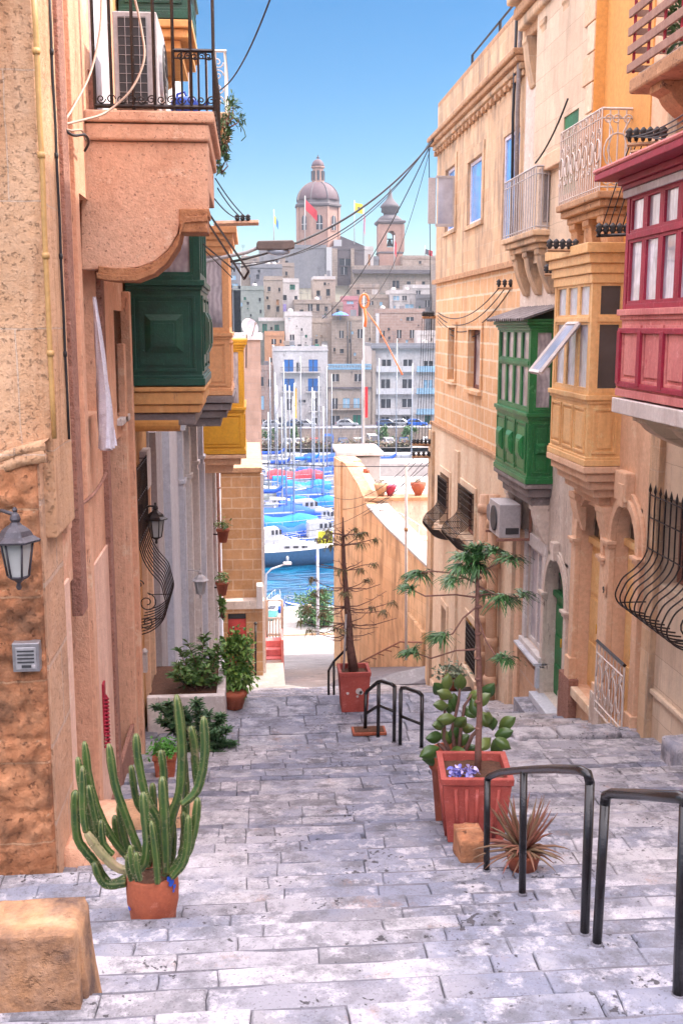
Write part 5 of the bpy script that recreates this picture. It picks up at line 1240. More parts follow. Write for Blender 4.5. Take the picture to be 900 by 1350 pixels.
for py in (680, 712, 745): a.bar((LX + .35, 26.5, zy(py, 28)), (LX + .35, 28.5, zy(py, 28)), .05); a.bar((LX, 26.5, zy(py, 28)), (LX + .35, 26.5, zy(py, 28)), .05)
a.build('bars', m_red, t)

# raking wall with its terrace
N_ = Vector((at_y(567, 750, 31).x, 31, 0)); Fp = Vector((at_y(443, 605, 40).x, 40, 0))
dv = (Fp - N_); Lw = dv.length; dv.normalize(); nv = Vector((dv.y, -dv.x, 0))   # nv points to the right/back side
if nv.x < 0: nv = -nv
def onwall(px, py):
    d = ray(px, py); nn = Vector((nv.x, nv.y, 0)); return d * (N_.dot(nn) / d.dot(nn))
def uw(p): return (Vector((p.x, p.y, 0)) - N_).dot(dv)
pw = [onwall(*q) for q in ((567, 752), (540, 726), (510, 697), (484, 668), (472, 640), (455, 613), (443, 603))]
m_rake = stone('apricot_rendered_wall', (.82, .56, .34), (.76, .48, .27), (.62, .4, .25), 1.0, .42, .008, .6, .6, .4, stain=(.26, .15, .09), stain_amt=.9, st0=.47, ssc=(1.3, 1.3, .22))
t = thing('raking_wall_building', 'apricot walled building with a raking white parapet above the shaded lane', 'building', (4.2, 35, -11)); rk = t
poly = [(0, -15), (0, pw[0].z)] + [(uw(p), p.z) for p in pw[1:]] + [(Lw, -15)]
fw_ = lambda u, v, w_: N_ + dv * u + nv * w_ + Vector((0, 0, v))
a = MB(); a.prism(poly, fw_, 0, .7); a.build('wall', m_rake, t)
cp = [(uw(p), p.z) for p in pw[:4]]
a = MB(); a.prism([(u, v + .003) for u, v in cp] + [(u, v + .09) for u, v in reversed(cp)], fw_, -.05, .78); a.build('parapet_coping', m_wdeck, t, bevel=.02)
cp = [(uw(p), p.z) for p in pw[3:]]
a = MB(); a.prism([(u, v + .003) for u, v in cp] + [(u, v + .06) for u, v in reversed(cp)], fw_, -.03, .4); a.build('upper_coping', m_corb, t, bevel=.02)
a = MB(); a.prism([(Lw - .75, -15), (Lw - .75, pw[-1].z - .05), (Lw + .05, pw[-1].z + .02), (Lw + .05, -15)], fw_, -.08, .75); a.build('end_pier', m_rake, t)
a = MB(); a.prism([(.3, -15), (.3, -9.3), (1.6, -9.0), (1.6, -15)], fw_, -.12, 0); a.build('buttress', m_rake, t)
# yard floor inside, back wall, terrace
zd = zy(735, 36)
a = MB(); P_ = [fw_(0, 0, .7), fw_(6.2, 0, .7), Vector((12, 37.2, 0)), Vector((12, 31.5, 0))]
a.prism([(p.x, p.y) for p in P_], lambda u, v, w_: (u, v, w_), -14, -7.6); a.build('yard_floor', m_palew, t)
zt1 = zy(660, 36.8, 540); xl = onwall(480, 668).x
a = MB(); a.box(xy(484, 36.8, 690), 12, 36.8, 37.4, -8, zt1); a.build('back_wall', m_palew, t)
a = MB(); a.box(xy(484, 36.8, 690) - .1, 12, 36.7, 37.5, zt1 + .003, zt1 + .14); a.build('back_coping', m_corb, t, bevel=.02)
a = MB(); a.prism([(xy(475, 37.4, 660), 37.4), (12, 37.4), (12, 50), (4.5, 50), (3.7, 41)], lambda u, v, w_: (u, v, w_), -9, zt1 - .15); a.build('terrace_floor', m_wdeck, t)
a = MB(); zz = zt1 - .15; a.box(xy(500, 44, 640), 12, 44, 44.3, zz, zz + .55); a.build('terrace_wall', m_wdeck, t)
a = MB(); xa, xb = xy(447, 41, 610), xy(500, 41, 610); a.prism([(xa, zy(603, 41)), (xb, zy(600, 41)), (xb, -9), (xa, -12)], lambda u, v, w_: (u, w_, v), 40.6, 43.2); a.build('white_block', m_wdeck, t, bevel=.05)
a = MB(); a.box(xa - .1, xb + .1, 40.5, 43.3, zy(601, 41) + .05, zy(598, 41) + .12); a.build('block_coping', m_white, t, bevel=.03)
a = MB(); a.box(xy(552, 33.5, 725), xy(575, 33.5, 725), 33.3, 34, -8, zy(712, 33.5)); a.build('pillar', m_peach, t, bevel=.02)
# terrace rail
a = MB(); pts = [P3(500, 672, 36), P3(528, 677, 35), P3(552, 692, 34), P3(566, 704, 33.4)]
a.tube(pts, .025, 5); a.tube([p - Vector((0, 0, .35)) for p in pts[1:]], .02, 5)
for p in pts: a.tube([p, p - Vector((0, 0, 1.0))], .02, 5)
tag(a.build('terrace_rail', m_wiron), 'thin white rail of the small yard behind the raking parapet', 'railing')
for i, (px, py, s_, mt_, pl_) in enumerate(((502, 641, 1, m_corb, 1), (514, 640, .9, m_red, 0), (551, 640, 1.1, m_tc, 1))):
    p = P3(px, py + 9, 37.1); p.z = zt1 + .14
    t = thing('terrace_pot', ['brown pot with a dry plant on the terrace wall', 'pink red pot on the terrace wall', 'round terracotta pot on a stand, rightmost on the terrace wall'][i], 'flower pot', p)
    a = MB(); a.lathe(p, [(.1 * s_, 0), (.12 * s_, .05), (.22 * s_, .25), (.27 * s_, .42 * s_), (.22 * s_, .42 * s_)], 14); a.build('pot', mt_, t)
    if pl_: a = MB(); rg = random.Random(i); leaves(a, [p + Vector((rg.gauss(0, .1), rg.gauss(0, .1), .5 + rg.gauss(0, .07))) for _ in range(60)], .14, .03, rg); a.build('foliage', leafmat('dry_leaves', (.25, .16, .08), (.12, .14, .05)), t)
t = thing('driftwood_trellis', 'small leaning timber trellis at the top of the raking wall', 'trellis', P3(484, 640, 38))
a = MB(); a.bar(P3(482, 645, 38.5), P3(481, 618, 38.5), .1); a.bar(P3(488, 645, 38.5), P3(484, 620, 38.5), .1); a.bar(P3(486, 637, 38.5), P3(481, 632, 38.5), .06); a.build('posts', m_tc, t)
# lane in front of that wall, its hand rail
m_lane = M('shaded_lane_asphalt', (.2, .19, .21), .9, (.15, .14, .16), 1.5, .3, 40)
ln = MB(); A_ = fw_(7.5, 0, -.02); B_ = fw_(-.4, 0, -.02)
ln.add([(A_.x, A_.y, prof2(A_.y) + .03), (B_.x, B_.y, -10.15), (B_.x + .9, 29.6, -10.35), (2.2, 31.2, prof2(31.2) + .05)], [(0, 1, 2, 3)])
ln.add([(B_.x + .9, 29.6, -10.35), (2.2, 31.2, prof2(31.2) + .05), (2.2, 31.2, -13), (B_.x + .9, 29.6, -13)], [(0, 1, 2, 3)])
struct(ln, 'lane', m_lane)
t = thing('lane_handrail', 'rusty handrail climbing along the apricot wall above the lane', 'railing', onwall(490, 872))
a = MB(); p0, p1, p2 = [onwall(*q) - nv * .25 for q in ((478, 875), (537, 845), (566, 846))]
a.tube([p0, p1, p2], .03, 5)
for k in range(7): p = p0.lerp(p1, k / 6); a.tube([p, p - Vector((0, 0, .9))], .015, 5) if k in (0,) else a.tube([p, p + nv * .25 - Vector((0, 0, .08))], .02, 5)
a.build('rail', m_pinkd, t)
# stepped pink kiosk stairs by the end house
t = thing('pink_steps', 'small flight of pink painted steps beside the honey stone house', 'steps', P3(361, 885, 33))
xa, xb = xy(351, 33, 860), xy(371, 33, 860)
for k in range(4): a = MB(); zz = zy(880, 33) - .15 + k * .21; a.box(xa, xb, 33 + k * .3, 34.3, zz, zz + .205); a.build('step', m_pnk, t, bevel=.01)
for x in (xa - .04, xb + .04): a = MB(); a.box(x - .04, x + .04, 33, 34.3, -11.6, zy(842, 33)); a.build('side_panel', m_pnk, t)
# white glazed gate frame above it
t = thing('white_railing', 'white railing frame above the pink steps beside the water', 'railing', P3(361, 845, 36))
a = MB(); 
for px in (352, 372): a.bar(P3(px, 850, 36), P3(px, 791, 36), .07)
for py in (791, 815, 836): a.bar(P3(352, py, 36), P3(372, py, 36), .05)
for px in (356, 360, 364, 368): a.bar(P3(px, 850, 36), P3(px, 815, 36), .03)
a.build('frame', m_wiron, t)
p = P3(337, 857, 31); t = thing('iron_bollard', 'thin dark post on the pavement in front of the honey stone house', 'post', p)
a = MB(); a.tube([P3(337, 890, 31), P3(337, 824, 31)], .035, 6); a.build('shaft', m_iron, t); a = MB(); a.lathe(P3(337, 823, 31), [(.05, 0), (.06, .03), (.02, .07)], 8); a.build('knob', m_iron, t)
pv = MB(); pv.box(-1.6, .9, 30.4, 35.5, -12.5, prof2(31) + .22); struct(pv, 'pavement', m_quay)

# quay furniture: lamp post, sign, bush, small boat on trailer
p = P3(419, 842, 77.2)
t = thing('lamp_post', 'tall thin grey lamp post on the quay beside the round bush', 'lamp post', (p.x, p.y, prof2(77.2)))
tp = P3(419, 700, 77.2); a = MB(); a.tube([(p.x, p.y, prof2(77)), (p.x, p.y, tp.z)], [.13, .08], 8); a.build('pole', m_acw, t)
a = MB(); a.box(p.x + .05, p.x + 1.1, 77.1, 77.18, zy(716, 77.2), zy(700, 77.2)); a.build('yellow_board', M('yellow_sign_paint', (.75, .75, .05), .5), t)
a = MB(); a.prism([(p.x + .3, zy(709, 77.2)), (p.x + .8, zy(710, 77.2)), (p.x + .9, zy(705, 77.2)), (p.x + .5, zy(704, 77.2))], lambda u, v, w_: (u, w_, v), 77.06, 77.09); a.build('mark', m_fin, t)
t = thing('quay_lamp', 'bent lamp arm with a flat head reaching over the water', 'street lamp', P3(352, 760, 60))
a = MB(); a.tube([P3(350, 830, 60), P3(351, 757, 60), P3(358, 750, 60), P3(375, 744, 60)], .05, 6); a.build('arm', m_acw, t); a = MB(); q_ = P3(379, 743, 60); a.box(q_.x - .25, q_.x + .22, 59.85, 60.15, q_.z - .05, q_.z + .08); a.build('head', m_white, t, bevel=.03)
qb = P3(420, 822, 80)
lf2 = leafmat('shrub_leaves', (.03, .1, .03), (.1, .2, .06))
bush('round_shrub', 'round green shrub standing on the sunlit quay edge', 'shrub', (xy(420, 81, 805), 81, -23.2 + 1.35), (1.6, 1.4, 1.3), 3600, lf2, .24, .13, 31, droop=.3)
# rough edge stones of the quay
rb = random.Random(9)
for k in range(4):
    x = -2.2 + k * 2.1 + rb.uniform(-.2, .2); s_ = rb.uniform(.3, .55)
    o = rough_box(x, x + s_ * 1.8, 85.3, 86.3, -23.3, -23.2 + s_, .08, 3).build('quay_rock', m_stonew)
    tag(o, ['leftmost pale rock on the quay edge', 'second pale rock on the quay edge, left of the round shrub', 'pale rock on the quay edge just behind the round shrub', 'rightmost pale rock on the quay edge'][k], 'rock', 'rocks along the quay edge')

# ================================================================ FOREGROUND THINGS
def drop(px, py, lo=2.0, hi=15.3, f=None):
    """where the line of sight through a photo pixel meets the stairs"""
    d = ray(px, py); f = f or prof; y = lo
    while y < hi:
        if d.z / d.y * y <= f(y) + .002: return Vector((d.x / d.y * y, y, f(y)))
        y += .01
    return Vector((d.x / d.y * hi, hi, f(hi)))
def rail(label, pts_top, posts, r=.028, mat=m_blk, mid=False, name='handrail'):
    """pts_top: top bar points, posts: (top point index or point, bottom point)"""
    t = thing(name, label, 'handrail', posts[0][1])
    a = MB(); a.tube(pts_top, r, 10); a.build('top_bar', mat, t)
    for (p, q_) in posts: a = MB(); a.tube([p, Vector(q_) - Vector((0, 0, .05))], r * .96, 10); a.build('post', mat, t); a = MB(); a.lathe(q_, [(r * 1.25, -.03), (r * 1.3, .003), (r * 1.05, .008)], 10); a.build('foot', m_joint, t)
    if mid: a = MB(); a.tube(mid, r * .8, 8); a.build('middle_bar', mat, t)
    return t
# right hand rail A
b1, b2, b3 = drop(641, 1147), drop(688, 1178), drop(770, 1230)
t1, t2, t3 = at_y(642, 1027, b1.y), at_y(692, 1026, b2.y), at_y(777, 1032, b3.y)
c1 = at_y(640, 1021, b1.y); tl = [t1, at_y(643, 1021, b1.y) + Vector((.01, -.03, 0)), at_y(660, 1018, (b1.y + b2.y) / 2 + .1), at_y(690, 1015, b2.y), at_y(730, 1013.5, (b2.y + b3.y) / 2 - .1), at_y(764, 1015, b3.y + .08), at_y(774, 1020, b3.y), t3]
rail('black iron handrail with three posts beside the big red planter', tl, [(t1, b1), (at_y(690, 1016, b2.y), b2), (t3, b3)], .0235)
b4 = drop(786, 1245); b5 = drop(894, 1313)
t4, t5 = at_y(797, 1060, b4.y), at_y(903, 1062, b5.y)
rail('black iron handrail running out of the right edge of the picture', [t4, at_y(798, 1049, b4.y) , at_y(806, 1046, b4.y - .1), at_y(850, 1048, (b4.y + b5.y) / 2), at_y(896, 1051, b5.y + .02), at_y(905, 1054, b5.y), t5], [(t4, b4), (t5, b5)], .0235)
# far rails on the landing
def near(px, py): return at_z(px, py, Z_L)
def L_(px, py):
    q_ = at_z(px, py, Z_L); return q_
q1, q2, q3 = at_z(481, 979, Z_L), at_z(498, 984, Z_L), at_z(519, 989, Z_L)
q1, q2, q3 = Vector((xy(481, 13.8, 979), 13.8, Z_L)), Vector((xy(498, 13.6, 984), 13.6, Z_L)), Vector((xy(519, 13.35, 989), 13.35, prof(13.35)))
rail('black handrail with a sloping end at the landing, left of its pair', [at_y(482, 915, q1.y), at_y(484, 911, q1.y), at_y(498, 899, q2.y), at_y(503, 898, q2.y - .05), at_y(516, 902, q3.y), at_y(520, 905, q3.y)],
     [(at_y(482, 914, q1.y), q1), (at_y(499, 900, q2.y), q2), (at_y(520, 904, q3.y), q3)], .026, mid=[at_y(482, 941, q1.y), at_y(499, 930, q2.y), at_y(520, 938, q3.y)])
q4, q5 = Vector((xy(527, 13.2, 991), 13.2, prof(13.2))), Vector((xy(555, 12.75, 1006), 12.75, prof(12.75)))
rail('black handrail with two posts at the landing, right of its pair', [at_y(528, 911, q4.y), at_y(529, 907, q4.y), at_y(535, 907, q4.y - .05), at_y(552, 913, q5.y), at_y(556, 917, q5.y)],
     [(at_y(528, 909, q4.y), q4), (at_y(556, 916, q5.y), q5)], .026, mid=[at_y(528, 944, q4.y), at_y(556, 955, q5.y)])
g1_, g2_ = P3(433, 918, 16.2), P3(440, 918, 15.9)
rail('thin black handrail descending behind the far red planter', [at_y(433, 884, 16.2), at_y(440, 872, 15.9), at_y(457, 855, 15.6)], [(at_y(433, 884, 16.2), g1_ - Vector((0, 0, .3))), (at_y(440, 872, 15.9), g2_ - Vector((0, 0, .3)))], .02)

# square ribbed planter
def planter(parent, c, w0, w1, h, mat, ribs=3, wall=.035, soil=True, rot=0):
    """tapered square box: w0 foot width, w1 rim width"""
    a = MB(); c = Vector(c); k0, k1 = w0 / math.sqrt(2), w1 / math.sqrt(2)
    a.lathe(c, [(k0, 0), (k0 + (k1 - k0) * .9, h * .9), (k1 * 1.02, h * .9), (k1 * 1.04, h), (k1 - wall * 1.4, h), (k1 - wall * 1.6, h * .86)], 4, smooth=False, rot=R(45) + rot)
    a.build('tub', mat, parent, bevel=.012)
    rbm = MB(); Rm = Matrix.Rotation(rot, 3, 'Z')
    for s_ in range(4):
        Rr = Matrix.Rotation(rot + s_ * math.pi / 2, 3, 'Z')
        for k in range(ribs * 2 - 1):
            if ribs <= 0: break
            f = (k + 1) / (ribs * 2) * 2 - 1
            y0_, y1_ = -(w0 + (w1 - w0) * .05) / 2, -(w0 + (w1 - w0) * .82) / 2
            q0, q1 = Rr @ Vector((f * w0 / 2 * .95, y0_ - .004, h * .04)), Rr @ Vector((f * w1 / 2 * .92, y1_ - .004, h * .84))
            rbm.tube([c + q0, c + q1], w0 * .035, 6, cap=True)
    if ribs > 0: rbm.build('ribs', mat, parent)
    if soil:
        n_ = 14; kk = (w1 / 2 - wall) * .97; rows = [[c + Rm @ Vector((-kk + 2 * kk * i / n_, -kk + 2 * kk * j / n_, h * .88 + .012 * noise.noise(Vector((i * .9, j * .9, 3))) + .02 * (1 - ((i / n_ * 2 - 1) ** 2 + (j / n_ * 2 - 1) ** 2) / 2))) for i in range(n_ + 1)] for j in range(n_ + 1)]
        s_ = MB(); s_.sheet(rows); s_.build('soil', m_soil, parent)
pc = drop(615, 1104); Yc2 = pc.y + .1
w1 = (xy(671, Yc2 - .2, 1030) - xy(578, Yc2 - .2, 1030)) * .98; w0 = (xy(662, Yc2 - .1, 1100) - xy(590, Yc2 - .1, 1100)) * .98
hc = at_y(620, 1028, Yc2 - w1 / 2).z - at_y(620, 1112, Yc2 - w0 / 2).z
cx_ = xy(624, Yc2, 1060); C = Vector((cx_, Yc2 + .02, at_y(620, 1113, Yc2 - w0 / 2).z))
t = thing('potted_sapling', 'young tree in a big ribbed red planter in front of the near handrail', 'potted tree', C); sapl = t
planter(t, C, w0, w1, hc, m_redp, 3, .04, rot=R(-6))
a = MB(); a.box(C.x - w0 * .4, C.x + w0 * .45, C.y - w0 * .3, C.y + w0 * .5, C.z - .35, C.z + .0); a.build('base', m_corb, t)
YT = C.y + .02
tr = [(629, 1022), (630, 985), (632, 930), (631, 870), (628, 820), (629, 770), (628, 735)]
a = MB(); a.tube([at_y(px, py, YT) for px, py in tr], [.032, .028, .024, .022, .019, .016, .012], 8)
for py in (995, 960, 925, 895, 868, 835, 800, 762): q_ = at_y(630, py, YT); a.lathe(q_ + Vector((0, 0, -.012)), [(.024, 0), (.032, .012), (.024, .024)], 8)
a.build('trunk', m_bark, t)
m_needle = leafmat('dark_needle_leaves', (.015, .07, .018), (.05, .13, .03), .45)
rg = random.Random(12)
def tuft(parent, c, n, L, spread=1, down=.6, dirv=(0, 0, 0), nm='leaf_tuft', mat=None, W=.013):
    a = MB(); c = Vector(c); n = int(n * 1.7)
    for i in range(n):
        q_ = rg.uniform(0, 2 * math.pi); el = rg.uniform(-.1, .9)
        d = Vector((math.cos(q_) * math.cos(el) * spread, math.sin(q_) * math.cos(el) * spread, math.sin(el) * .55)) + Vector(dirv)
        d.normalize(); l = L * rg.uniform(.55, 1.1); s_ = d.cross(Vector((0, 0, 1))).normalized() * W * .5
        o_ = c + Vector((rg.gauss(0, .025), rg.gauss(0, .025), rg.gauss(0, .012)))
        P_ = [o_ + d * l * f - Vector((0, 0, down * l * f * f)) for f in (0, .35, .7, 1)]
        ws = (.5, 1, .8, .1); v = []
        for p, w_ in zip(P_, ws): v += [p - s_ * w_, p + s_ * w_ + Vector((0, 0, .004))]
        a.add(v, [(0, 1, 3, 2), (2, 3, 5, 4), (4, 5, 7, 6)])
    return a.build(nm, mat or m_needle, parent)
br = [((629, 770), [(600, 756), (570, 753), (552, 756)], 60, .17, .25), ((629, 757), [(650, 745), (672, 737)], 55, .17, .0), ((629, 772), [(645, 780), (662, 788)], 60, .2, -.1), ((629, 770), [(615, 762), (597, 764)], 45, .15, -.2),
      ((629, 788), [(600, 784), (560, 786), (540, 776)], 40, .14, .1), ((628, 800), [(610, 815), (596, 836), (582, 838)], 55, .17, .0), ((629, 856), [(600, 858), (568, 868), (545, 860)], 50, .16, .2), ((630, 815), [(640, 845), (655, 868), (664, 868)], 45, .15, -.2),
      ((629, 740), [(640, 733), (650, 727)], 60, .17, .1), ((629, 745), [(618, 742), (608, 748)], 45, .15, -.1), ((629, 788), [(636, 784), (640, 782)], 40, .12, .1), ((629, 785), [(650, 782), (674, 790), (690, 784)], 40, .15, .3)]
for s_, pts, n_, L, dy in br:
    a = MB(); P_ = [at_y(*s_, YT)] + [at_y(px, py, YT + dy * (k + 1) / len(pts)) for k, (px, py) in enumerate(pts)]
    a.tube(P_, [.009] + [.007] * (len(P_) - 2) + [.005], 5); bo = a.build('branch', m_bark, t)
    dd = (P_[-1] - P_[-2]).normalized() * .5; tuft(bo, P_[-1], n_, L * .92, 1, .55, dd)
tuft(t, at_y(628, 736, YT), 120, .16, 1, .6, (0, 0, .35)); tuft(t, at_y(627, 728, YT), 80, .14, 1, .4, (0, 0, .9)); tuft(t, at_y(612, 735, YT - .05), 50, .14, 1, .5, (-.4, 0, .3)); tuft(t, at_y(628, 745, YT), 60, .17, 1, 1.0)
# wrapped blue flowers on the soil
a = MB(); pts = [at_y(604 + rg.uniform(-10, 22), 1018 + rg.uniform(-6, 5), YT - .16) for _ in range(60)]; leaves(a, pts, .05, .045, rg, .3); a.build('violet_flowers', leafmat('violet_petals', (.1, .12, .55), (.6, .5, .75)), t)
# rubber plant in the round pot behind
Yr = C.y + .75; p = at_y(597, 1060, Yr); zr_ = prof(Yr)
t = thing('rubber_plant', 'rubber plant with broad dark leaves in a round terracotta pot behind the red planter', 'potted plant', (p.x, Yr, zr_))
cx2 = xy(600, Yr, 1030); R_ = (xy(636, Yr, 1020) - xy(566, Yr, 1020)) / 2
zt2 = at_y(600, 1006, Yr - R_).z
a = MB(); H = zt2 - zr_; a.lathe((cx2, Yr, zr_), [(R_ * .68, 0), (R_ * .72, .03), (R_ * .9, H * .78), (R_ * 1.0, H * .8), (R_ * 1.03, H), (R_ * .93, H), (R_ * .9, H * .9)], 28); a.build('pot', m_tc, t)
a = MB(); a.lathe((cx2, Yr, zr_), [(R_ * .9, H * .89), (R_ * .5, H * .92), (.01, H * .92)], 20); a.build('soil', m_soil, t)
m_rub = leafmat('rubber_leaves', (.03, .085, .02), (.13, .17, .04), .3)
a = MB(); st = [[(600, 1005), (596, 960), (604, 925), (606, 905)], [(603, 1005), (607, 960), (612, 930), (622, 915)], [(598, 1005), (585, 975), (586, 935), (579, 915)], [(606, 1005), (622, 970), (640, 950), (650, 960)], [(600, 1005), (583, 985), (577, 980)]]
for s_ in st: a.tube([at_y(px, py, Yr + (k * .03)) for k, (px, py) in enumerate(s_)], [.022, .018, .014, .01][:len(s_)], 7)
a.build('stems', m_barkd, t)
lp = [(606, 905, 0, 1), (622, 918, 1, .6), (590, 917, -1, .5), (580, 912, -.6, 1), (585, 930, -1, .3), (598, 930, 0, .8), (615, 935, .4, -.3), (632, 925, 1, .8), (640, 915, .6, 1), (636, 945, .6, -.8), (592, 948, -.8, 0), (603, 955, .3, .5), (583, 955, -1, .2), (577, 972, -1, .1), (590, 975, -.3, .6), (605, 978, .5, .4), (570, 990, -1, -.3), (583, 995, -.5, -.2), (600, 992, .4, .1), (615, 988, .8, .3), (650, 958, 0, 1), (660, 968, 1, .4), (654, 985, .2, -1), (642, 978, -.8, -.4), (647, 948, -.7, .8), (664, 955, 1, .9), (612, 960, .6, .2), (595, 935, -.4, .4), (625, 930, .3, -1), (610, 1000, .7, 0), (575, 1002, -.8, .0), (589, 905, .1, 1), (600, 965, -.2, -.6), (660, 978, .7, -.5)]
a = MB()
for i, (px, py, dx, dz) in enumerate(lp):
    p = at_y(px, py, Yr + rg.uniform(-.18, .12)); d = Vector((dx, rg.uniform(-.8, .1), dz)).normalized(); L = rg.uniform(.15, .2); W = L * .62
    s_ = d.cross(Vector((rg.uniform(-.3, .3), -1, rg.uniform(.1, .7)))).normalized(); nn = s_.cross(d)
    if nn.y > 0: nn = -nn
    rows = []
    for j in range(7):
        f = j / 6; w_ = W * math.sin(math.pi * min(1, f * .96 + .04)) ** .75 * .5; rows.append([p + d * L * (f - .35) + s_ * w_ * e + nn * (-.03 * abs(e) ** 2 + .02 * math.sin(f * 3)) for e in (-1, -.5, 0, .5, 1)])
    a.sheet(rows)
a.build('leaves', m_rub, t)
# dry aloe with its pot, brick under the planter
p = drop(690, 1143); Ya = p.y
t = thing('dry_aloe', 'dry reddish aloe sprawling from a low brown pot behind the near handrail', 'potted plant', p)
Ra = (xy(712, Ya, 1130) - xy(667, Ya, 1130)) / 2; zt3 = at_y(690, 1122, Ya).z; px_ = xy(689, Ya, 1130)
a = MB(); a.lathe((px_, Ya, p.z), [(Ra * .8, 0), (Ra, (zt3 - p.z) * .9), (Ra * 1.05, zt3 - p.z), (Ra * .9, zt3 - p.z)], 18); a.build('pot', m_tc, t)
m_aloe = leafmat('dry_aloe_leaves', (.24, .075, .05), (.16, .11, .06), .6); a = MB(); cc = Vector((px_, Ya, zt3))
for i in range(95):
    q_ = rg.uniform(0, 2 * math.pi); el = rg.uniform(.0, 1.35); d = Vector((math.cos(q_) * math.cos(el), math.sin(q_) * math.cos(el), math.sin(el))); L = rg.uniform(.16, .4)
    P_ = [cc + d * .03 + d * L * f + Vector((0, 0, (-.35 if el < .8 else .1) * L * f * f)) + Vector((math.sin(i + f * 3) * .02 * f, 0, 0)) for f in (0, .3, .6, .85, 1)]
    a.tube(P_, [.013, .012, .009, .005, .001], 4)
a.build('leaves', m_aloe, t)
p = drop(628, 1136); o = rough_box(xy(606, p.y, 1120), xy(642, p.y, 1120), p.y - .02, p.y + .3, p.z - .06, at_y(620, 1108, p.y).z, .008, 5).build('brown_brick', m_rust); tag(o, 'worn brown stone brick wedged beside the foot of the red planter', 'brick')

# far red planter with the bare araucaria
Yf_ = 14.75; w1 = xy(487, Yf_ - .2, 885) - xy(446, Yf_ - .2, 885); w0 = xy(483, Yf_ - .2, 925) - xy(449, Yf_ - .2, 925)
C = Vector((xy(466, Yf_, 905), Yf_, Z_L)); hc = at_y(466, 887, Yf_ - w1 / 2).z - Z_L
t = thing('potted_araucaria', 'thin brown araucaria tree in a red planter at the far edge of the landing', 'potted tree', C)
planter(t, C, w0, w1, hc, m_redp, 0, .035)
a = MB()
for (px, py, s_) in ((473, 911, .05), (476, 913, .03), (458, 914, .02), (471, 918, .018)): q_ = at_y(px, py, C.y - w0 * .53); a.prism(arc(0, 0, s_, 0, 315, 7), lambda u, v, w_: (q_.x + u * (1 + .3 * math.sin(v * 90)), q_.y + w_, q_.z + v), -.016, 0.03); a.build('chipped_spot', m_white, t); a = MB()
tr = [(466, 884), (461, 850), (459, 815), (456, 780), (453, 740), (452, 700), (452, 682)]
a = MB(); a.tube([at_y(px, py, C.y) for px, py in tr], [.075, .06, .05, .04, .03, .018, .008], 9); a.build('trunk', m_barkd, t)
a = MB(); a.tube([at_y(453, 884, C.y - .1), at_y(456, 810, C.y - .08)], .014, 5); a.build('stake', m_acw, t)
m_brt = leafmat('brown_needle_tufts', (.14, .08, .04), (.14, .15, .05), .6)
whorls = [(706, .28, 7, 6), (719, .42, 8, 5), (752, .4, 7, 2), (775, .6, 7, -3), (800, .75, 9, -4), (822, .7, 8, -3), (838, .45, 6, -2)]
for py, L, n_, dr_ in whorls:
    c0 = at_y(454, py, C.y)
    for k in range(n_):
        q_ = 2 * math.pi * (k + rg.uniform(-.25, .25)) / n_; l = L * rg.uniform(.65, 1.15)
        d = Vector((math.cos(q_), math.sin(q_), 0)); P_ = [c0 + d * l * f + Vector((0, 0, l * (.22 * f if dr_ > 0 else .12 * f - .1 * math.sin(f * 3)) + rg.gauss(0, .008))) for f in (0, .3, .6, 1)]
        a = MB(); a.tube(P_, [.01, .008, .006, .004], 4)
        tw = []
        for f in (.5, .75): 
            b_ = P_[0].lerp(P_[3], f); sd_ = Vector((-d.y, d.x, .1)) * (1 if rg.random() > .5 else -1); e_ = b_ + (d * .5 + sd_) * .1; a.tube([b_, e_], .004, 4); tw.append(e_)
        bo = a.build('branch', m_barkd, t)
        if rg.random() < .6: tuft(bo, P_[3], 18, .085, 1, 1.3, d * .2, mat=m_brt, W=.014)
# small low planter on the landing
p0 = Vector((xy(464, 13.75, 978), 13.75, Z_L)); p1 = xy(508, 13.75, 978)
t = thing('window_box', 'small low terracotta trough on the landing behind the black rail', 'planter', p0)
a = MB(); zt4 = at_y(480, 964, 13.7).z; a.box(p0.x + .02, p1 - .02, 13.65, 13.87, Z_L, zt4 - .02); a.box(p0.x, p1, 13.63, 13.89, zt4 - .04, zt4); a.build('trough', m_tc, t, bevel=.006)
a = MB(); a.box(p0.x + .03, p1 - .03, 13.66, 13.86, zt4 + .001, zt4 + .008); a.build('soil', m_soil, t)

# ---- cactus
pb_ = drop(202, 1210); Yc3 = pb_.y + .15
rp = (xy(236, Yc3, 1190) - xy(168, Yc3, 1190)) / 2; cxp = xy(202, Yc3, 1190); zb_ = prof(Yc3 - .1); zb_ = at_y(202, 1219, Yc3 - rp * .8).z; ztp = at_y(202, 1150, Yc3).z
t = thing('potted_cactus', 'tall many armed green cactus in a clay pot on the steps at left', 'potted cactus', (cxp, Yc3, zb_)); cact = t
H = ztp - zb_
a = MB(); a.lathe((cxp, Yc3, zb_), [(rp * .86, -.05), (rp * .9, .02), (rp * 1.0, H * .35), (rp * 1.02, H * .7), (rp * .98, H * .95), (rp * .94, H), (rp * .86, H), (rp * .84, H * .9)], 32); a.build('pot', m_tc, t)
a = MB(); a.lathe((cxp, Yc3, zb_), [(rp * .86, H * .88), (rp * .4, H * .93), (.01, H * .94)], 20); a.build('soil', m_soil, t)
a = MB(); q0 = at_y(226, 1167, Yc3 - rp)
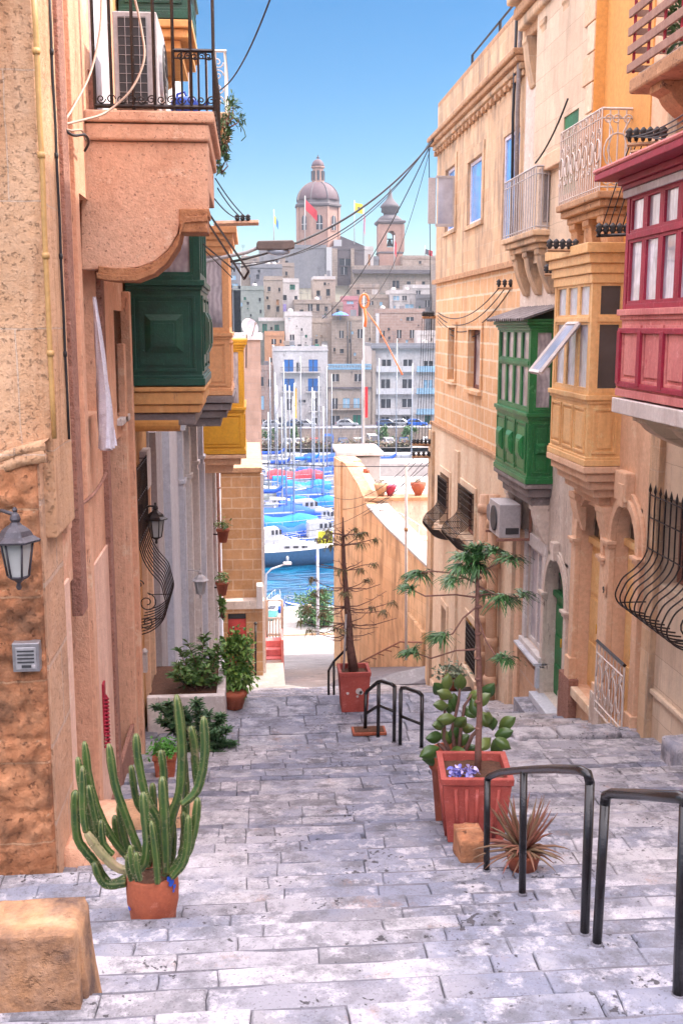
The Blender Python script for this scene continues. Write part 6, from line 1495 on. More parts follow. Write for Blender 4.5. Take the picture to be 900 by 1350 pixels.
for (px, py, s_) in ((225, 1163, 7), (229, 1168, 4.5), (222, 1158, 5), (228, 1174, 3), (172, 1197, 4)):
    d = ray(px, py)
    # blue paint splash lying on the pot surface
    for yy in [Yc3 - rp * 1.1 + k * .002 for k in range(200)]:
        q_ = d * (yy / d.y)
        if (q_.x - cxp) ** 2 + (q_.y - Yc3) ** 2 < (rp * 1.03) ** 2: break
    n_ = Vector((q_.x - cxp, q_.y - Yc3, 0)).normalized(); s1 = Vector((-n_.y, n_.x, 0)); rr = s_ * .0028 * 1.1
    a.add([q_ + n_ * .006 + s1 * rr * math.cos(R(k * 36)) * (1 + .25 * math.sin(k * 2.3)) + Vector((0, 0, rr * math.sin(R(k * 36)) * (1 + .3 * math.cos(k * 1.7)))) for k in range(10)], [tuple(range(10))])
a.build('blue_paint_splash', m_plb, t)
def cactmat(name, c1, c2):
    m, n, l, b = newmat(name); tc = n.new('ShaderNodeTexCoord').outputs['Object']
    o = mixc(n, l, ramp(n, l, noi(n, l, tc, 6, 5), .35, .65), c1, c2)
    g_ = n.new('ShaderNodeNewGeometry'); f = ramp(n, l, g_.outputs['Pointiness'], .52, .6, 0, .8); o = mixc(n, l, f, o, (.24, .24, .08))
    f2 = ramp(n, l, noi(n, l, tc, 45, 3), .6, .66, 0, .7); o = mixc(n, l, f2, o, (.12, .12, .05)); f3 = ramp(n, l, noi(n, l, tc, 9, 6, .7), .58, .68, 0, .8); o = mixc(n, l, f3, o, (.25, .19, .11))
    l.new(o, b.inputs['Base Color']); b.inputs['Roughness'].default_value = .42; bumpn(n, l, b, noi(n, l, tc, 60, 3), .25, .006); return m
m_cac = cactmat('cactus_green', (.05, .105, .02), (.015, .05, .015)); m_cacb = cactmat('woody_cactus', (.38, .27, .17), (.22, .2, .1))
stems = [([(440, 680), (380, 700), (325, 620), (300, 590), (270, 540), (262, 440), (265, 375)], 1.1, 0, 0), ([(450, 660), (400, 640), (340, 580), (300, 520)], 1.15, -.12, 1), ([(300, 520), (290, 450), (288, 290)], .95, -.12, 0),
         ([(470, 640), (390, 540), (340, 440), (310, 330), (295, 205)], 1, .12, 0), ([(330, 560), (310, 460), (285, 370), (272, 260)], .95, .05, 0), ([(500, 640), (485, 590), (440, 470), (400, 350), (380, 213)], 1.05, .05, 0), ([(500, 660), (470, 620), (440, 560), (412, 425)], .95, .15, 0),
         ([(455, 665), (500, 635), (515, 560), (508, 470), (500, 382)], 1.15, -.18, 0), ([(560, 640), (552, 490), (510, 400), (482, 270), (475, 178)], 1.05, .1, 0), ([(550, 500), (490, 440), (470, 380), (458, 288)], .9, .2, 0), ([(580, 665), (578, 560), (572, 440), (566, 328)], 1.2, -.1, 0),
         ([(590, 520), (575, 400), (570, 300), (560, 235)], 1, .18, 0), ([(580, 640), (600, 470), (628, 380), (635, 220), (616, 42)], 1.2, .05, 0), ([(635, 425), (680, 385), (702, 330), (716, 230), (710, 118)], 1.1, -.05, 0), ([(690, 380), (682, 290), (678, 220), (665, 152)], 1.05, .12, 0),
         ([(590, 665), (650, 600), (680, 500), (690, 400)], 1.05, -.1, 0), ([(550, 700), (545, 620), (528, 482)], .95, -.2, 0), ([(460, 690), (450, 650), (447, 598)], .85, -.22, 0), ([(380, 590), (345, 530), (332, 462)], 1, 0, 0), ([(395, 600), (360, 560), (352, 478)], .9, -.05, 0), ([(345, 520), (325, 440), (310, 358)], .95, -.02, 0),
         ([(600, 650), (605, 560), (602, 478)], .9, .1, 0), ([(630, 600), (645, 540), (640, 450)], .95, .15, 0), ([(470, 640), (415, 560), (400, 462)], 1, .2, 0), ([(560, 600), (538, 440), (532, 350)], .95, .28, 0), ([(640, 560), (648, 420), (640, 240)], 1.1, .2, 0), ([(440, 700), (380, 705), (350, 680), (330, 625)], 1.2, -.05, 0),
         ([(600, 680), (640, 630), (655, 560), (658, 462)], .95, -.15, 0), ([(480, 690), (462, 640), (455, 568)], .8, -.26, 0), ([(490, 690), (478, 640), (475, 592)], .8, -.28, 0), ([(540, 700), (610, 640), (665, 540), (660, 500)], .9, 0, 0), ([(540, 700), (560, 600), (555, 520)], 1.1, .1, 0), ([(500, 700), (520, 620), (530, 560), (520, 500)], 1, .15, 0)]
cbase = at_y(202, 1164, Yc3)
spn = MB()
for pts, rr, dy, woody in stems:
    P_ = [at_y(x / 2.647, 900 + y_ / 2.647, Yc3 + dy * .8) for x, y_ in pts]
    # smooth curve through the points
    Q_ = []
    for i in range(len(P_) - 1):
        p0, p1, p2, p3 = P_[max(i - 1, 0)], P_[i], P_[i + 1], P_[min(i + 2, len(P_) - 1)]
        for k in range(6): s_ = k / 6; Q_.append(.5 * ((2 * p1) + (p2 - p0) * s_ + (2 * p0 - 5 * p1 + 4 * p2 - p3) * s_ ** 2 + (-p0 + 3 * p1 - 3 * p2 + p3) * s_ ** 3))
    Q_.append(P_[-1]); n_ = len(Q_); r0 = .0215 * rr
    rs = [r0 * (.8 + .2 * min(1, i / 6)) * (1 if i < n_ - 3 else (.93, .75, .35)[i - n_ + 3]) * (1 + .05 * math.sin(i * 1.9)) for i in range(n_)]
    a = MB(); a.tube(Q_, rs, 20, prof=[1.14, 1.02, .84, 1.02]); a.build('stem', m_cacb if woody else m_cac, t)
    for i in range(1, n_ - 1):
        T = (Q_[i + 1] - Q_[i - 1]).normalized(); b0 = T.orthogonal().normalized(); b1 = T.cross(b0)
        for k in range(7):
            ca = rg.uniform(0, 6.283); d = b0 * math.cos(ca) + b1 * math.sin(ca); o_ = Q_[i].lerp(Q_[i + 1], rg.random()) + d * rs[i] * 1.0; e = d * .012 + T * rg.gauss(0, .005) + b0 * rg.gauss(0, .004)
            spn.add([o_ - T * .0012, o_ + T * .0012, o_ + e], [(0, 1, 2)])

spn = spn.build('spines', M('pale_spines', (.6, .5, .32), .7), cact); spn['kind'] = 'stuff'
# low white planter box and plants on the left
Yw = 14.0; xw_ = xy(297, Yw, 945); zw = at_y(260, 918, Yw).z
t = thing('planter_box', 'whitewashed masonry planter box against the left wall at the landing', 'planter box', (-1.2, 14.6, Z_L))
a = MB(); a.box(LX + .02, xw_, Yw, Yw + .12, Z_L - .6, zw); a.box(xw_ - .12, xw_, Yw + .121, 15.6, Z_L - .6, zw - .004); a.build('walls', m_white, t, bevel=.015)
a = MB(); a.box(LX + .02, xw_ - .121, Yw + .121, 15.6, Z_L, zw - .08); a.build('soil', m_soil, t)
lf3 = leafmat('bright_bush_leaves', (.06, .17, .03), (.2, .32, .06)); lf4 = leafmat('rosemary_leaves', (.03, .1, .035), (.09, .17, .07)); lf5 = leafmat('oleander_leaves', (.05, .13, .03), (.14, .24, .06))
def shoots(name, label, base, tips, mat, L, W, per, seed, stem=m_bark):
    """plant of separate leafy shoots"""
    rg_ = random.Random(seed); t = thing(name, label, 'plant', base); a = MB(); f = MB()
    for tp in tips:
        b_ = Vector(base) + Vector((rg_.gauss(0, .05), rg_.gauss(0, .05), 0)); m_ = b_.lerp(Vector(tp), .5) + Vector((rg_.gauss(0, .04), rg_.gauss(0, .04), .05)); a.tube([b_, m_, tp], [.01, .008, .004], 5)
        pts, dr = [], []
        for i in range(per):
            s_ = rg_.uniform(.3, 1) ** .8; p = (b_ * (1 - s_) ** 2 + m_ * 2 * s_ * (1 - s_) + Vector(tp) * s_ * s_); pts.append(p); q_ = rg_.uniform(0, 6.28); dr.append((math.cos(q_), math.sin(q_), .5))
        leaves(f, pts, L, W, rg_, .25, .6, dr)
    a.build('stems', stem, t); f.build('foliage', mat, t); return t
bs_ = at_y(262, 915, 14.5); rg2 = random.Random(5)
tips = [at_y(px, py, 14.5 + rg2.uniform(-.3, .4)) for px, py in ((236, 855), (248, 848), (258, 868), (270, 838), (278, 858), (244, 882), (232, 875), (262, 888), (284, 872), (290, 850), (252, 900), (240, 893), (286, 896), (272, 880), (228, 890))]
shoots('oleander', 'green leafy oleander shoots growing in the white planter box', bs_, tips, lf5, .13, .042, 75, 6)
p = at_y(311, 872, 15.1); bush('leafy_bush', 'bright green bush spilling over the far corner of the planter box', 'bush', p, (.26, .3, .52), 1700, lf3, .085, .05, 41, droop=.3)
p = at_y(309, 912, 14.9); t = thing('clay_pot', 'round clay pot under the bright green bush', 'pot', p); a = MB(); a.lathe((p.x, p.y, Z_L), [(.12, 0), (.17, .18), (.19, .2), (.19, .26), (.15, .26)], 18); a.build('body', m_tc, t); a = MB(); a.lathe((p.x, p.y, Z_L), [(.15, .235), (.01, .24)], 12); a.build('soil', m_soil, t)
bs_ = at_y(262, 985, 13.2); bs_.z = prof(13.2) + .02
tips = [at_y(px, py, 13.1 + rg2.uniform(-.35, .4)) for px, py in ((205, 932), (222, 928), (240, 935), (258, 925), (275, 940), (292, 945), (300, 962), (306, 982), (296, 1000), (280, 1002), (264, 1000), (230, 955), (246, 960), (285, 968), (212, 950), (270, 960), (300, 990), (252, 985), (238, 975), (290, 980), (262, 970), (276, 985))]
shoots('rosemary', 'dark green rosemary shrub sprawling on the top steps beside the planter box', bs_, tips, lf4, .12, .03, 260, 8)
p = drop(217, 1026); p.y += .12
t = thing('square_clay_pot', 'square red clay pot with low bright green herbs by the left wall', 'potted plant', p); wq = xy(233, p.y, 1000) - xy(203, p.y, 1000)
zt5 = at_y(217, 992, p.y).z; a = MB(); cxq = xy(218, p.y, 1000); a.lathe((cxq, p.y, p.z), [(wq * .55, -.04), (wq * .66, (zt5 - p.z) * .75), (wq * .74, (zt5 - p.z) * .8), (wq * .74, zt5 - p.z), (wq * .62, zt5 - p.z)], 4, smooth=False, rot=R(45)); a.build('pot', m_tc, t, bevel=.01)
a = MB(); rg = random.Random(3); leaves(a, [Vector((cxq + rg.gauss(0, wq * .3), p.y + rg.gauss(0, .08), zt5 + abs(rg.gauss(0, .06)))) for _ in range(420)], .06, .03, rg, .2); a.build('foliage', leafmat('herb_leaves', (.05, .22, .02), (.1, .3, .04)), t)
# succulent pot hanging on the ochre house base
p = P3(595, 893, 24.0); t = thing('succulent_pot', 'grey green succulent in a small clay pot against the cream wall', 'potted plant', p)
a = MB(); a.lathe(p, [(.12, -.3), (.2, -.05), (.22, 0), (.16, 0)], 14); a.build('pot', m_tc, t)
a = MB(); rg = random.Random(13); leaves(a, [p + Vector((rg.gauss(0, .18), rg.gauss(0, .15), .12 + rg.gauss(0, .09))) for _ in range(240)], .11, .07, rg); a.build('foliage', leafmat('succulent', (.16, .22, .15), (.28, .32, .2)), t)
a = MB(); a.tube([p + Vector((-.2, 0, -.02)), p + Vector((.1, .1, .75)), p + Vector((.2, 0, -.02))], .008, 4); a.box(p.x - .3, RX - .05, p.y - .15, p.y + .15, p.z - .36, p.z - .301); a.build('bracket', m_iron, t)
# ramp stones by the left wall beside the cactus
t = rough_box(LX + .01, LX + .4, 7.7, 8.6, -5, prof(8.0) + .28, .02, 6, .05).build('wall_foot_stone', m_pink); tag(t, 'sloping plastered stone at the foot of the pink wall behind the cactus', 'stone')
t = rough_box(LX + .01, xy(258, 9.3, 1140), 9.2, 9.7, -6, prof(9.3) + .1, .015, 5).build('low_step_stone', m_corb); tag(t, 'low brown step stone against the left wall, right of the cactus pot', 'stone')
# ================================================================ FAR TOWN
m_t = {'white': M('far_white_render', (.6, .57, .55), .85, (0.406, 0.367, 0.351), .25, 0, spots=(0.234, 0.211, 0.195), spot_scale=1.2, spot_lim=.62, streak=True),
       'beige': M('far_beige_stone', (0.39, 0.32, 0.257), .85, (0.296, 0.234, 0.195), .3, 0, spots=(0.172, 0.14, 0.117), spot_scale=1.5, spot_lim=.6, streak=True),
       'stone': stone('far_block_stone', (0.351, 0.281, 0.226), (0.281, 0.218, 0.179), (0.39, 0.328, 0.281), 1.2, .6, .05, .6, 0, .2, stain=(0.117, 0.101, 0.0936), stain_amt=.6, ssc=(0.234, 0.234, 0.078)),
       'pinkst': stone('far_pink_stone', (0.39, 0.265, 0.211), (0.328, 0.211, 0.172), (0.39, 0.312, 0.265), 1.2, .6, .05, .6, 0, .2, stain=(0.156, 0.109, 0.0936), stain_amt=.5, ssc=(0.234, 0.234, 0.078)),
       'grey': M('far_grey_render', (0.257, 0.25, 0.257), .85, (0.195, 0.195, 0.211), .2, 0, spots=(0.125, 0.125, 0.14), spot_scale=1.3, spot_lim=.6, streak=True),
       'green': M('far_green_grey', (0.273, 0.289, 0.257), .85, (0.211, 0.234, 0.211), .2, 0, streak=True), 'pink': M('far_pink', (0.546, 0.25, 0.281), .85), 'orange': M('far_orange', (0.515, 0.265, 0.14), .85, (0.39, 0.211, 0.117), .3, 0),
       'dark': M('far_dark_stone', (0.156, 0.133, 0.133), .9, (0.109, 0.0936, 0.101), .3, 0)}
for _m in m_t.values():
    for nd in _m.node_tree.nodes:
        if nd.type == 'BSDF_PRINCIPLED': nd.inputs['Roughness'].default_value = .9
m_win = M('far_window_dark', (.05, .05, .06), .3); m_wbl = M('far_blue_shutter', (.02, .16, .5), .5); m_wlb = M('far_light_blue', (.3, .5, .65), .6); m_wgr = M('far_green_door', (.02, .2, .13), .6)
m_whp = M('far_white_paint', (.58, .57, .57), .7); m_rib = M('far_iron', (.08, .08, .09), .6)
WM = {'d': m_win, 'b': m_wbl, 'l': m_wlb, 'g': m_wgr, 'w': m_whp, 'o': m_t['orange']}
def fb(label, px0, py0, px1, py1, Y, D, mat, wins=(), parapet=.7, base=6, name='town_house', cat='house', roofclutter=0, seed=0, auto=None, parmat=None, group='houses across the harbour'):
    """house across the harbour: stands at distance Y with its own depth, windows recessed in its front"""
    cx = (px0 + px1) / 2; X = lambda p: xy(p, Y, (py0 + py1) / 2); Zy = lambda p: zy(p, Y, cx)
    t = thing(name, label, cat, (X(cx), Y + D / 2, Zy(py1)), group)
    wl = [tuple(w_) + ('d',) if len(w_) == 4 else tuple(w_) for w_ in wins]
    if auto:
        rg_ = random.Random(seed); nx, ny, mode = auto
        for j in range(ny):
            for i in range(nx):
                if rg_.random() < .18: continue
                cw = (px1 - px0) / nx; ch = (py1 - py0) / ny; a_ = px0 + cw * (i + .5) + rg_.uniform(-.12, .12) * cw; b_ = py0 + ch * (j + .5)
                ww, wh = min(cw * .22, 4.5), min(ch * .28, 7); wl.append((a_ - ww, b_ - wh, a_ + ww, b_ + wh, rg_.choice(mode)))
    if not auto and group and seed >= 3:
        rg_ = random.Random(seed * 7)
        for _ in range(26):
            a_, b_ = rg_.uniform(px0 + 1.5, px1 - 4.5), rg_.uniform(py0 + 3, py1 - 6); ww, wh = rg_.choice(((2.2, 3.4), (3, 4), (1.5, 1.8), (2.6, 5)))
            if (px1 - px0) * (py1 - py0) / 260 < len(wl) or py1 > 560: break
            if all(a_ > w_[2] + 1.6 or a_ + ww < w_[0] - 1.6 or b_ > w_[3] + 2 or b_ + wh < w_[1] - 2 for w_ in wl): wl.append((a_, b_, a_ + ww, b_ + wh, rg_.choice('ddddlgo')))
    ops = [(X(a_), X(c_), Zy(d_), Zy(b_), .5) for a_, b_, c_, d_, _ in wl]
    z1 = Zy(py0); ywall(MB(), Y, X(px0), X(px1), Zy(py1) - base, z1, ops, D).build('wall', m_t[mat], t)
    for (a_, b_, c_, d_, k_) in wl:
        a = MB(); x0, x1, za, zb = X(a_), X(c_), Zy(d_), Zy(b_)
        a.box(x0 + .01, x1 - .01, Y + .12 if k_ in 'bl' else Y + .3, Y + .38, za + .01, zb - .01); f = a.build('window', WM[k_], t)
        if (c_ - a_) > 5 and k_ != 'w':
            a = MB(); a.box((x0 + x1) / 2 - .07, (x0 + x1) / 2 + .07, Y + .05, Y + .11 if k_ in 'bl' else Y + .29, za, zb); a.build('mullion', m_whp if k_ in 'dl' else m_rib, f)
        a = MB(); a.box(x0 - .12, x1 + .12, Y - .15, Y + .1, za - .18, za - .003); a.build('sill', m_t[mat], f)
    a = MB(); th = .3; x0, x1 = X(px0), X(px1)
    a.box(x0 - .12, x1 + .12, Y - .16, Y + th, z1 - .25, z1 - .003); a.build('cornice', m_t[mat], t)
    a = MB()
    a.box(x0, x1, Y, Y + th, z1, z1 + parapet); a.box(x0, x0 + th, Y + th, Y + D, z1, z1 + parapet); a.box(x1 - th, x1, Y + th, Y + D, z1, z1 + parapet)
    a.build('parapet', m_t[parmat or mat], t)
    rg_ = random.Random(seed + 99)
    for k in range(roofclutter):
        xx = rg_.uniform(x0 + .8, x1 - 1.6); s_ = rg_.uniform(.6, 1.6)
        a = MB(); yy = Y + rg_.uniform(1, 3)
        if rg_.random() < .4: a.lathe((xx, yy, z1), [(.5, 0), (.55, .1), (.55, 1.1), (.3, 1.3), (.1, 1.35)], 10); a.build('water_tank', m_t['white'], t)
        else: a.box(xx, xx + s_, yy, yy + 1.5, z1, z1 + rg_.uniform(1, 2.2)); a.build('roof_hut', m_t[rg_.choice(['white', 'beige', 'grey'])], t)
    for k in range(roofclutter):
        xx = rg_.uniform(x0 + .5, x1 - .5); hh = rg_.uniform(1.5, 3.5); yy = Y + .8; a = MB(); a.tube([(xx, yy, z1), (xx, yy, z1 + hh)], .04, 4)
        for q_ in range(3): a.bar((xx - .5, yy, z1 + hh - .25 * q_), (xx + .5, yy, z1 + hh - .25 * q_), .04)
        a.build('antenna', m_rib, t)
    return t, X, Zy
def fbalc(t, X, Zy, Y, px0, px1, py, mat, rail=True, solid=False):
    a = MB(); a.box(X(px0), X(px1), Y - 1.1, Y, Zy(py) - .18, Zy(py)); 
    if solid: a.box(X(px0), X(px1), Y - 1.1, Y - 1.0, Zy(py) + .003, Zy(py) + 1.0)
    bo = a.build('balcony', mat, t)
    if rail and not solid:
        a = MB(); a.box(X(px0), X(px1), Y - 1.1, Y - 1.05, Zy(py) + .9, Zy(py) + .98); n_ = int((X(px1) - X(px0)) / .22)
        for k in range(n_ + 1): x = X(px0) + (X(px1) - X(px0)) * k / n_; a.bar((x, Y - 1.07, Zy(py)), (x, Y - 1.07, Zy(py) + .92), .035)
        a.build('balcony_rail', m_rib, bo)
Yq_ = 213
t, X, Zy = fb('white waterfront house with bright blue shutters', 361, 461, 432, 566, Yq_, 14, 'white', [(375, 474, 387, 490, 'b'), (407, 474, 419, 490, 'b'), (391, 478, 397, 490), (373, 499, 388, 516, 'b'), (406, 499, 419, 516, 'b'), (378, 501, 383, 515), (411, 501, 415, 515),
    (411, 525, 418, 542), (378, 526, 384, 541), (394, 527, 403, 531), (411, 551, 418, 562), (367, 550, 372, 560), (384, 552, 390, 565)], roofclutter=2, seed=3)
for py, a_, b_ in ((490, 370, 422), (516, 371, 391), (516, 403, 423), (542, 406, 423)): fbalc(t, X, Zy, Yq_, a_, b_, py, m_t['white'])
for k, (px, c) in enumerate(((370, 'o'), (377, 'd'), (384, 'l'), (393, 'd'), (402, 'o'), (410, 'b'), (416, 'g'))):
    a = MB(); a.box(X(px), X(px + 5), Yq_ + .5, Yq_ + 1.5, Zy(461), Zy(454 + (k % 3))); a.build('roof_box', WM[c] if k != 4 else m_t['green'], t)
t, X, Zy = fb('stone waterfront house with a pale blue balustrade on its roof', 432.5, 488, 489, 566, Yq_ - .5, 13, 'beige', [(437, 493, 447, 503), (467, 493, 476, 503), (438, 525, 445, 539), (452, 525, 461, 538, 'l'), (466, 525, 474, 538, 'l'), (436, 548, 448, 566), (453, 550, 461, 566, 'w'), (465, 547, 476, 566, 'g')], seed=4)
fbalc(t, X, Zy, Yq_ - .5, 435, 478, 539, m_t['beige'])
a = MB(); a.box(X(431), X(489), Yq_ - .9, Yq_ - .5, Zy(511) - .2, Zy(511) + .15); a.build('string_course', m_t['dark'], t)
a = MB(); x0, x1 = X(433), X(488); za, zb = Zy(487), Zy(480)
a.box(x0, x1, Yq_ - .8, Yq_ - .6, zb - .12, zb + .05); a.box(x0, x1, Yq_ - .8, Yq_ - .6, za, za + .12)
for k in range(28): xx = x0 + (x1 - x0) * k / 27; a.bar((xx - .1, Yq_ - .7, za), (xx + .15, Yq_ - .7, zb), .09); a.bar((xx + .15, Yq_ - .7, za), (xx - .1, Yq_ - .7, zb), .09)
a.build('balustrade', m_wlb, t)
t, X, Zy = fb('modern pale apartment block with long balconies on the waterfront', 489.5, 457, 574, 566, Yq_ + .5, 14, 'white', [(503, 474, 515, 485), (531, 474, 543, 485), (558, 476, 570, 487), (502, 500, 514, 512), (530, 500, 544, 512), (558, 501, 570, 512, 'l'), (502, 526, 515, 538), (530, 526, 543, 537), (560, 548, 568, 562, 'g'), (503, 550, 513, 562), (530, 549, 540, 561)], parmat='grey', seed=5, roofclutter=1)
for py in (489, 518, 545): fbalc(t, X, Zy, Yq_ + .5, 495, 544, py, m_whp, solid=True); fbalc(t, X, Zy, Yq_ + .5, 548, 574, py, m_wlb, solid=True)
a = MB(); a.box(X(488), X(575), Yq_ - .6, Yq_ + .5, Zy(459), Zy(455)); a.build('roof_slab', m_t['grey'], t)
a = MB(); a.box(X(489.5), X(494), Yq_ - .4, Yq_ + .49, Zy(566), Zy(462)); a.build('side_fin', m_t['beige'], t)
fb('narrow pinkish stone house with tall windows left of the blue shuttered one', 335, 486, 360.5, 566, Yq_ + 1, 12, 'pinkst', [(343, 497, 348, 509), (343, 522, 348, 540, 'l'), (354, 500, 358, 510), (343, 553, 349, 562)], seed=6, roofclutter=1)
fb('wide pink stone house at the left end of the waterfront', 295, 480, 334, 566, Yq_, 12, 'pinkst', [], seed=7, auto=(3, 3, 'dl'))
fb('beige house at the right end of the waterfront', 574.5, 470, 640, 566, Yq_, 12, 'beige', [], seed=8, auto=(5, 4, 'dl'))
# second row, rising
fb('plain white house with one small window behind the blue shutters', 376, 415, 411, 462, 232, 10, 'white', [(382, 441, 388, 449)], seed=9, roofclutter=1, base=9)
fb('small orange house beside the plain white one', 349, 441, 375, 462, 230, 9, 'orange', [(358, 447, 364, 454), (356, 472, 360, 478)], seed=10, base=12)
fb('low greenish white house with a terrace in the second row', 341, 423, 376, 441, 236, 9, 'green', [(362, 428, 368, 436, 'g'), (346, 427, 352, 438, 'g')], seed=11, base=9, parmat='white')
fb('round fronted cream house in the second row', 411, 424, 438, 462, 236, 9, 'beige', [(415, 447, 419, 453), (424, 450, 432, 458, 'w')], seed=12, base=9, roofclutter=1)
t, X, Zy = fb('brown stone house with drain pipes in the second row', 437, 421, 496, 480, 234, 10, 'stone', [(447, 436, 453, 446), (448, 460, 453, 466), (471, 434, 478, 446)], seed=13, base=9, roofclutter=1)
for px in (458, 462, 489): a = MB(); a.tube([(X(px), 233.7, Zy(480)), (X(px), 233.7, Zy(424))], .12, 5); a.build('pipe', m_t['beige'] if px == 489 else m_rib, t)
a = MB(); a.box(X(495), X(499), 233.6, 235, Zy(480), Zy(413)); a.build('sunlit_edge', m_whp, t)  # sunlit right side of the house put in as a white strip
a = MB(); p = Vector((X(448), 233, Zy(415))); a.lathe(p, [(1.9, -.1), (1.2, .35), (.1, .7)], 10, smooth=False); a.tube([p - Vector((0, 0, 1.2)), p + Vector((0, 0, .6))], .06, 5); o = a.build('parasol', m_wbl); tag(o, 'blue parasol open on the roof of the brown stone house', 'parasol')
fb('brown brick house with small dark windows in the second row', 499.5, 411, 560, 456, 236, 10, 'pinkst', [(501, 436, 507, 446), (523, 435, 529, 446), (540, 435, 546, 446), (535, 418, 545, 423), (549, 438, 555, 448)], seed=14, base=9, roofclutter=2)
fb('cream terrace hut at the right end of the second row', 550, 440, 574, 457, 226, 5, 'white', [], seed=15, base=5)
fb('greenish grey blank wall house at the left of the second row', 308, 381, 348, 423, 245, 12, 'green', [], seed=16, base=12, roofclutter=1)
fb('beige house with lavender washing in the third row', 348, 368, 373, 423, 252, 10, 'beige', [(353, 378, 357, 384), (364, 395, 368, 402, 'o'), (364, 404, 368, 411), (352, 402, 356, 408)], seed=17, base=12)
t, X, Zy = fb('white and mint hut on the roofs of the third row', 369, 371, 394, 400, 256, 8, 'white', [(382, 375, 389, 382, 'g'), (373, 389, 378, 396), (388, 390, 392, 397)], seed=18, base=10)
a = MB(); a.box(X(368), X(377), 255, 255.3, Zy(411), Zy(401)); tag(a.build('washing', M('lavender_cloth', (.4, .35, .75), .9)), 'lavender sheet hung out below the mint hut', 'laundry')
fb('stone house with a row of windows in the third row', 388, 399, 437, 424, 250, 10, 'stone', [(406, 401, 412, 410), (417, 401, 421, 410), (395, 408, 400, 416), (428, 404, 432, 410)], seed=19, base=10, roofclutter=2)
fb('house with a planted roof terrace below the grey church block', 413, 368, 442, 399, 262, 10, 'beige', [(417, 383, 422, 390), (430, 381, 435, 390)], seed=20, base=10, roofclutter=2, parmat='white')
fb('small bright pink house in the third row', 452, 394, 472, 410, 255, 8, 'pink', [(457, 397, 466, 401, 'l')], seed=21, base=10)
fb('tan house left of the pink one', 438, 402, 452, 421, 254, 8, 'stone', [(443, 407, 447, 413)], seed=22, base=10)
fb('pale house with blue window in the third row', 476, 392, 512, 412, 256, 9, 'beige', [(486, 397, 492, 402), (500, 398, 504, 403, 'l')], seed=23, base=10, roofclutter=1)
fb('light house with glazed veranda in the third row', 514, 386, 548, 411, 254, 9, 'white', [(518, 390, 526, 396, 'l'), (530, 390, 536, 396), (534, 401, 545, 406, 'l')], seed=24, base=10, roofclutter=2)
fb('grey house at the right end of the third row', 549, 392, 590, 425, 252, 9, 'grey', [(560, 396, 566, 405), (553, 412, 557, 419)], seed=25, base=10, roofclutter=1)
fb('dark gap house between the pink one and the church wall', 464, 378, 500, 392, 268, 8, 'stone', [(470, 382, 474, 388)], seed=26, base=8)
fb('flat roofed white hut below the long church wall', 536, 379, 566, 392, 268, 8, 'white', [(548, 383, 554, 389)], seed=27, base=8, roofclutter=1)
fb('tall beige house at the left edge of the hill', 318, 341, 342, 380, 275, 9, 'beige', [(334, 345, 338, 351, 'w'), (334, 358, 338, 364)], seed=28, base=14, roofclutter=1)
fb('cluttered house below the left end of the grey block', 330, 352, 372, 381, 270, 9, 'grey', [(338, 362, 342, 368)], seed=29, base=12, roofclutter=3)
fb('whitish stepped house under the grey block', 350, 350, 388, 371, 278, 8, 'beige', [(357, 356, 360, 361), (376, 358, 379, 363)], seed=30, base=12, roofclutter=2)
for i, (a_, b_, c_, d_, mt_) in enumerate(((240, 430, 306, 480, 'stone'), (232, 380, 307, 428, 'beige'), (250, 350, 317, 382, 'grey'), (592, 400, 660, 468, 'beige'), (576, 350, 640, 398, 'stone'), (641, 430, 720, 566, 'white'), (200, 470, 294, 566, 'beige'))):
    fb(['stone house hidden behind the left street row', 'beige house hidden behind the left street row', 'grey house hidden behind the left street row', 'beige house hidden behind the ochre house', 'stone house hidden behind the ochre house', 'white waterfront house hidden behind the ochre house', 'beige waterfront house hidden behind the left street row'][i], a_, b_, c_, d_, 214 if d_ > 500 else 245, 10, mt_, seed=40 + i, auto=(4, 3, 'dl'), base=10)
# church: long dark wall, grey block, dome, bell tower
Yc_ = 330
t, X, Zy = fb('long dark stone convent wall with a heavy cornice below the bell tower', 466, 356, 640, 392, 300, 14, 'stone', [(517, 370, 521, 380), (522, 370, 526, 380), (536, 371, 541, 377), (556, 371, 560, 378)], seed=50, base=14, name='convent', cat='convent', group=None, parapet=1.2)
a = MB(); a.box(X(464), X(642), 298.6, 300, Zy(361), Zy(356)); a.build('heavy_cornice', m_t['dark'], t)
t, X, Zy = fb('big plain grey block under the dome', 342, 326, 430, 380, 305, 14, 'grey', [(360, 342, 366, 352), (376, 344, 380, 352)], seed=51, base=10, name='grey_block', group=None)
a = MB(); a.box(X(430), X(437), 304, 312, Zy(380), Zy(326)); a.build('sunlit_side', m_whp, t)  # sun on the block's right side, painted as a white box
t, X, Zy = fb('dark recessed church transept wall with tall openings', 438, 328, 480, 375, 308, 12, 'dark', [(447, 341, 462, 350), (449, 352, 458, 362)], seed=52, base=6, name='transept', cat='church wing', group=None)
a = MB(); a.box(X(437), X(444), 306.5, 308, Zy(378), Zy(328)); a.box(X(462), X(466), 306.5, 308, Zy(378), Zy(328)); a.build('pier', m_t['stone'], t)
fb('cream church sacristy lit on its right side', 478, 328, 492, 352, 312, 8, 'white', [(485, 335, 488, 350, 'o')], seed=53, base=10, name='sacristy', cat='church wing', group=None)
fb('low parapet house beside the foot of the bell tower', 531, 340, 600, 356, 312, 10, 'stone', [(552, 344, 555, 348)], seed=54, base=8, name='parish_house', group=None)
fb('grey house tucked between sacristy and bell tower', 491, 341, 499, 356, 318, 8, 'grey', [], seed=55, base=8, group=None)
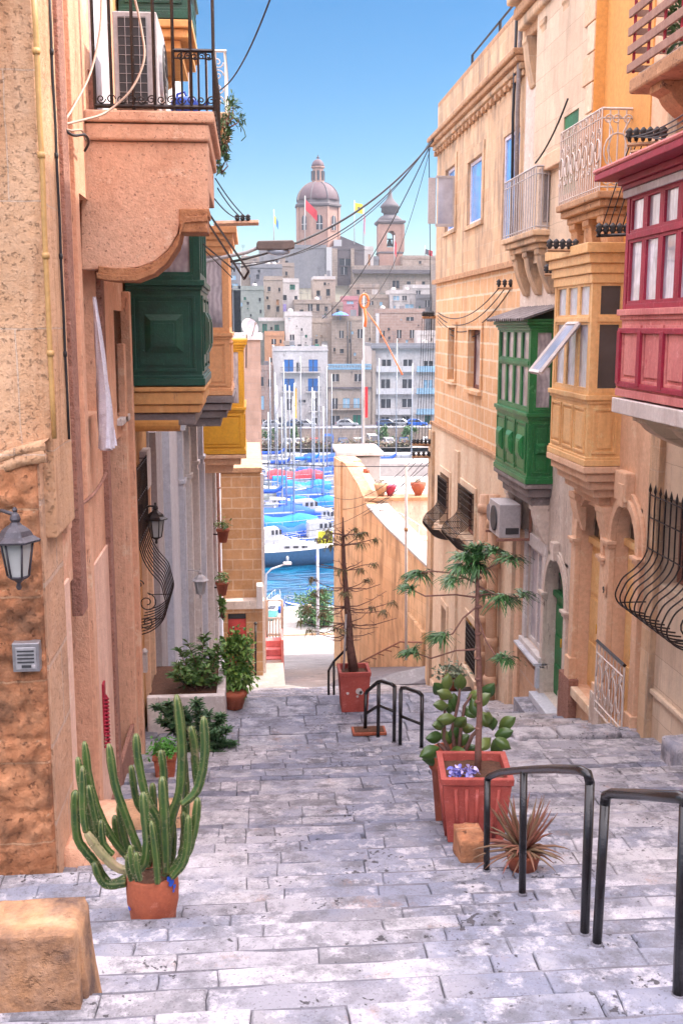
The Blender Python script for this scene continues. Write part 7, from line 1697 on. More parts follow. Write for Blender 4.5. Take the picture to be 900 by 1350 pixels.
m_dome = M('dome_lead_and_stone', (.13, .07, .08), .7, (.08, .05, .055), .5, 0, spots=(.2, .14, .14), spot_scale=1.2, spot_lim=.6); m_drum = M('drum_pink_stone', (.42, .26, .2), .85, (.33, .2, .16), .4, 0)
cx = (390.5 + 448) / 2; X = lambda p: xy(p, Yc_, 300); Zy = lambda p: zy(p, Yc_, cx); cX = X(cx); Rr = (X(448) - X(390.5)) / 2
t = thing('church_dome', 'great ribbed church dome on a pink octagonal drum with a lantern and cross', 'dome', (cX, Yc_, Zy(330)))
z0, z1 = Zy(332), Zy(274)
a = MB(); a.lathe((cX, Yc_, z0 - 8), [(Rr * .99, 0), (Rr * .99, z1 - z0 + 8)], 8, smooth=False, rot=R(22.5)); a.build('drum', m_drum, t)
for k in range(8):
    q_ = R(45 * k + 22.5); u = Vector((math.cos(q_), math.sin(q_), 0)); s_ = Vector((-u.y, u.x, 0)); ce = Vector((cX, Yc_, 0)) + u * Rr * .98
    a = MB(); a.tube([ce + Vector((0, 0, z0 - 8)), ce + Vector((0, 0, z1))], .55, 4, smooth=False); a.build('pilaster', m_drum, t)
    q_ = R(45 * k); u = Vector((math.cos(q_), math.sin(q_), 0)); s_ = Vector((-u.y, u.x, 0)); ap = Rr * .99 * math.cos(R(22.5)); ce = Vector((cX, Yc_, 0)) + u * ap
    zb_, zt_ = Zy(305), Zy(290); ww = .95
    fr = MB(); pl = [(-ww - .25, zb_ - .3), (ww + .25, zb_ - .3)] + [(x_, z_) for x_, z_ in arc(0, zt_, ww + .25, 0, 180, 8)]
    fr.prism(pl, lambda uu, v, w_: ce + s_ * uu + u * w_ + Vector((0, 0, v)), -.1, .18); f = fr.build('window_frame', m_drum, t)
    g_ = MB(); pl = [(-ww, zb_), (ww, zb_)] + [(x_, z_) for x_, z_ in arc(0, zt_, ww, 0, 180, 8)]; g_.prism(pl, lambda uu, v, w_: ce + s_ * uu + u * w_ + Vector((0, 0, v)), 0, .22); g_.build('pane', m_win, f)
    g_ = MB(); g_.bar(ce + u * .25 + Vector((0, 0, zb_)), ce + u * .25 + Vector((0, 0, zt_ + ww)), .18); g_.bar(ce + u * .25 + s_ * ww + Vector((0, 0, (zb_ + zt_) / 2)), ce + u * .25 - s_ * ww + Vector((0, 0, (zb_ + zt_) / 2)), .15); g_.build('mullion', m_whp, f)
a = MB(); a.lathe((cX, Yc_, z1), [(Rr * 1.0, -.2), (Rr * 1.12, .2), (Rr * 1.12, .7), (Rr * 1.03, .9), (Rr * 1.0, Zy(264) - z1)], 8, smooth=False, rot=R(22.5)); a.build('cornice', m_t['dark'], t)
dz0, dz1 = Zy(266), Zy(240); Rd = Rr * .99
pr_ = [(Rd * math.cos(R(q_)), (dz1 - dz0) * 1.02 * math.sin(R(q_))) for q_ in range(0, 76, 6)]
a = MB(); a.lathe((cX, Yc_, dz0), pr_, 32); a.build('shell', m_dome, t)
for k in range(8):
    q_ = R(45 * k + 22.5); a = MB(); a.tube([(cX + (r_ + .05) * math.cos(q_), Yc_ + (r_ + .05) * math.sin(q_), dz0 + z_) for r_, z_ in pr_], .2, 5); a.build('rib', m_t['dark'] if k % 4 else m_t['beige'], t)
lr = (X(428) - X(410.5)) / 2; lz0, lz1 = Zy(241), Zy(222)
a = MB(); a.lathe((cX, Yc_, lz0 - .8), [(lr * 1.25, 0), (lr * 1.2, .8), (lr * .95, .9), (lr * .85, lz1 - lz0 + .8), (lr * 1.08, lz1 - lz0 + .9), (lr * 1.08, lz1 - lz0 + 1.3)], 8, smooth=False, rot=R(22.5)); ln_ = a.build('lantern', m_drum, t)
for k in range(8):
    q_ = R(45 * k); u = Vector((math.cos(q_), math.sin(q_), 0)); ce = Vector((cX, Yc_, 0)) + u * lr * .82; a = MB(); a.tube([ce + Vector((0, 0, lz0 + .6)), ce + Vector((0, 0, lz1 - .8))], .42, 4, smooth=False); a.build('opening', m_win, ln_)
a = MB(); H = Zy(211) - lz1; a.lathe((cX, Yc_, lz1 + .5), [(lr * .95 * math.cos(R(q_)), H * .9 * math.sin(R(q_))) for q_ in range(0, 90, 12)] + [(.12, H), (.3, H + .3), (.05, H + .7)], 12); a.build('cupola', m_dome, t)
a = MB(); zc1 = Zy(204); a.bar((cX, Yc_, Zy(211)), (cX, Yc_, zc1), .18); a.bar((cX - .6, Yc_, zc1 - .9), (cX + .6, Yc_, zc1 - .9), .18); a.build('cross', m_rib, t)
t = thing('nave_roof', 'sloping dark nave roof beside the dome', 'roof', (X(463), Yc_, Zy(325)))
a = MB(); a.prism([(X(448), Zy(312)), (X(482), Zy(326)), (X(482), Zy(345)), (X(448), Zy(345))], lambda u, v, w_: (u, w_, v), Yc_ - 3, Yc_ + 14); a.build('slope', m_t['dark'], t)
a = MB(); a.box(X(438), X(448) , Yc_ - 6, Yc_ - 2, Zy(335), Zy(318)); a.build('buttress', m_whp, t)
# bell tower
Yb_ = 322; X = lambda p: xy(p, Yb_, 310); Zy = lambda p: zy(p, Yb_, 513); cX = X(513.5); hw = (X(529) - X(498)) / 2
t = thing('bell_tower', 'square pink stone bell tower with a bell and small onion shaped spire', 'bell tower', (cX, Yb_, Zy(356)))
xa, xb = cX - hw, cX + hw; oa, ob = X(508), X(519); zA, zB = Zy(327), Zy(311)
a = MB()
a.box(xa, oa, Yb_ - hw, Yb_ + hw, Zy(356) - 8, Zy(296)); a.box(ob, xb, Yb_ - hw, Yb_ + hw, Zy(356) - 8, Zy(296)); a.box(oa, ob, Yb_ - hw, Yb_ + hw, Zy(356) - 8, zA)
c_ = (oa + ob) / 2; r_ = (ob - oa) / 2; o_ = [(oa, Zy(296)), (ob, Zy(296)), (ob, zB)] + arc(c_, zB, r_, 0, 180, 10)[1:]
a.prism(o_, lambda u, v, w_: (u, w_, v), Yb_ - hw, Yb_ + hw); a.build('shaft', m_drum, t)
for x in (xa, xb): a = MB(); a.box(x - .35, x + .35, Yb_ - hw - .3, Yb_ - hw + .3, Zy(333), Zy(297)); a.build('pilaster', m_drum, t)
a = MB(); a.lathe((cX, Yb_, Zy(297)), [(hw * 1.41, 0), (hw * 1.68, .5), (hw * 1.68, 1.0), (hw * 1.45, 1.2)], 4, smooth=False, rot=R(45)); a.build('cornice', m_t['dark'], t); a = MB(); a.lathe((cX, Yb_, Zy(334)), [(hw * 1.46, -.3), (hw * 1.5, 0), (hw * 1.46, .3)], 4, smooth=False, rot=R(45)); a.build('cornice', m_t['dark'], t)
a = MB(); H = Zy(284) - Zy(292); a.lathe((cX, Yb_, Zy(292)), [(hw * 1.05, 0), (hw * 1.0, H * .4), (hw * .75, H * .85), (hw * .55, H), (hw * .55, H * 1.3), (hw * .75, H * 1.5), (hw * .72, H * 2.2), (hw * .85, H * 2.3), (hw * .7, H * 2.8), (hw * .4, H * 3.4), (hw * .2, H * 4.0), (hw * .16, H * 4.7), (.25, H * 5.0), (.05, H * 5.7)], 12); a.build('spire', m_t['dark'], t)
a = MB(); bz = Zy(313); a.lathe((c_, Yb_, bz - 2.6), [(1.05, 0), (.95, .3), (.65, .9), (.5, 1.6), (.3, 1.9), (.1, 2.0)], 14); a.bar((oa, Yb_, bz - .5), (ob, Yb_, bz - .5), .25); a.build('bell', m_rib, t)
# flags on the roofs
def flag(label, px, py0, py1, Y, fx, fy0, fy1, mat, hang=.4, emblem=None, second=None):
    p0, p1 = P3(px, py1, Y), P3(px, py0, Y); t = thing('flag', label, 'flag', p0)
    a = MB(); a.tube([p0, p1], .13, 5); a.build('pole', m_acw, t)
    X_ = lambda q: xy(q, Y, (fy0 + fy1) / 2); Z_ = lambda q: zy(q, Y, px)
    def cloth(u0, u1, m_, off=0):
        rows = []
        for i in range(9):
            f = u0 + (u1 - u0) * i / 8; x = X_(px) + (X_(fx) - X_(px)) * f; dz = -(Z_(fy0) - Z_(fy1)) * hang * f
            rows.append([(x, Y + .35 * math.sin(f * 6 + j * .5) * f + off, Z_(fy0) + dz - (Z_(fy0) - Z_(fy1)) * (1 - hang) * j / 5) for j in range(6)])
        return rows
    a = MB(); a.sheet(cloth(0, .5 if second else 1, mat)); c = a.build('cloth', mat, t)
    if second: a = MB(); a.sheet(cloth(.5, 1, second)); a.build('cloth', second, t)
    if emblem: a = MB(); xx, zz = (X_(px) + X_(fx)) / 2, (Z_(fy0) + Z_(fy1)) / 2; s_ = abs(X_(fx) - X_(px)) * .16; a.prism([(-s_, -s_), (-s_ * .3, -s_ * .3), (-s_ * 1.4, s_ * .2), (-s_ * .3, s_ * .5), (0, s_ * 1.3), (s_ * .4, s_ * .4), (s_ * 1.4, s_ * .3), (s_ * .5, -s_ * .4), (s_, -s_ * 1.2), (0, -s_ * .6)], lambda u, v, w_: (xx + u, w_, zz + v), Y - .5, Y - .42); a.build('emblem', emblem, c)
    return t
m_fr, m_fy, m_fb2, m_fw = M('flag_red', (.7, .04, .06), .8), M('flag_yellow', (.8, .7, .05), .8), M('flag_blue', (.1, .3, .65), .8), M('flag_white', (.8, .78, .78), .8)
flag('red and white flag on a white pole in front of the dome', 402, 258, 324, 300, 418, 262, 292, m_fr, .55, second=m_fr)
flag('yellow flag with a dark emblem right of the dome', 467, 264, 322, 300, 478, 267, 282, m_fy, .15, emblem=m_rib)
flag('yellow and blue flag on the pole at the far left of the roofs', 361, 276, 322, 290, 367, 282, 303, m_fy, .5, second=m_fb2)
flag('narrow blue and red flag on the pole beside the yellow one', 479, 274, 322, 300, 481, 276, 312, m_fb2, .3, second=m_fr)
flag('red flag in front of the bell tower', 519.5, 310, 355, 295, 522.5, 314, 340, m_fr, .3)
flag('dark and red flag at the right end of the roof line', 560, 324, 338, 298, 570, 328, 338, m_rib, .3, second=m_fr)

# ================================================================ HARBOUR
rw = MB(); rw.box(-150, 150, 203.4, 204, -24, -19.4); o = rw.build('retaining_wall', m_t['stone']); tag(o, 'long stone retaining wall between the two harbour roads', 'wall')
rw = MB(); rw.box(-150, 150, 203.3, 204.05, -19.395, -19.15); o = rw.build('wall_coping', m_whp); o['kind'] = 'structure'
uu = MB(); uu.box(-150, 150, 204.0, 213, -19.9, -19.595); struct(uu, 'upper_road', m_lane)
ul = MB(); ul.box(-150, 150, 196, 203.4, -25, -22.395); struct(ul, 'promenade', m_quay)
carp = {}
def car(label, X, Y, Z, rot, paint, van=False, group=None):
    """compact car: length along local x, nose towards +x"""
    t = thing('parked_car', label, 'van' if van else 'car', (0, 0, 0), group)
    L, W_, H = (4.3, 1.75, 1.5) if not van else (4.8, 1.9, 2.1)
    side = [(-L / 2, .35), (L / 2, .35), (L / 2 + .03, .6), (L / 2 - .15, .85), (L * .23, .98), (-L / 2 + .1, 1.0), (-L / 2 - .02, .75)]
    a = MB(); a.prism(side, lambda u, v, w_: (u, w_, v), -W_ / 2, W_ / 2); a.build('body', paint, t, bevel=.06)
    k = [( L * .25, .97), (L * .1, H - .04), (-L * .28, H), (-L * .45, .99)] if not van else [(L * .36, .97), (L * .26, H - .04), (-L * .47, H), (-L * .49, .99)]
    a = MB(); a.prism(k, lambda u, v, w_: (u, w_, v), -W_ * .43, W_ * .43); a.build('windows', m_win, t, bevel=.03)
    a = MB(); rf = [(k[1][0] - .02, k[1][1] - .03), (k[1][0] - .08, k[1][1] + .04), (k[2][0] + .04, k[2][1] + .04), (k[2][0] + .0, k[2][1] - .03)]; a.prism(rf, lambda u, v, w_: (u, w_, v), -W_ * .44, W_ * .44)
    for s_ in (-1, 1):
        for (p, q_) in ((k[0], k[1]), (k[3], k[2])): a.bar((p[0], s_ * W_ * .432, p[1]), (q_[0], s_ * W_ * .432, q_[1]), .09)
        a.bar((-L * .1, s_ * W_ * .435, .98), (-L * .1, s_ * W_ * .435, H), .08)
    a.build('roof', paint, t)
    for sx in (-1, 1):
        for sy in (-1, 1):
            a = MB(); a.prism(arc(sx * L * .31, .32, .32, 0, 345, 16), lambda u, v, w_: (u, w_, v), sy * W_ * .5 - .1, sy * W_ * .5 + .02); wh = a.build('wheel', m_fin, t)
            a = MB(); a.prism(arc(sx * L * .31, .32, .18, 0, 345, 12), lambda u, v, w_: (u, w_, v), sy * W_ * .5 - .02, sy * W_ * .5 + .04); a.build('rim', m_acw, wh)
    for sy in (-1, 1):
        a = MB(); a.box(L / 2 - .12, L / 2 + .04, sy * W_ * .36 - .2, sy * W_ * .36 + .2, .66, .8); a.build('headlight', m_whp, t, bevel=.02)
        a = MB(); a.box(-L / 2 - .03, -L / 2 + .1, sy * W_ * .4 - .12, sy * W_ * .4 + .12, .66, .9); a.build('tail_light', m_red, t, bevel=.02)
    a = MB(); a.box(L / 2 - .05, L / 2 + .06, -W_ * .4, W_ * .4, .38, .55); a.build('bumper', m_fin, t)
    t.location = (X, Y, Z); t.rotation_euler = (0, 0, rot); return t
pw_, pr2, pb2, pd, pg = M('car_white', (.7, .7, .7), .25, metal=.1), M('car_red', (.6, .02, .03), .25), M('car_blue', (.01, .12, .55), .25), M('car_dark_blue', (.04, .09, .2), .25), M('car_silver', (.4, .42, .45), .25, metal=.4)
lower = [(350, pg, 'silver car', 0), (379, pw_, 'white car left of the palm', 0), (395, pw_, 'white hatchback beside the red car', 0), (415, pr2, 'red car in the middle of the row', 0), (433, pb2, 'bright blue car with a white roof', 1), (452, pd, 'dark blue car right of the bright blue one', 0), (472, pw_, 'white car behind the tall white pole', 0), (491, pw_, 'white van', 1), (512, pw_, 'white car right of the van', 0), (532, pd, 'dark car near the right end', 0), (563, pw_, 'white car at the right end of the row', 0), (338, pw_, 'white car at the left end of the row', 0)]
for px, pt, lb, vn in lower: car('%s parked on the lower harbour road' % lb, xy(px, 199.5, 590), 199.5, -22.39, R(-90 + rnd.uniform(-14, 14)), pt, bool(vn), 'cars on the lower harbour road')
for px, pt, lb in ((360, pg, 'silver car passing the blue shuttered house'), (402, pg, 'pale car below the blue shutters'), (457, pg, 'pale blue car before the dark doorway'), (510, pd, 'dark car before the modern block'), (523, pg, 'pale van like car'), (548, pb2, 'blue car at the right end'), (385, pd, 'dark car beside the orange flag')):
    car('%s on the upper harbour road' % lb, xy(px, 207.5, 564), 207.5, -19.59, R(rnd.choice([0, 180])), pt, False, 'cars on the upper harbour road')
lfh = leafmat('reddish_hedge_leaves', (.22, .1, .08), (.12, .16, .06)); hm = MB(); rg = random.Random(17); pts = []
for k in range(7000): x = rg.uniform(-32, 30); pts.append((x, 197.2 + rg.gauss(0, .35), -22.3 + abs(rg.gauss(0, .5)) * (1 + .4 * math.sin(x * .7)) + .1))
leaves(hm, pts, .5, .3, rg, .2); tag(hm.build('hedge', lfh, keep=True), kind='stuff')
for i, (px, py) in enumerate(((357, 578), (388, 578), (505, 578), (538, 575), (340, 580))):
    bush('street_tree', ['small tree behind the left end of the car row', 'narrow dark tree beside the orange flag', 'bushy tree behind the white van', 'small tree at the right of the retaining wall', 'small tree at the far left of the promenade'][i], 'tree', (xy(px, 201.5, py), 201.5, -20.6), (1.2 if i != 1 else .6, 1.0, 1.4), 900, lf2, .45, .25, 60 + i, group='small trees on the promenade')
pn = MB(); pn.box(-60, 40, 192.5, 195.8, -25, -23.2); struct(pn, 'pontoon', m_wdeck)
m_hw, m_hb, m_hr, m_hg = M('hull_white', (.55, .56, .58), .3), M('hull_slate_blue', (.07, .16, .28), .3), M('hull_red', (.7, .05, .05), .4), M('hull_grey', (.35, .38, .42), .4)
m_cb, m_cb2, m_cr = M('canvas_blue', (.01, .1, .55), .8, (.01, .07, .4), 3, .3, 10), M('canvas_bright_blue', (.01, .22, .75), .8), M('canvas_red', (.75, .05, .07), .8)
m_alu = M('mast_aluminium', (.5, .52, .56), .35, metal=.3)
def boat(label, cx, Y, L, rot, hull, canvas=None, mast=0, cabin=True, cstyle='boom', B=None, group='boats moored in the harbour', motor=False, name='sailing_boat'):
    t = thing(name, label, 'boat', (0, 0, 0), group); B = B or L * .3; Hh = L * .11 + .25; n_ = 12
    rows = []
    for i in range(n_ + 1):
        f = i / n_; x = -L / 2 + L * f; w_ = B / 2 * (math.sin(math.pi * min(1, (.28 + f * .72)) ) ** .6 if f < 1 else 0.02); sh = Hh * (1 + .35 * f * f); keel = -.35 * math.sin(math.pi * (f * .8 + .1))
        rows.append([(x + (.5 * f if k in (0, 6) else .0), y_, z_) for k, (y_, z_) in enumerate(((-w_, sh), (-w_ * .96, sh * .5), (-w_ * .6, keel * .5), (0, keel), (w_ * .6, keel * .5), (w_ * .96, sh * .5), (w_, sh)))])
    a = MB(); a.sheet(rows); a.add([Vector(p) for p in rows[0]], [tuple(range(7))]); a.build('hull', hull, t)
    a = MB(); a.sheet([[(r_[0][0], r_[0][1] * .97, r_[0][2] - .03), (r_[0][0], 0, r_[0][2] + .05), (r_[0][0], r_[6][1] * .97, r_[0][2] - .03)] for r_ in rows]); a.build('deck', m_whp, t)
    a = MB(); a.tube([(r_[0][0], r_[0][1], r_[0][2]) for r_ in rows], .05, 5); a.tube([(r_[6][0], r_[6][1], r_[6][2]) for r_ in rows], .05, 5); a.build('rub_rail', m_whp if hull is not m_hw else m_cb, t)
    if cabin:
        c = [(-L * .12, Hh), (-L * .1, Hh + .75), (L * .12, Hh + .62), (L * .26, Hh + .2), (L * .27, Hh)] if not motor else [(-L * .25, Hh), (-L * .25, Hh + 1.8), (L * .05, Hh + 1.9), (L * .14, Hh + .95), (L * .3, Hh + .5), (L * .32, Hh)]
        a = MB(); a.prism(c, lambda u, v, w_: (u, w_, v), -B * .3, B * .3); cb = a.build('cabin', m_whp, t, bevel=.08)
        for k in range(3): a = MB(); u = -L * .07 + k * L * .075; a.box(u, u + L * .045, -B * .3 - .02, B * .3 + .02, Hh + (.28 if not motor else 1.1), Hh + (.5 if not motor else 1.6)); a.build('porthole', m_win, cb)
    if mast:
        a = MB(); a.tube([(L * .08, 0, Hh), (L * .08, 0, Hh + mast)], [.11, .07], 7); ms = a.build('mast', m_alu, t)
        for h in (.45, .7): a = MB(); a.tube([(L * .08, -B * .3, Hh + mast * h - .1), (L * .08, 0, Hh + mast * h), (L * .08, B * .3, Hh + mast * h - .1)], .04, 4); a.build('spreader', m_alu, ms)
        a = MB()
        for e in ((L * .5, 0), (-L * .48, 0), (L * .05, B * .45), (L * .05, -B * .45)): a.tube([(e[0], e[1], Hh), (L * .08, 0, Hh + mast * .97)], .02, 3)
        a.build('stays', m_rib, t)
        a = MB(); a.tube([(L * .08, 0, Hh + 1.5), (-L * .35, 0, Hh + 1.4)], .08, 6); a.build('boom', m_alu, t)
    if canvas:
        a = MB()
        if cstyle == 'boom':
            rws = [[(L * .08 - L * .45 * i / 8, .26 * math.sin(R(q_)) * (1 + .2 * math.sin(i)), Hh + 1.62 + .3 * math.cos(R(q_)) + (.6 * max(0, 1 - i / 1.5))) for q_ in range(0, 361, 45)] for i in range(9)]; a.sheet(rws)
        elif cstyle == 'full':
            rws = [[(-L * .46 + L * .8 * i / 8, B * .5 * math.cos(R(q_)) * (.75 + .25 * math.sin(i / 8 * 3)), Hh + .05 + (1.15 + .25 * math.sin(i * 1.3)) * math.sin(R(q_))) for q_ in range(0, 181, 20)] for i in range(9)]; a.sheet(rws); a.add(rws[0], [tuple(range(10))]); a.add(rws[-1], [tuple(range(10))])
        else:
            rws = [[(-L * .46 + L * .34 * i / 5, B * .42 * math.cos(R(q_)), Hh + .1 + 1.7 * math.sin(R(q_)) ** .5) for q_ in range(0, 181, 20)] for i in range(6)]; a.sheet(rws); a.add(rws[0], [tuple(range(10))]); a.add(rws[-1], [tuple(range(10))])
        a.build('canvas_cover', canvas, t)
    a = MB()
    for sy in (0, 6):
        pp = [Vector((r_[sy][0], r_[sy][1] * .95, r_[sy][2] + .6)) for r_ in rows[1::2]]; a.tube(pp, .025, 4)
        for p in pp: a.tube([p - Vector((0, 0, .6)), p], .025, 4)
    a.build('guard_rail', m_alu, t)
    a = MB(); a.box(-L * .42, -L * .16, -B * .24, B * .24, Hh + .02, Hh + .09); a.build('cockpit', m_win if len(label) % 2 else m_t['beige'], t)
    for k in range(3):
        a = MB(); fx_ = -L * .3 + k * L * .25; a.lathe((fx_, -B * .5 - .1, Hh * .4), [(.05, 0), (.14, .1), (.14, .5), (.05, .6)], 7); a.build('fender', m_whp if k % 2 else m_cb, t)
    t.location = (cx, Y, -24.35); t.rotation_euler = (0, 0, rot); return t
def atb(px, Y): return xy(px, Y, 650)
B_ = [  # label, px centre, Y, L, rot, hull, canvas, mast, style, motor
 ('slate blue hulled boat nearest to the quay, its bow pointing right', 384, 108, 12, 2, m_hb, None, 0, '', False),
 ('white boat with a bright blue boom cover above the slate blue hull', 378, 122, 10.5, 3, m_hw, m_cb2, 15, 'full', False),
 ('white yacht under a long royal blue cover', 368, 128, 11, -2, m_hw, m_cb, 16, 'full', False),
 ('small motor boat with a short blue hood on the right', 407, 131, 8, 8, m_hw, m_cb, 0, 'hood', True),
 ('white sailing boat with a dark blue boom cover in mid harbour', 365, 139, 9, 4, m_hw, m_cb, 14, 'boom', False),
 ('white yacht with a violet blue sail cover in mid harbour', 405, 143, 9, -3, m_hw, m_cb, 15, 'full', False),
 ('grey hulled boat beside the left harbour wall', 360, 149, 8.5, 6, m_hg, None, 15, '', False),
 ('white boat with a sky blue cover below the red one', 408, 151, 9, 2, m_hw, m_cb2, 14, 'full', False),
 ('long boat wrapped in a red cover', 395, 161, 10.5, -3, m_hw, m_cr, 0, 'full', False),
 ('white yacht with a blue hood right of the red cover', 425, 165, 9, 5, m_hw, m_cb, 17, 'full', False),
 ('white sailing boat left of the red cover', 358, 166, 9, -4, m_hw, None, 16, '', False),
 ('white boat with a blue boom cover in the back row', 415, 174, 9, 3, m_hw, m_cb2, 15, 'boom', False),
 ('tall masted white boat in the back row, leftmost', 352, 178, 9, 0, m_hw, None, 18, '', False),
 ('tall masted white boat in the back row, second from left', 370, 182, 9, 2, m_hw, m_cb, 17, 'boom', False),
 ('pale grey boat in the back row', 392, 184, 8.5, -4, m_hg, None, 18, '', False),
 ('white boat at the right of the back row', 432, 183, 9, 1, m_hw, m_cb, 15, 'full', False),
 ('white motor launch moored near the yellow board', 425, 117, 7, 12, m_hw, None, 0, '', True),
 ('grey green inflatable beside the white launch', 409, 112, 4.5, -10, m_hg, None, 0, '', False),
 ('white boat with a light blue cover right of mid harbour', 420, 137, 8, -6, m_hw, m_cb2, 13, 'full', False),
 ('small boat under a royal blue cover behind the slate blue hull', 390, 118, 6, 15, m_hw, m_cb, 0, 'full', False), ('small launch left of the slate blue hull', 360, 114, 6, 20, m_hw, None, 0, '', True), ('small grey launch near the right wall in mid harbour', 432, 125, 6, -15, m_hg, m_cb, 0, 'hood', True), ('small white boat under a green grey cover in mid harbour', 350, 144, 6, 5, m_hw, m_t['green'], 12, 'full', False), ('small white boat with a blue hood in the back rows', 384, 155, 6, 8, m_hw, m_cb2, 13, 'hood', False), ('narrow white boat between the red cover and the back row', 378, 171, 7, -6, m_hw, m_cb, 14, 'boom', False),
 ('white sailing boat behind the apricot wall, left', 470, 160, 10, 4, m_hw, m_cb, 18, 'boom', False), ('white sailing boat behind the apricot wall, centre', 492, 168, 10, -3, m_hw, None, 18, '', False),
 ('white sailing boat behind the apricot wall, right', 515, 172, 10, 2, m_hw, m_cb, 21, 'boom', False), ('white sailing boat behind the apricot wall, far right', 536, 178, 9, -5, m_hw, None, 17, '', False),
 ('white yacht half hidden by the honey stone house, nearer', 335, 150, 10, -3, m_hw, m_cb, 19, 'boom', False), ('white yacht half hidden by the honey stone house, farther', 338, 170, 10, 4, m_hw, None, 19, '', False)]
for lb, px, Y, L, rt, hu, cv, ma, stl, mo in B_: boat(lb, atb(px, Y), Y, L, R(rt), hu, cv, ma, True, stl, motor=mo)
boat('small white dinghy afloat near the round shrub', atb(400, 88.5), 88.5, 3.2, R(150), m_hw, m_cb, 0, False, 'hood', name='dinghy')
boat('small turquoise dinghy behind the white railing', xy(361, 84, 800), 84, 3.6, R(80), M('hull_turquoise', (.2, .65, .6), .4), None, 0, False, name='dinghy').location.z = -23.0
a = MB(); p = P3(387, 797, 87.5); a.lathe((p.x, p.y, -24.6), [(.05, 0), (.3, .15), (.36, .4), (.3, .65), (.08, .8), (.06, .95)], 14); tag(a.build('mooring_buoy', m_hr), 'round red mooring buoy floating by the quay', 'buoy')
t = flag('orange yellow banner hanging from a mast in front of the blue shutters', 388, 505, 640, 168, 391, 510, 552, M('banner_orange', (.85, .45, .03), .8), .05)
# tall flag pole with an orange ring on the terrace block
Yp_ = 41.5; p0 = P3(479, 603, Yp_); p1 = P3(479, 386, Yp_)
t = thing('flagpole', 'tall white flagpole with an orange ring and rope on the white terrace block', 'flagpole', p0)
a = MB(); a.tube([p0, p1], [.05, .035], 8); a.build('pole', m_whp, t)
m_or = M('orange_rope', (.85, .2, .05), .7)
a = MB(); c_ = P3(480, 397, Yp_ - .12); a.tube([c_ + Vector((.16 * math.cos(R(q_)), 0, .26 * math.sin(R(q_)))) for q_ in range(0, 361, 20)], .045, 7); a.build('ring', m_or, t)
a = MB(); a.tube([P3(480, 404, Yp_ - .12), P3(482, 420, Yp_ - .12), P3(481, 431, Yp_ - .12)], .06, 6); a.build('rope', m_or, t)
a = MB(); a.tube([P3(481, 408, Yp_ - .1), P3(497, 430, Yp_), P3(512, 458, Yp_), P3(524, 482, Yp_), P3(530, 494, Yp_)], [.015, .03, .02, .03, .04], 5); a.build('streamer', m_or, t)
a = MB(); rows = [[P3(481 + .9 * k, 510 + 4.5 * j, Yp_ - .06 + .04 * math.sin(k + j)) for k in range(5)] for j in range(10)]; a.sheet(rows); a.build('red_pennant', m_cr, t)
p0 = P3(535, 870, 30.9); t = thing('slim_pole', 'slim pale pole rising in front of the raking wall', 'pole', p0)
a = MB(); a.tube([p0, P3(535, 605, 30.9)], .045, 7); a.build('shaft', m_wiron, t); a = MB(); a.lathe(P3(535, 700, 30.9), [(.06, 0), (.07, .05), (.06, .1)], 8); a.build('joint', m_corb, t)

# ================================================================ WIRES
def hang(label, a_, Ya, b_, Yb, sag, r=.012, group=None): cable(label, [P3(a_[0], a_[1], Ya), P3(b_[0], b_[1], Yb)], r, m_cable, group, 24, sag=sag)
hang('thick cable swooping from the left lamp arm to the ochre roof corner', (305, 345), 18, (575, 180), 30, .55, .024, 'overhead cables')
hang('second cable swooping up beside the thick one to the ochre roof corner', (318, 352), 19, (574, 178), 30, .68, .014, 'overhead cables')
hang('thin cable sagging below the thick pair under the sky', (306, 348), 18.5, (573, 176), 30, .85, .009, 'overhead cables')
hang('cable dropping from the ochre roof corner across the town to the terrace', (572, 180), 30, (425, 420), 42, .6, .016, 'overhead cables')
hang('thin cable falling steeply from the ochre roof corner', (570, 183), 30, (470, 400), 40, 1.3, .009)
hang('thin vertical cable hanging beside the ochre house corner', (565, 183), 30.3, (568, 450), 30.3, .0, .012)
hang('single thin wire crossing the sky at the top', (287, 120), 14, (360, -12), 9, .15, .008)
for k, (px, py) in enumerate(((283, 262), (287, 248), (284, 235))): hang(['lowest', 'middle', 'highest'][k] + ' short wire running from the left roofs to the cross arm insulators', (px, py), 16, (314 + 6 * k, 288), 19.5, .05, .01, 'wires to the cross arm')
# insulator bank at the far corner of the ochre house
def insul(t, p, s_=1, mat=None): a = MB(); a.lathe(p, [(.02 * s_, -.04 * s_), (.03 * s_, 0), (.055 * s_, .02 * s_), (.035 * s_, .05 * s_), (.055 * s_, .07 * s_), (.03 * s_, .1 * s_), (.01 * s_, .12 * s_)], 8); a.build('insulator', m_fin, t)
Yi = 29.9
for i, (py, n_) in enumerate(((586, 6), (602, 5), (418, 6))):
    x0, x1 = (543, 575) if i < 2 else (556, 574); t = thing('insulator_bracket', ['upper rusty cable bracket with insulators at the far corner of the ochre house', 'lower rusty cable bracket with insulators at the far corner of the ochre house', 'high cable bracket on the far corner of the ochre house'][i], 'bracket', P3(560, py, Yi))
    a = MB(); a.bar(P3(x0, py, Yi), P3(x1, py, Yi), .06); a.build('arm', m_corb, t)
    for k in range(n_): insul(t, P3(x0 + 2 + (x1 - x0 - 6) * k / (n_ - 1), py - 1.5, Yi), 1.1)
for k in range(6):
    px = 553 + k * 3.2; cable('dark wire dropping between the brackets on the ochre corner, %s' % ['first from the left', 'second from the left', 'third from the left', 'third from the right', 'second from the right', 'nearest the wall'][k], [P3(px + 3, 420, Yi), P3(px, 500, Yi), P3(px - 6 + k, 584, Yi)], .008, group='vertical wires on the ochre corner')
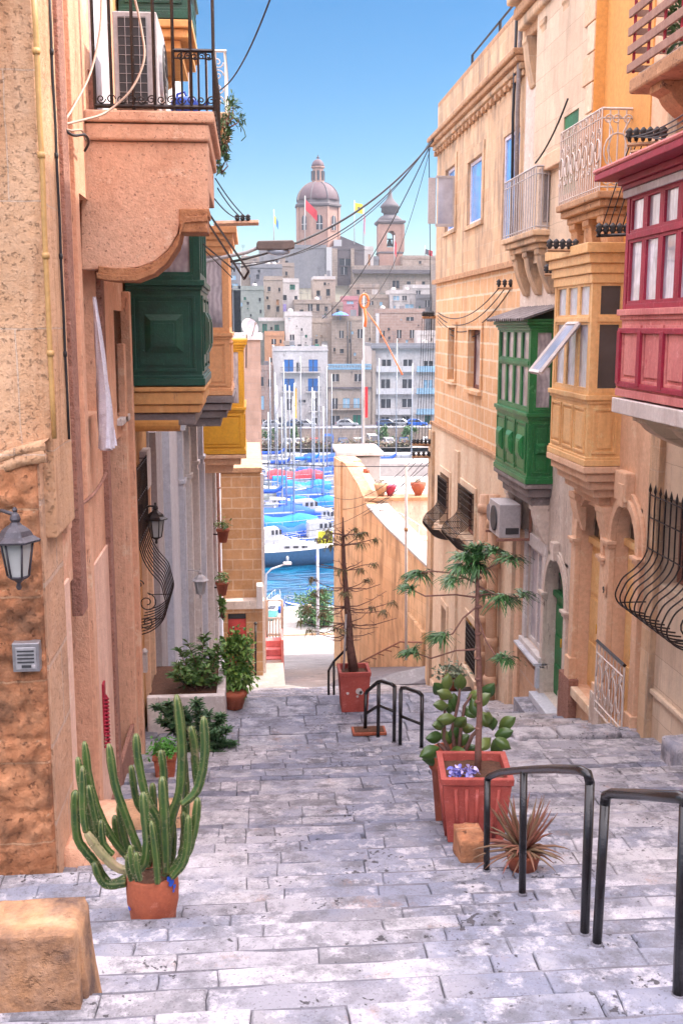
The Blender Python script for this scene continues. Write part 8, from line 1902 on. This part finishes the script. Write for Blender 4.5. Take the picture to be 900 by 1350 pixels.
for k, (a_, b_) in enumerate((((545, 604), (438, 655)), ((552, 605), (438, 670)), ((560, 606), (438, 690)), ((566, 609), (400, 700)), ((572, 617), (438, 664)))):
    hang('wire fanning out from the ochre corner to the left, %s' % ['topmost', 'second', 'third', 'fourth', 'lowest'][k], a_, 29.9, b_, 40 + k, 0.5, .009, 'wires fanning from the ochre corner')
hang('level wire crossing the harbour view', (346, 611), 32, (575, 614), 30, .05, .012)
# right hand wall wires
t = thing('wall_insulator_rack', 'rack of black insulators above the crimson balcony', 'bracket', P3(850, 190, 13.5))
a = MB(); a.bar(P3(828, 191, 13.2), P3(880, 188, 12.2), .035); a.bar(P3(832, 200, 13.1), P3(870, 197, 12.3), .03); a.build('arm', m_corb, t)
for k in range(6): insul(t, P3(829 + k * 9, 182 - k * .3, 13.2 - k * .18), 1.0)
for k in range(5): hang('taut wire from the insulator rack to the top right edge, %s' % ['first', 'second', 'third', 'fourth', 'fifth'][k], (830 + k * 9, 181), 13.2 - k * .18, (905, 148 + k * 8), 10, .04, .008, 'taut wires at top right')
for k in range(5): hang('dark wire dropping from the insulator rack to the yellow balcony roof, %s' % ['leftmost', 'second', 'third', 'fourth', 'rightmost'][k], (831 + k * 8, 186), 13.2 - k * .15, (790 + k * 9, 308), 14.2, .0, .008, 'wires above the yellow balcony')
t = thing('roof_insulators', 'row of insulators on the roof of the apricot yellow balcony', 'bracket', P3(800, 310, 14.2))
a = MB(); a.bar(P3(786, 311, 14.3), P3(828, 309, 14.0), .03); a.build('arm', m_iron, t)
for k in range(5): insul(t, P3(789 + k * 9, 306, 14.25), 1.0)
for i, (px0, px1, py, Y, lb) in enumerate(((655, 690, 376, 21.5, 'left of the peach corbel, upper'), (718, 745, 358, 17.6, 'over the bright green balcony'), (722, 760, 326, 15.5, 'beside the yellow balcony roof'))):
    t = thing('insulator_bracket', 'small rack of black insulators %s' % lb, 'bracket', P3(px0, py, Y)); a = MB(); a.bar(P3(px0, py + 4, Y), P3(px1, py + 4, Y - .3), .035); a.build('arm', m_corb, t)
    for k in range(5): insul(t, P3(px0 + 2 + (px1 - px0 - 4) * k / 4, py, Y - .07 * k), 1.0)
for k in range(4): hang('drooping wire along the ochre wall to the insulator rack, %s' % ['highest', 'second', 'third', 'lowest'][k], (577, 412 + k * 4), 29.8, (657 + k * 8, 380), 21.4, .35 + .12 * k, .012, 'drooping wires on the ochre wall')
hang('thin wire running down the right wall to the grey balcony', (705, 215), 18.2, (748, 130), 17, .1, .015)
# ================================================================ AIR
hz = MB(); hz.box(-420, 420, -32, 470, -41.5, 52)
m_h = bpy.data.materials.new('haze_air'); m_h.use_nodes = True; n = m_h.node_tree.nodes; n.clear()
ho = n.new('ShaderNodeOutputMaterial'); pv = n.new('ShaderNodeVolumePrincipled'); pv.inputs['Color'].default_value = (.75, .85, 1, 1); pv.inputs['Density'].default_value = .00022; pv.inputs['Anisotropy'].default_value = .3
m_h.node_tree.links.new(pv.outputs[0], ho.inputs['Volume'])
tag(hz.build('haze', m_h, keep=True), kind='stuff')
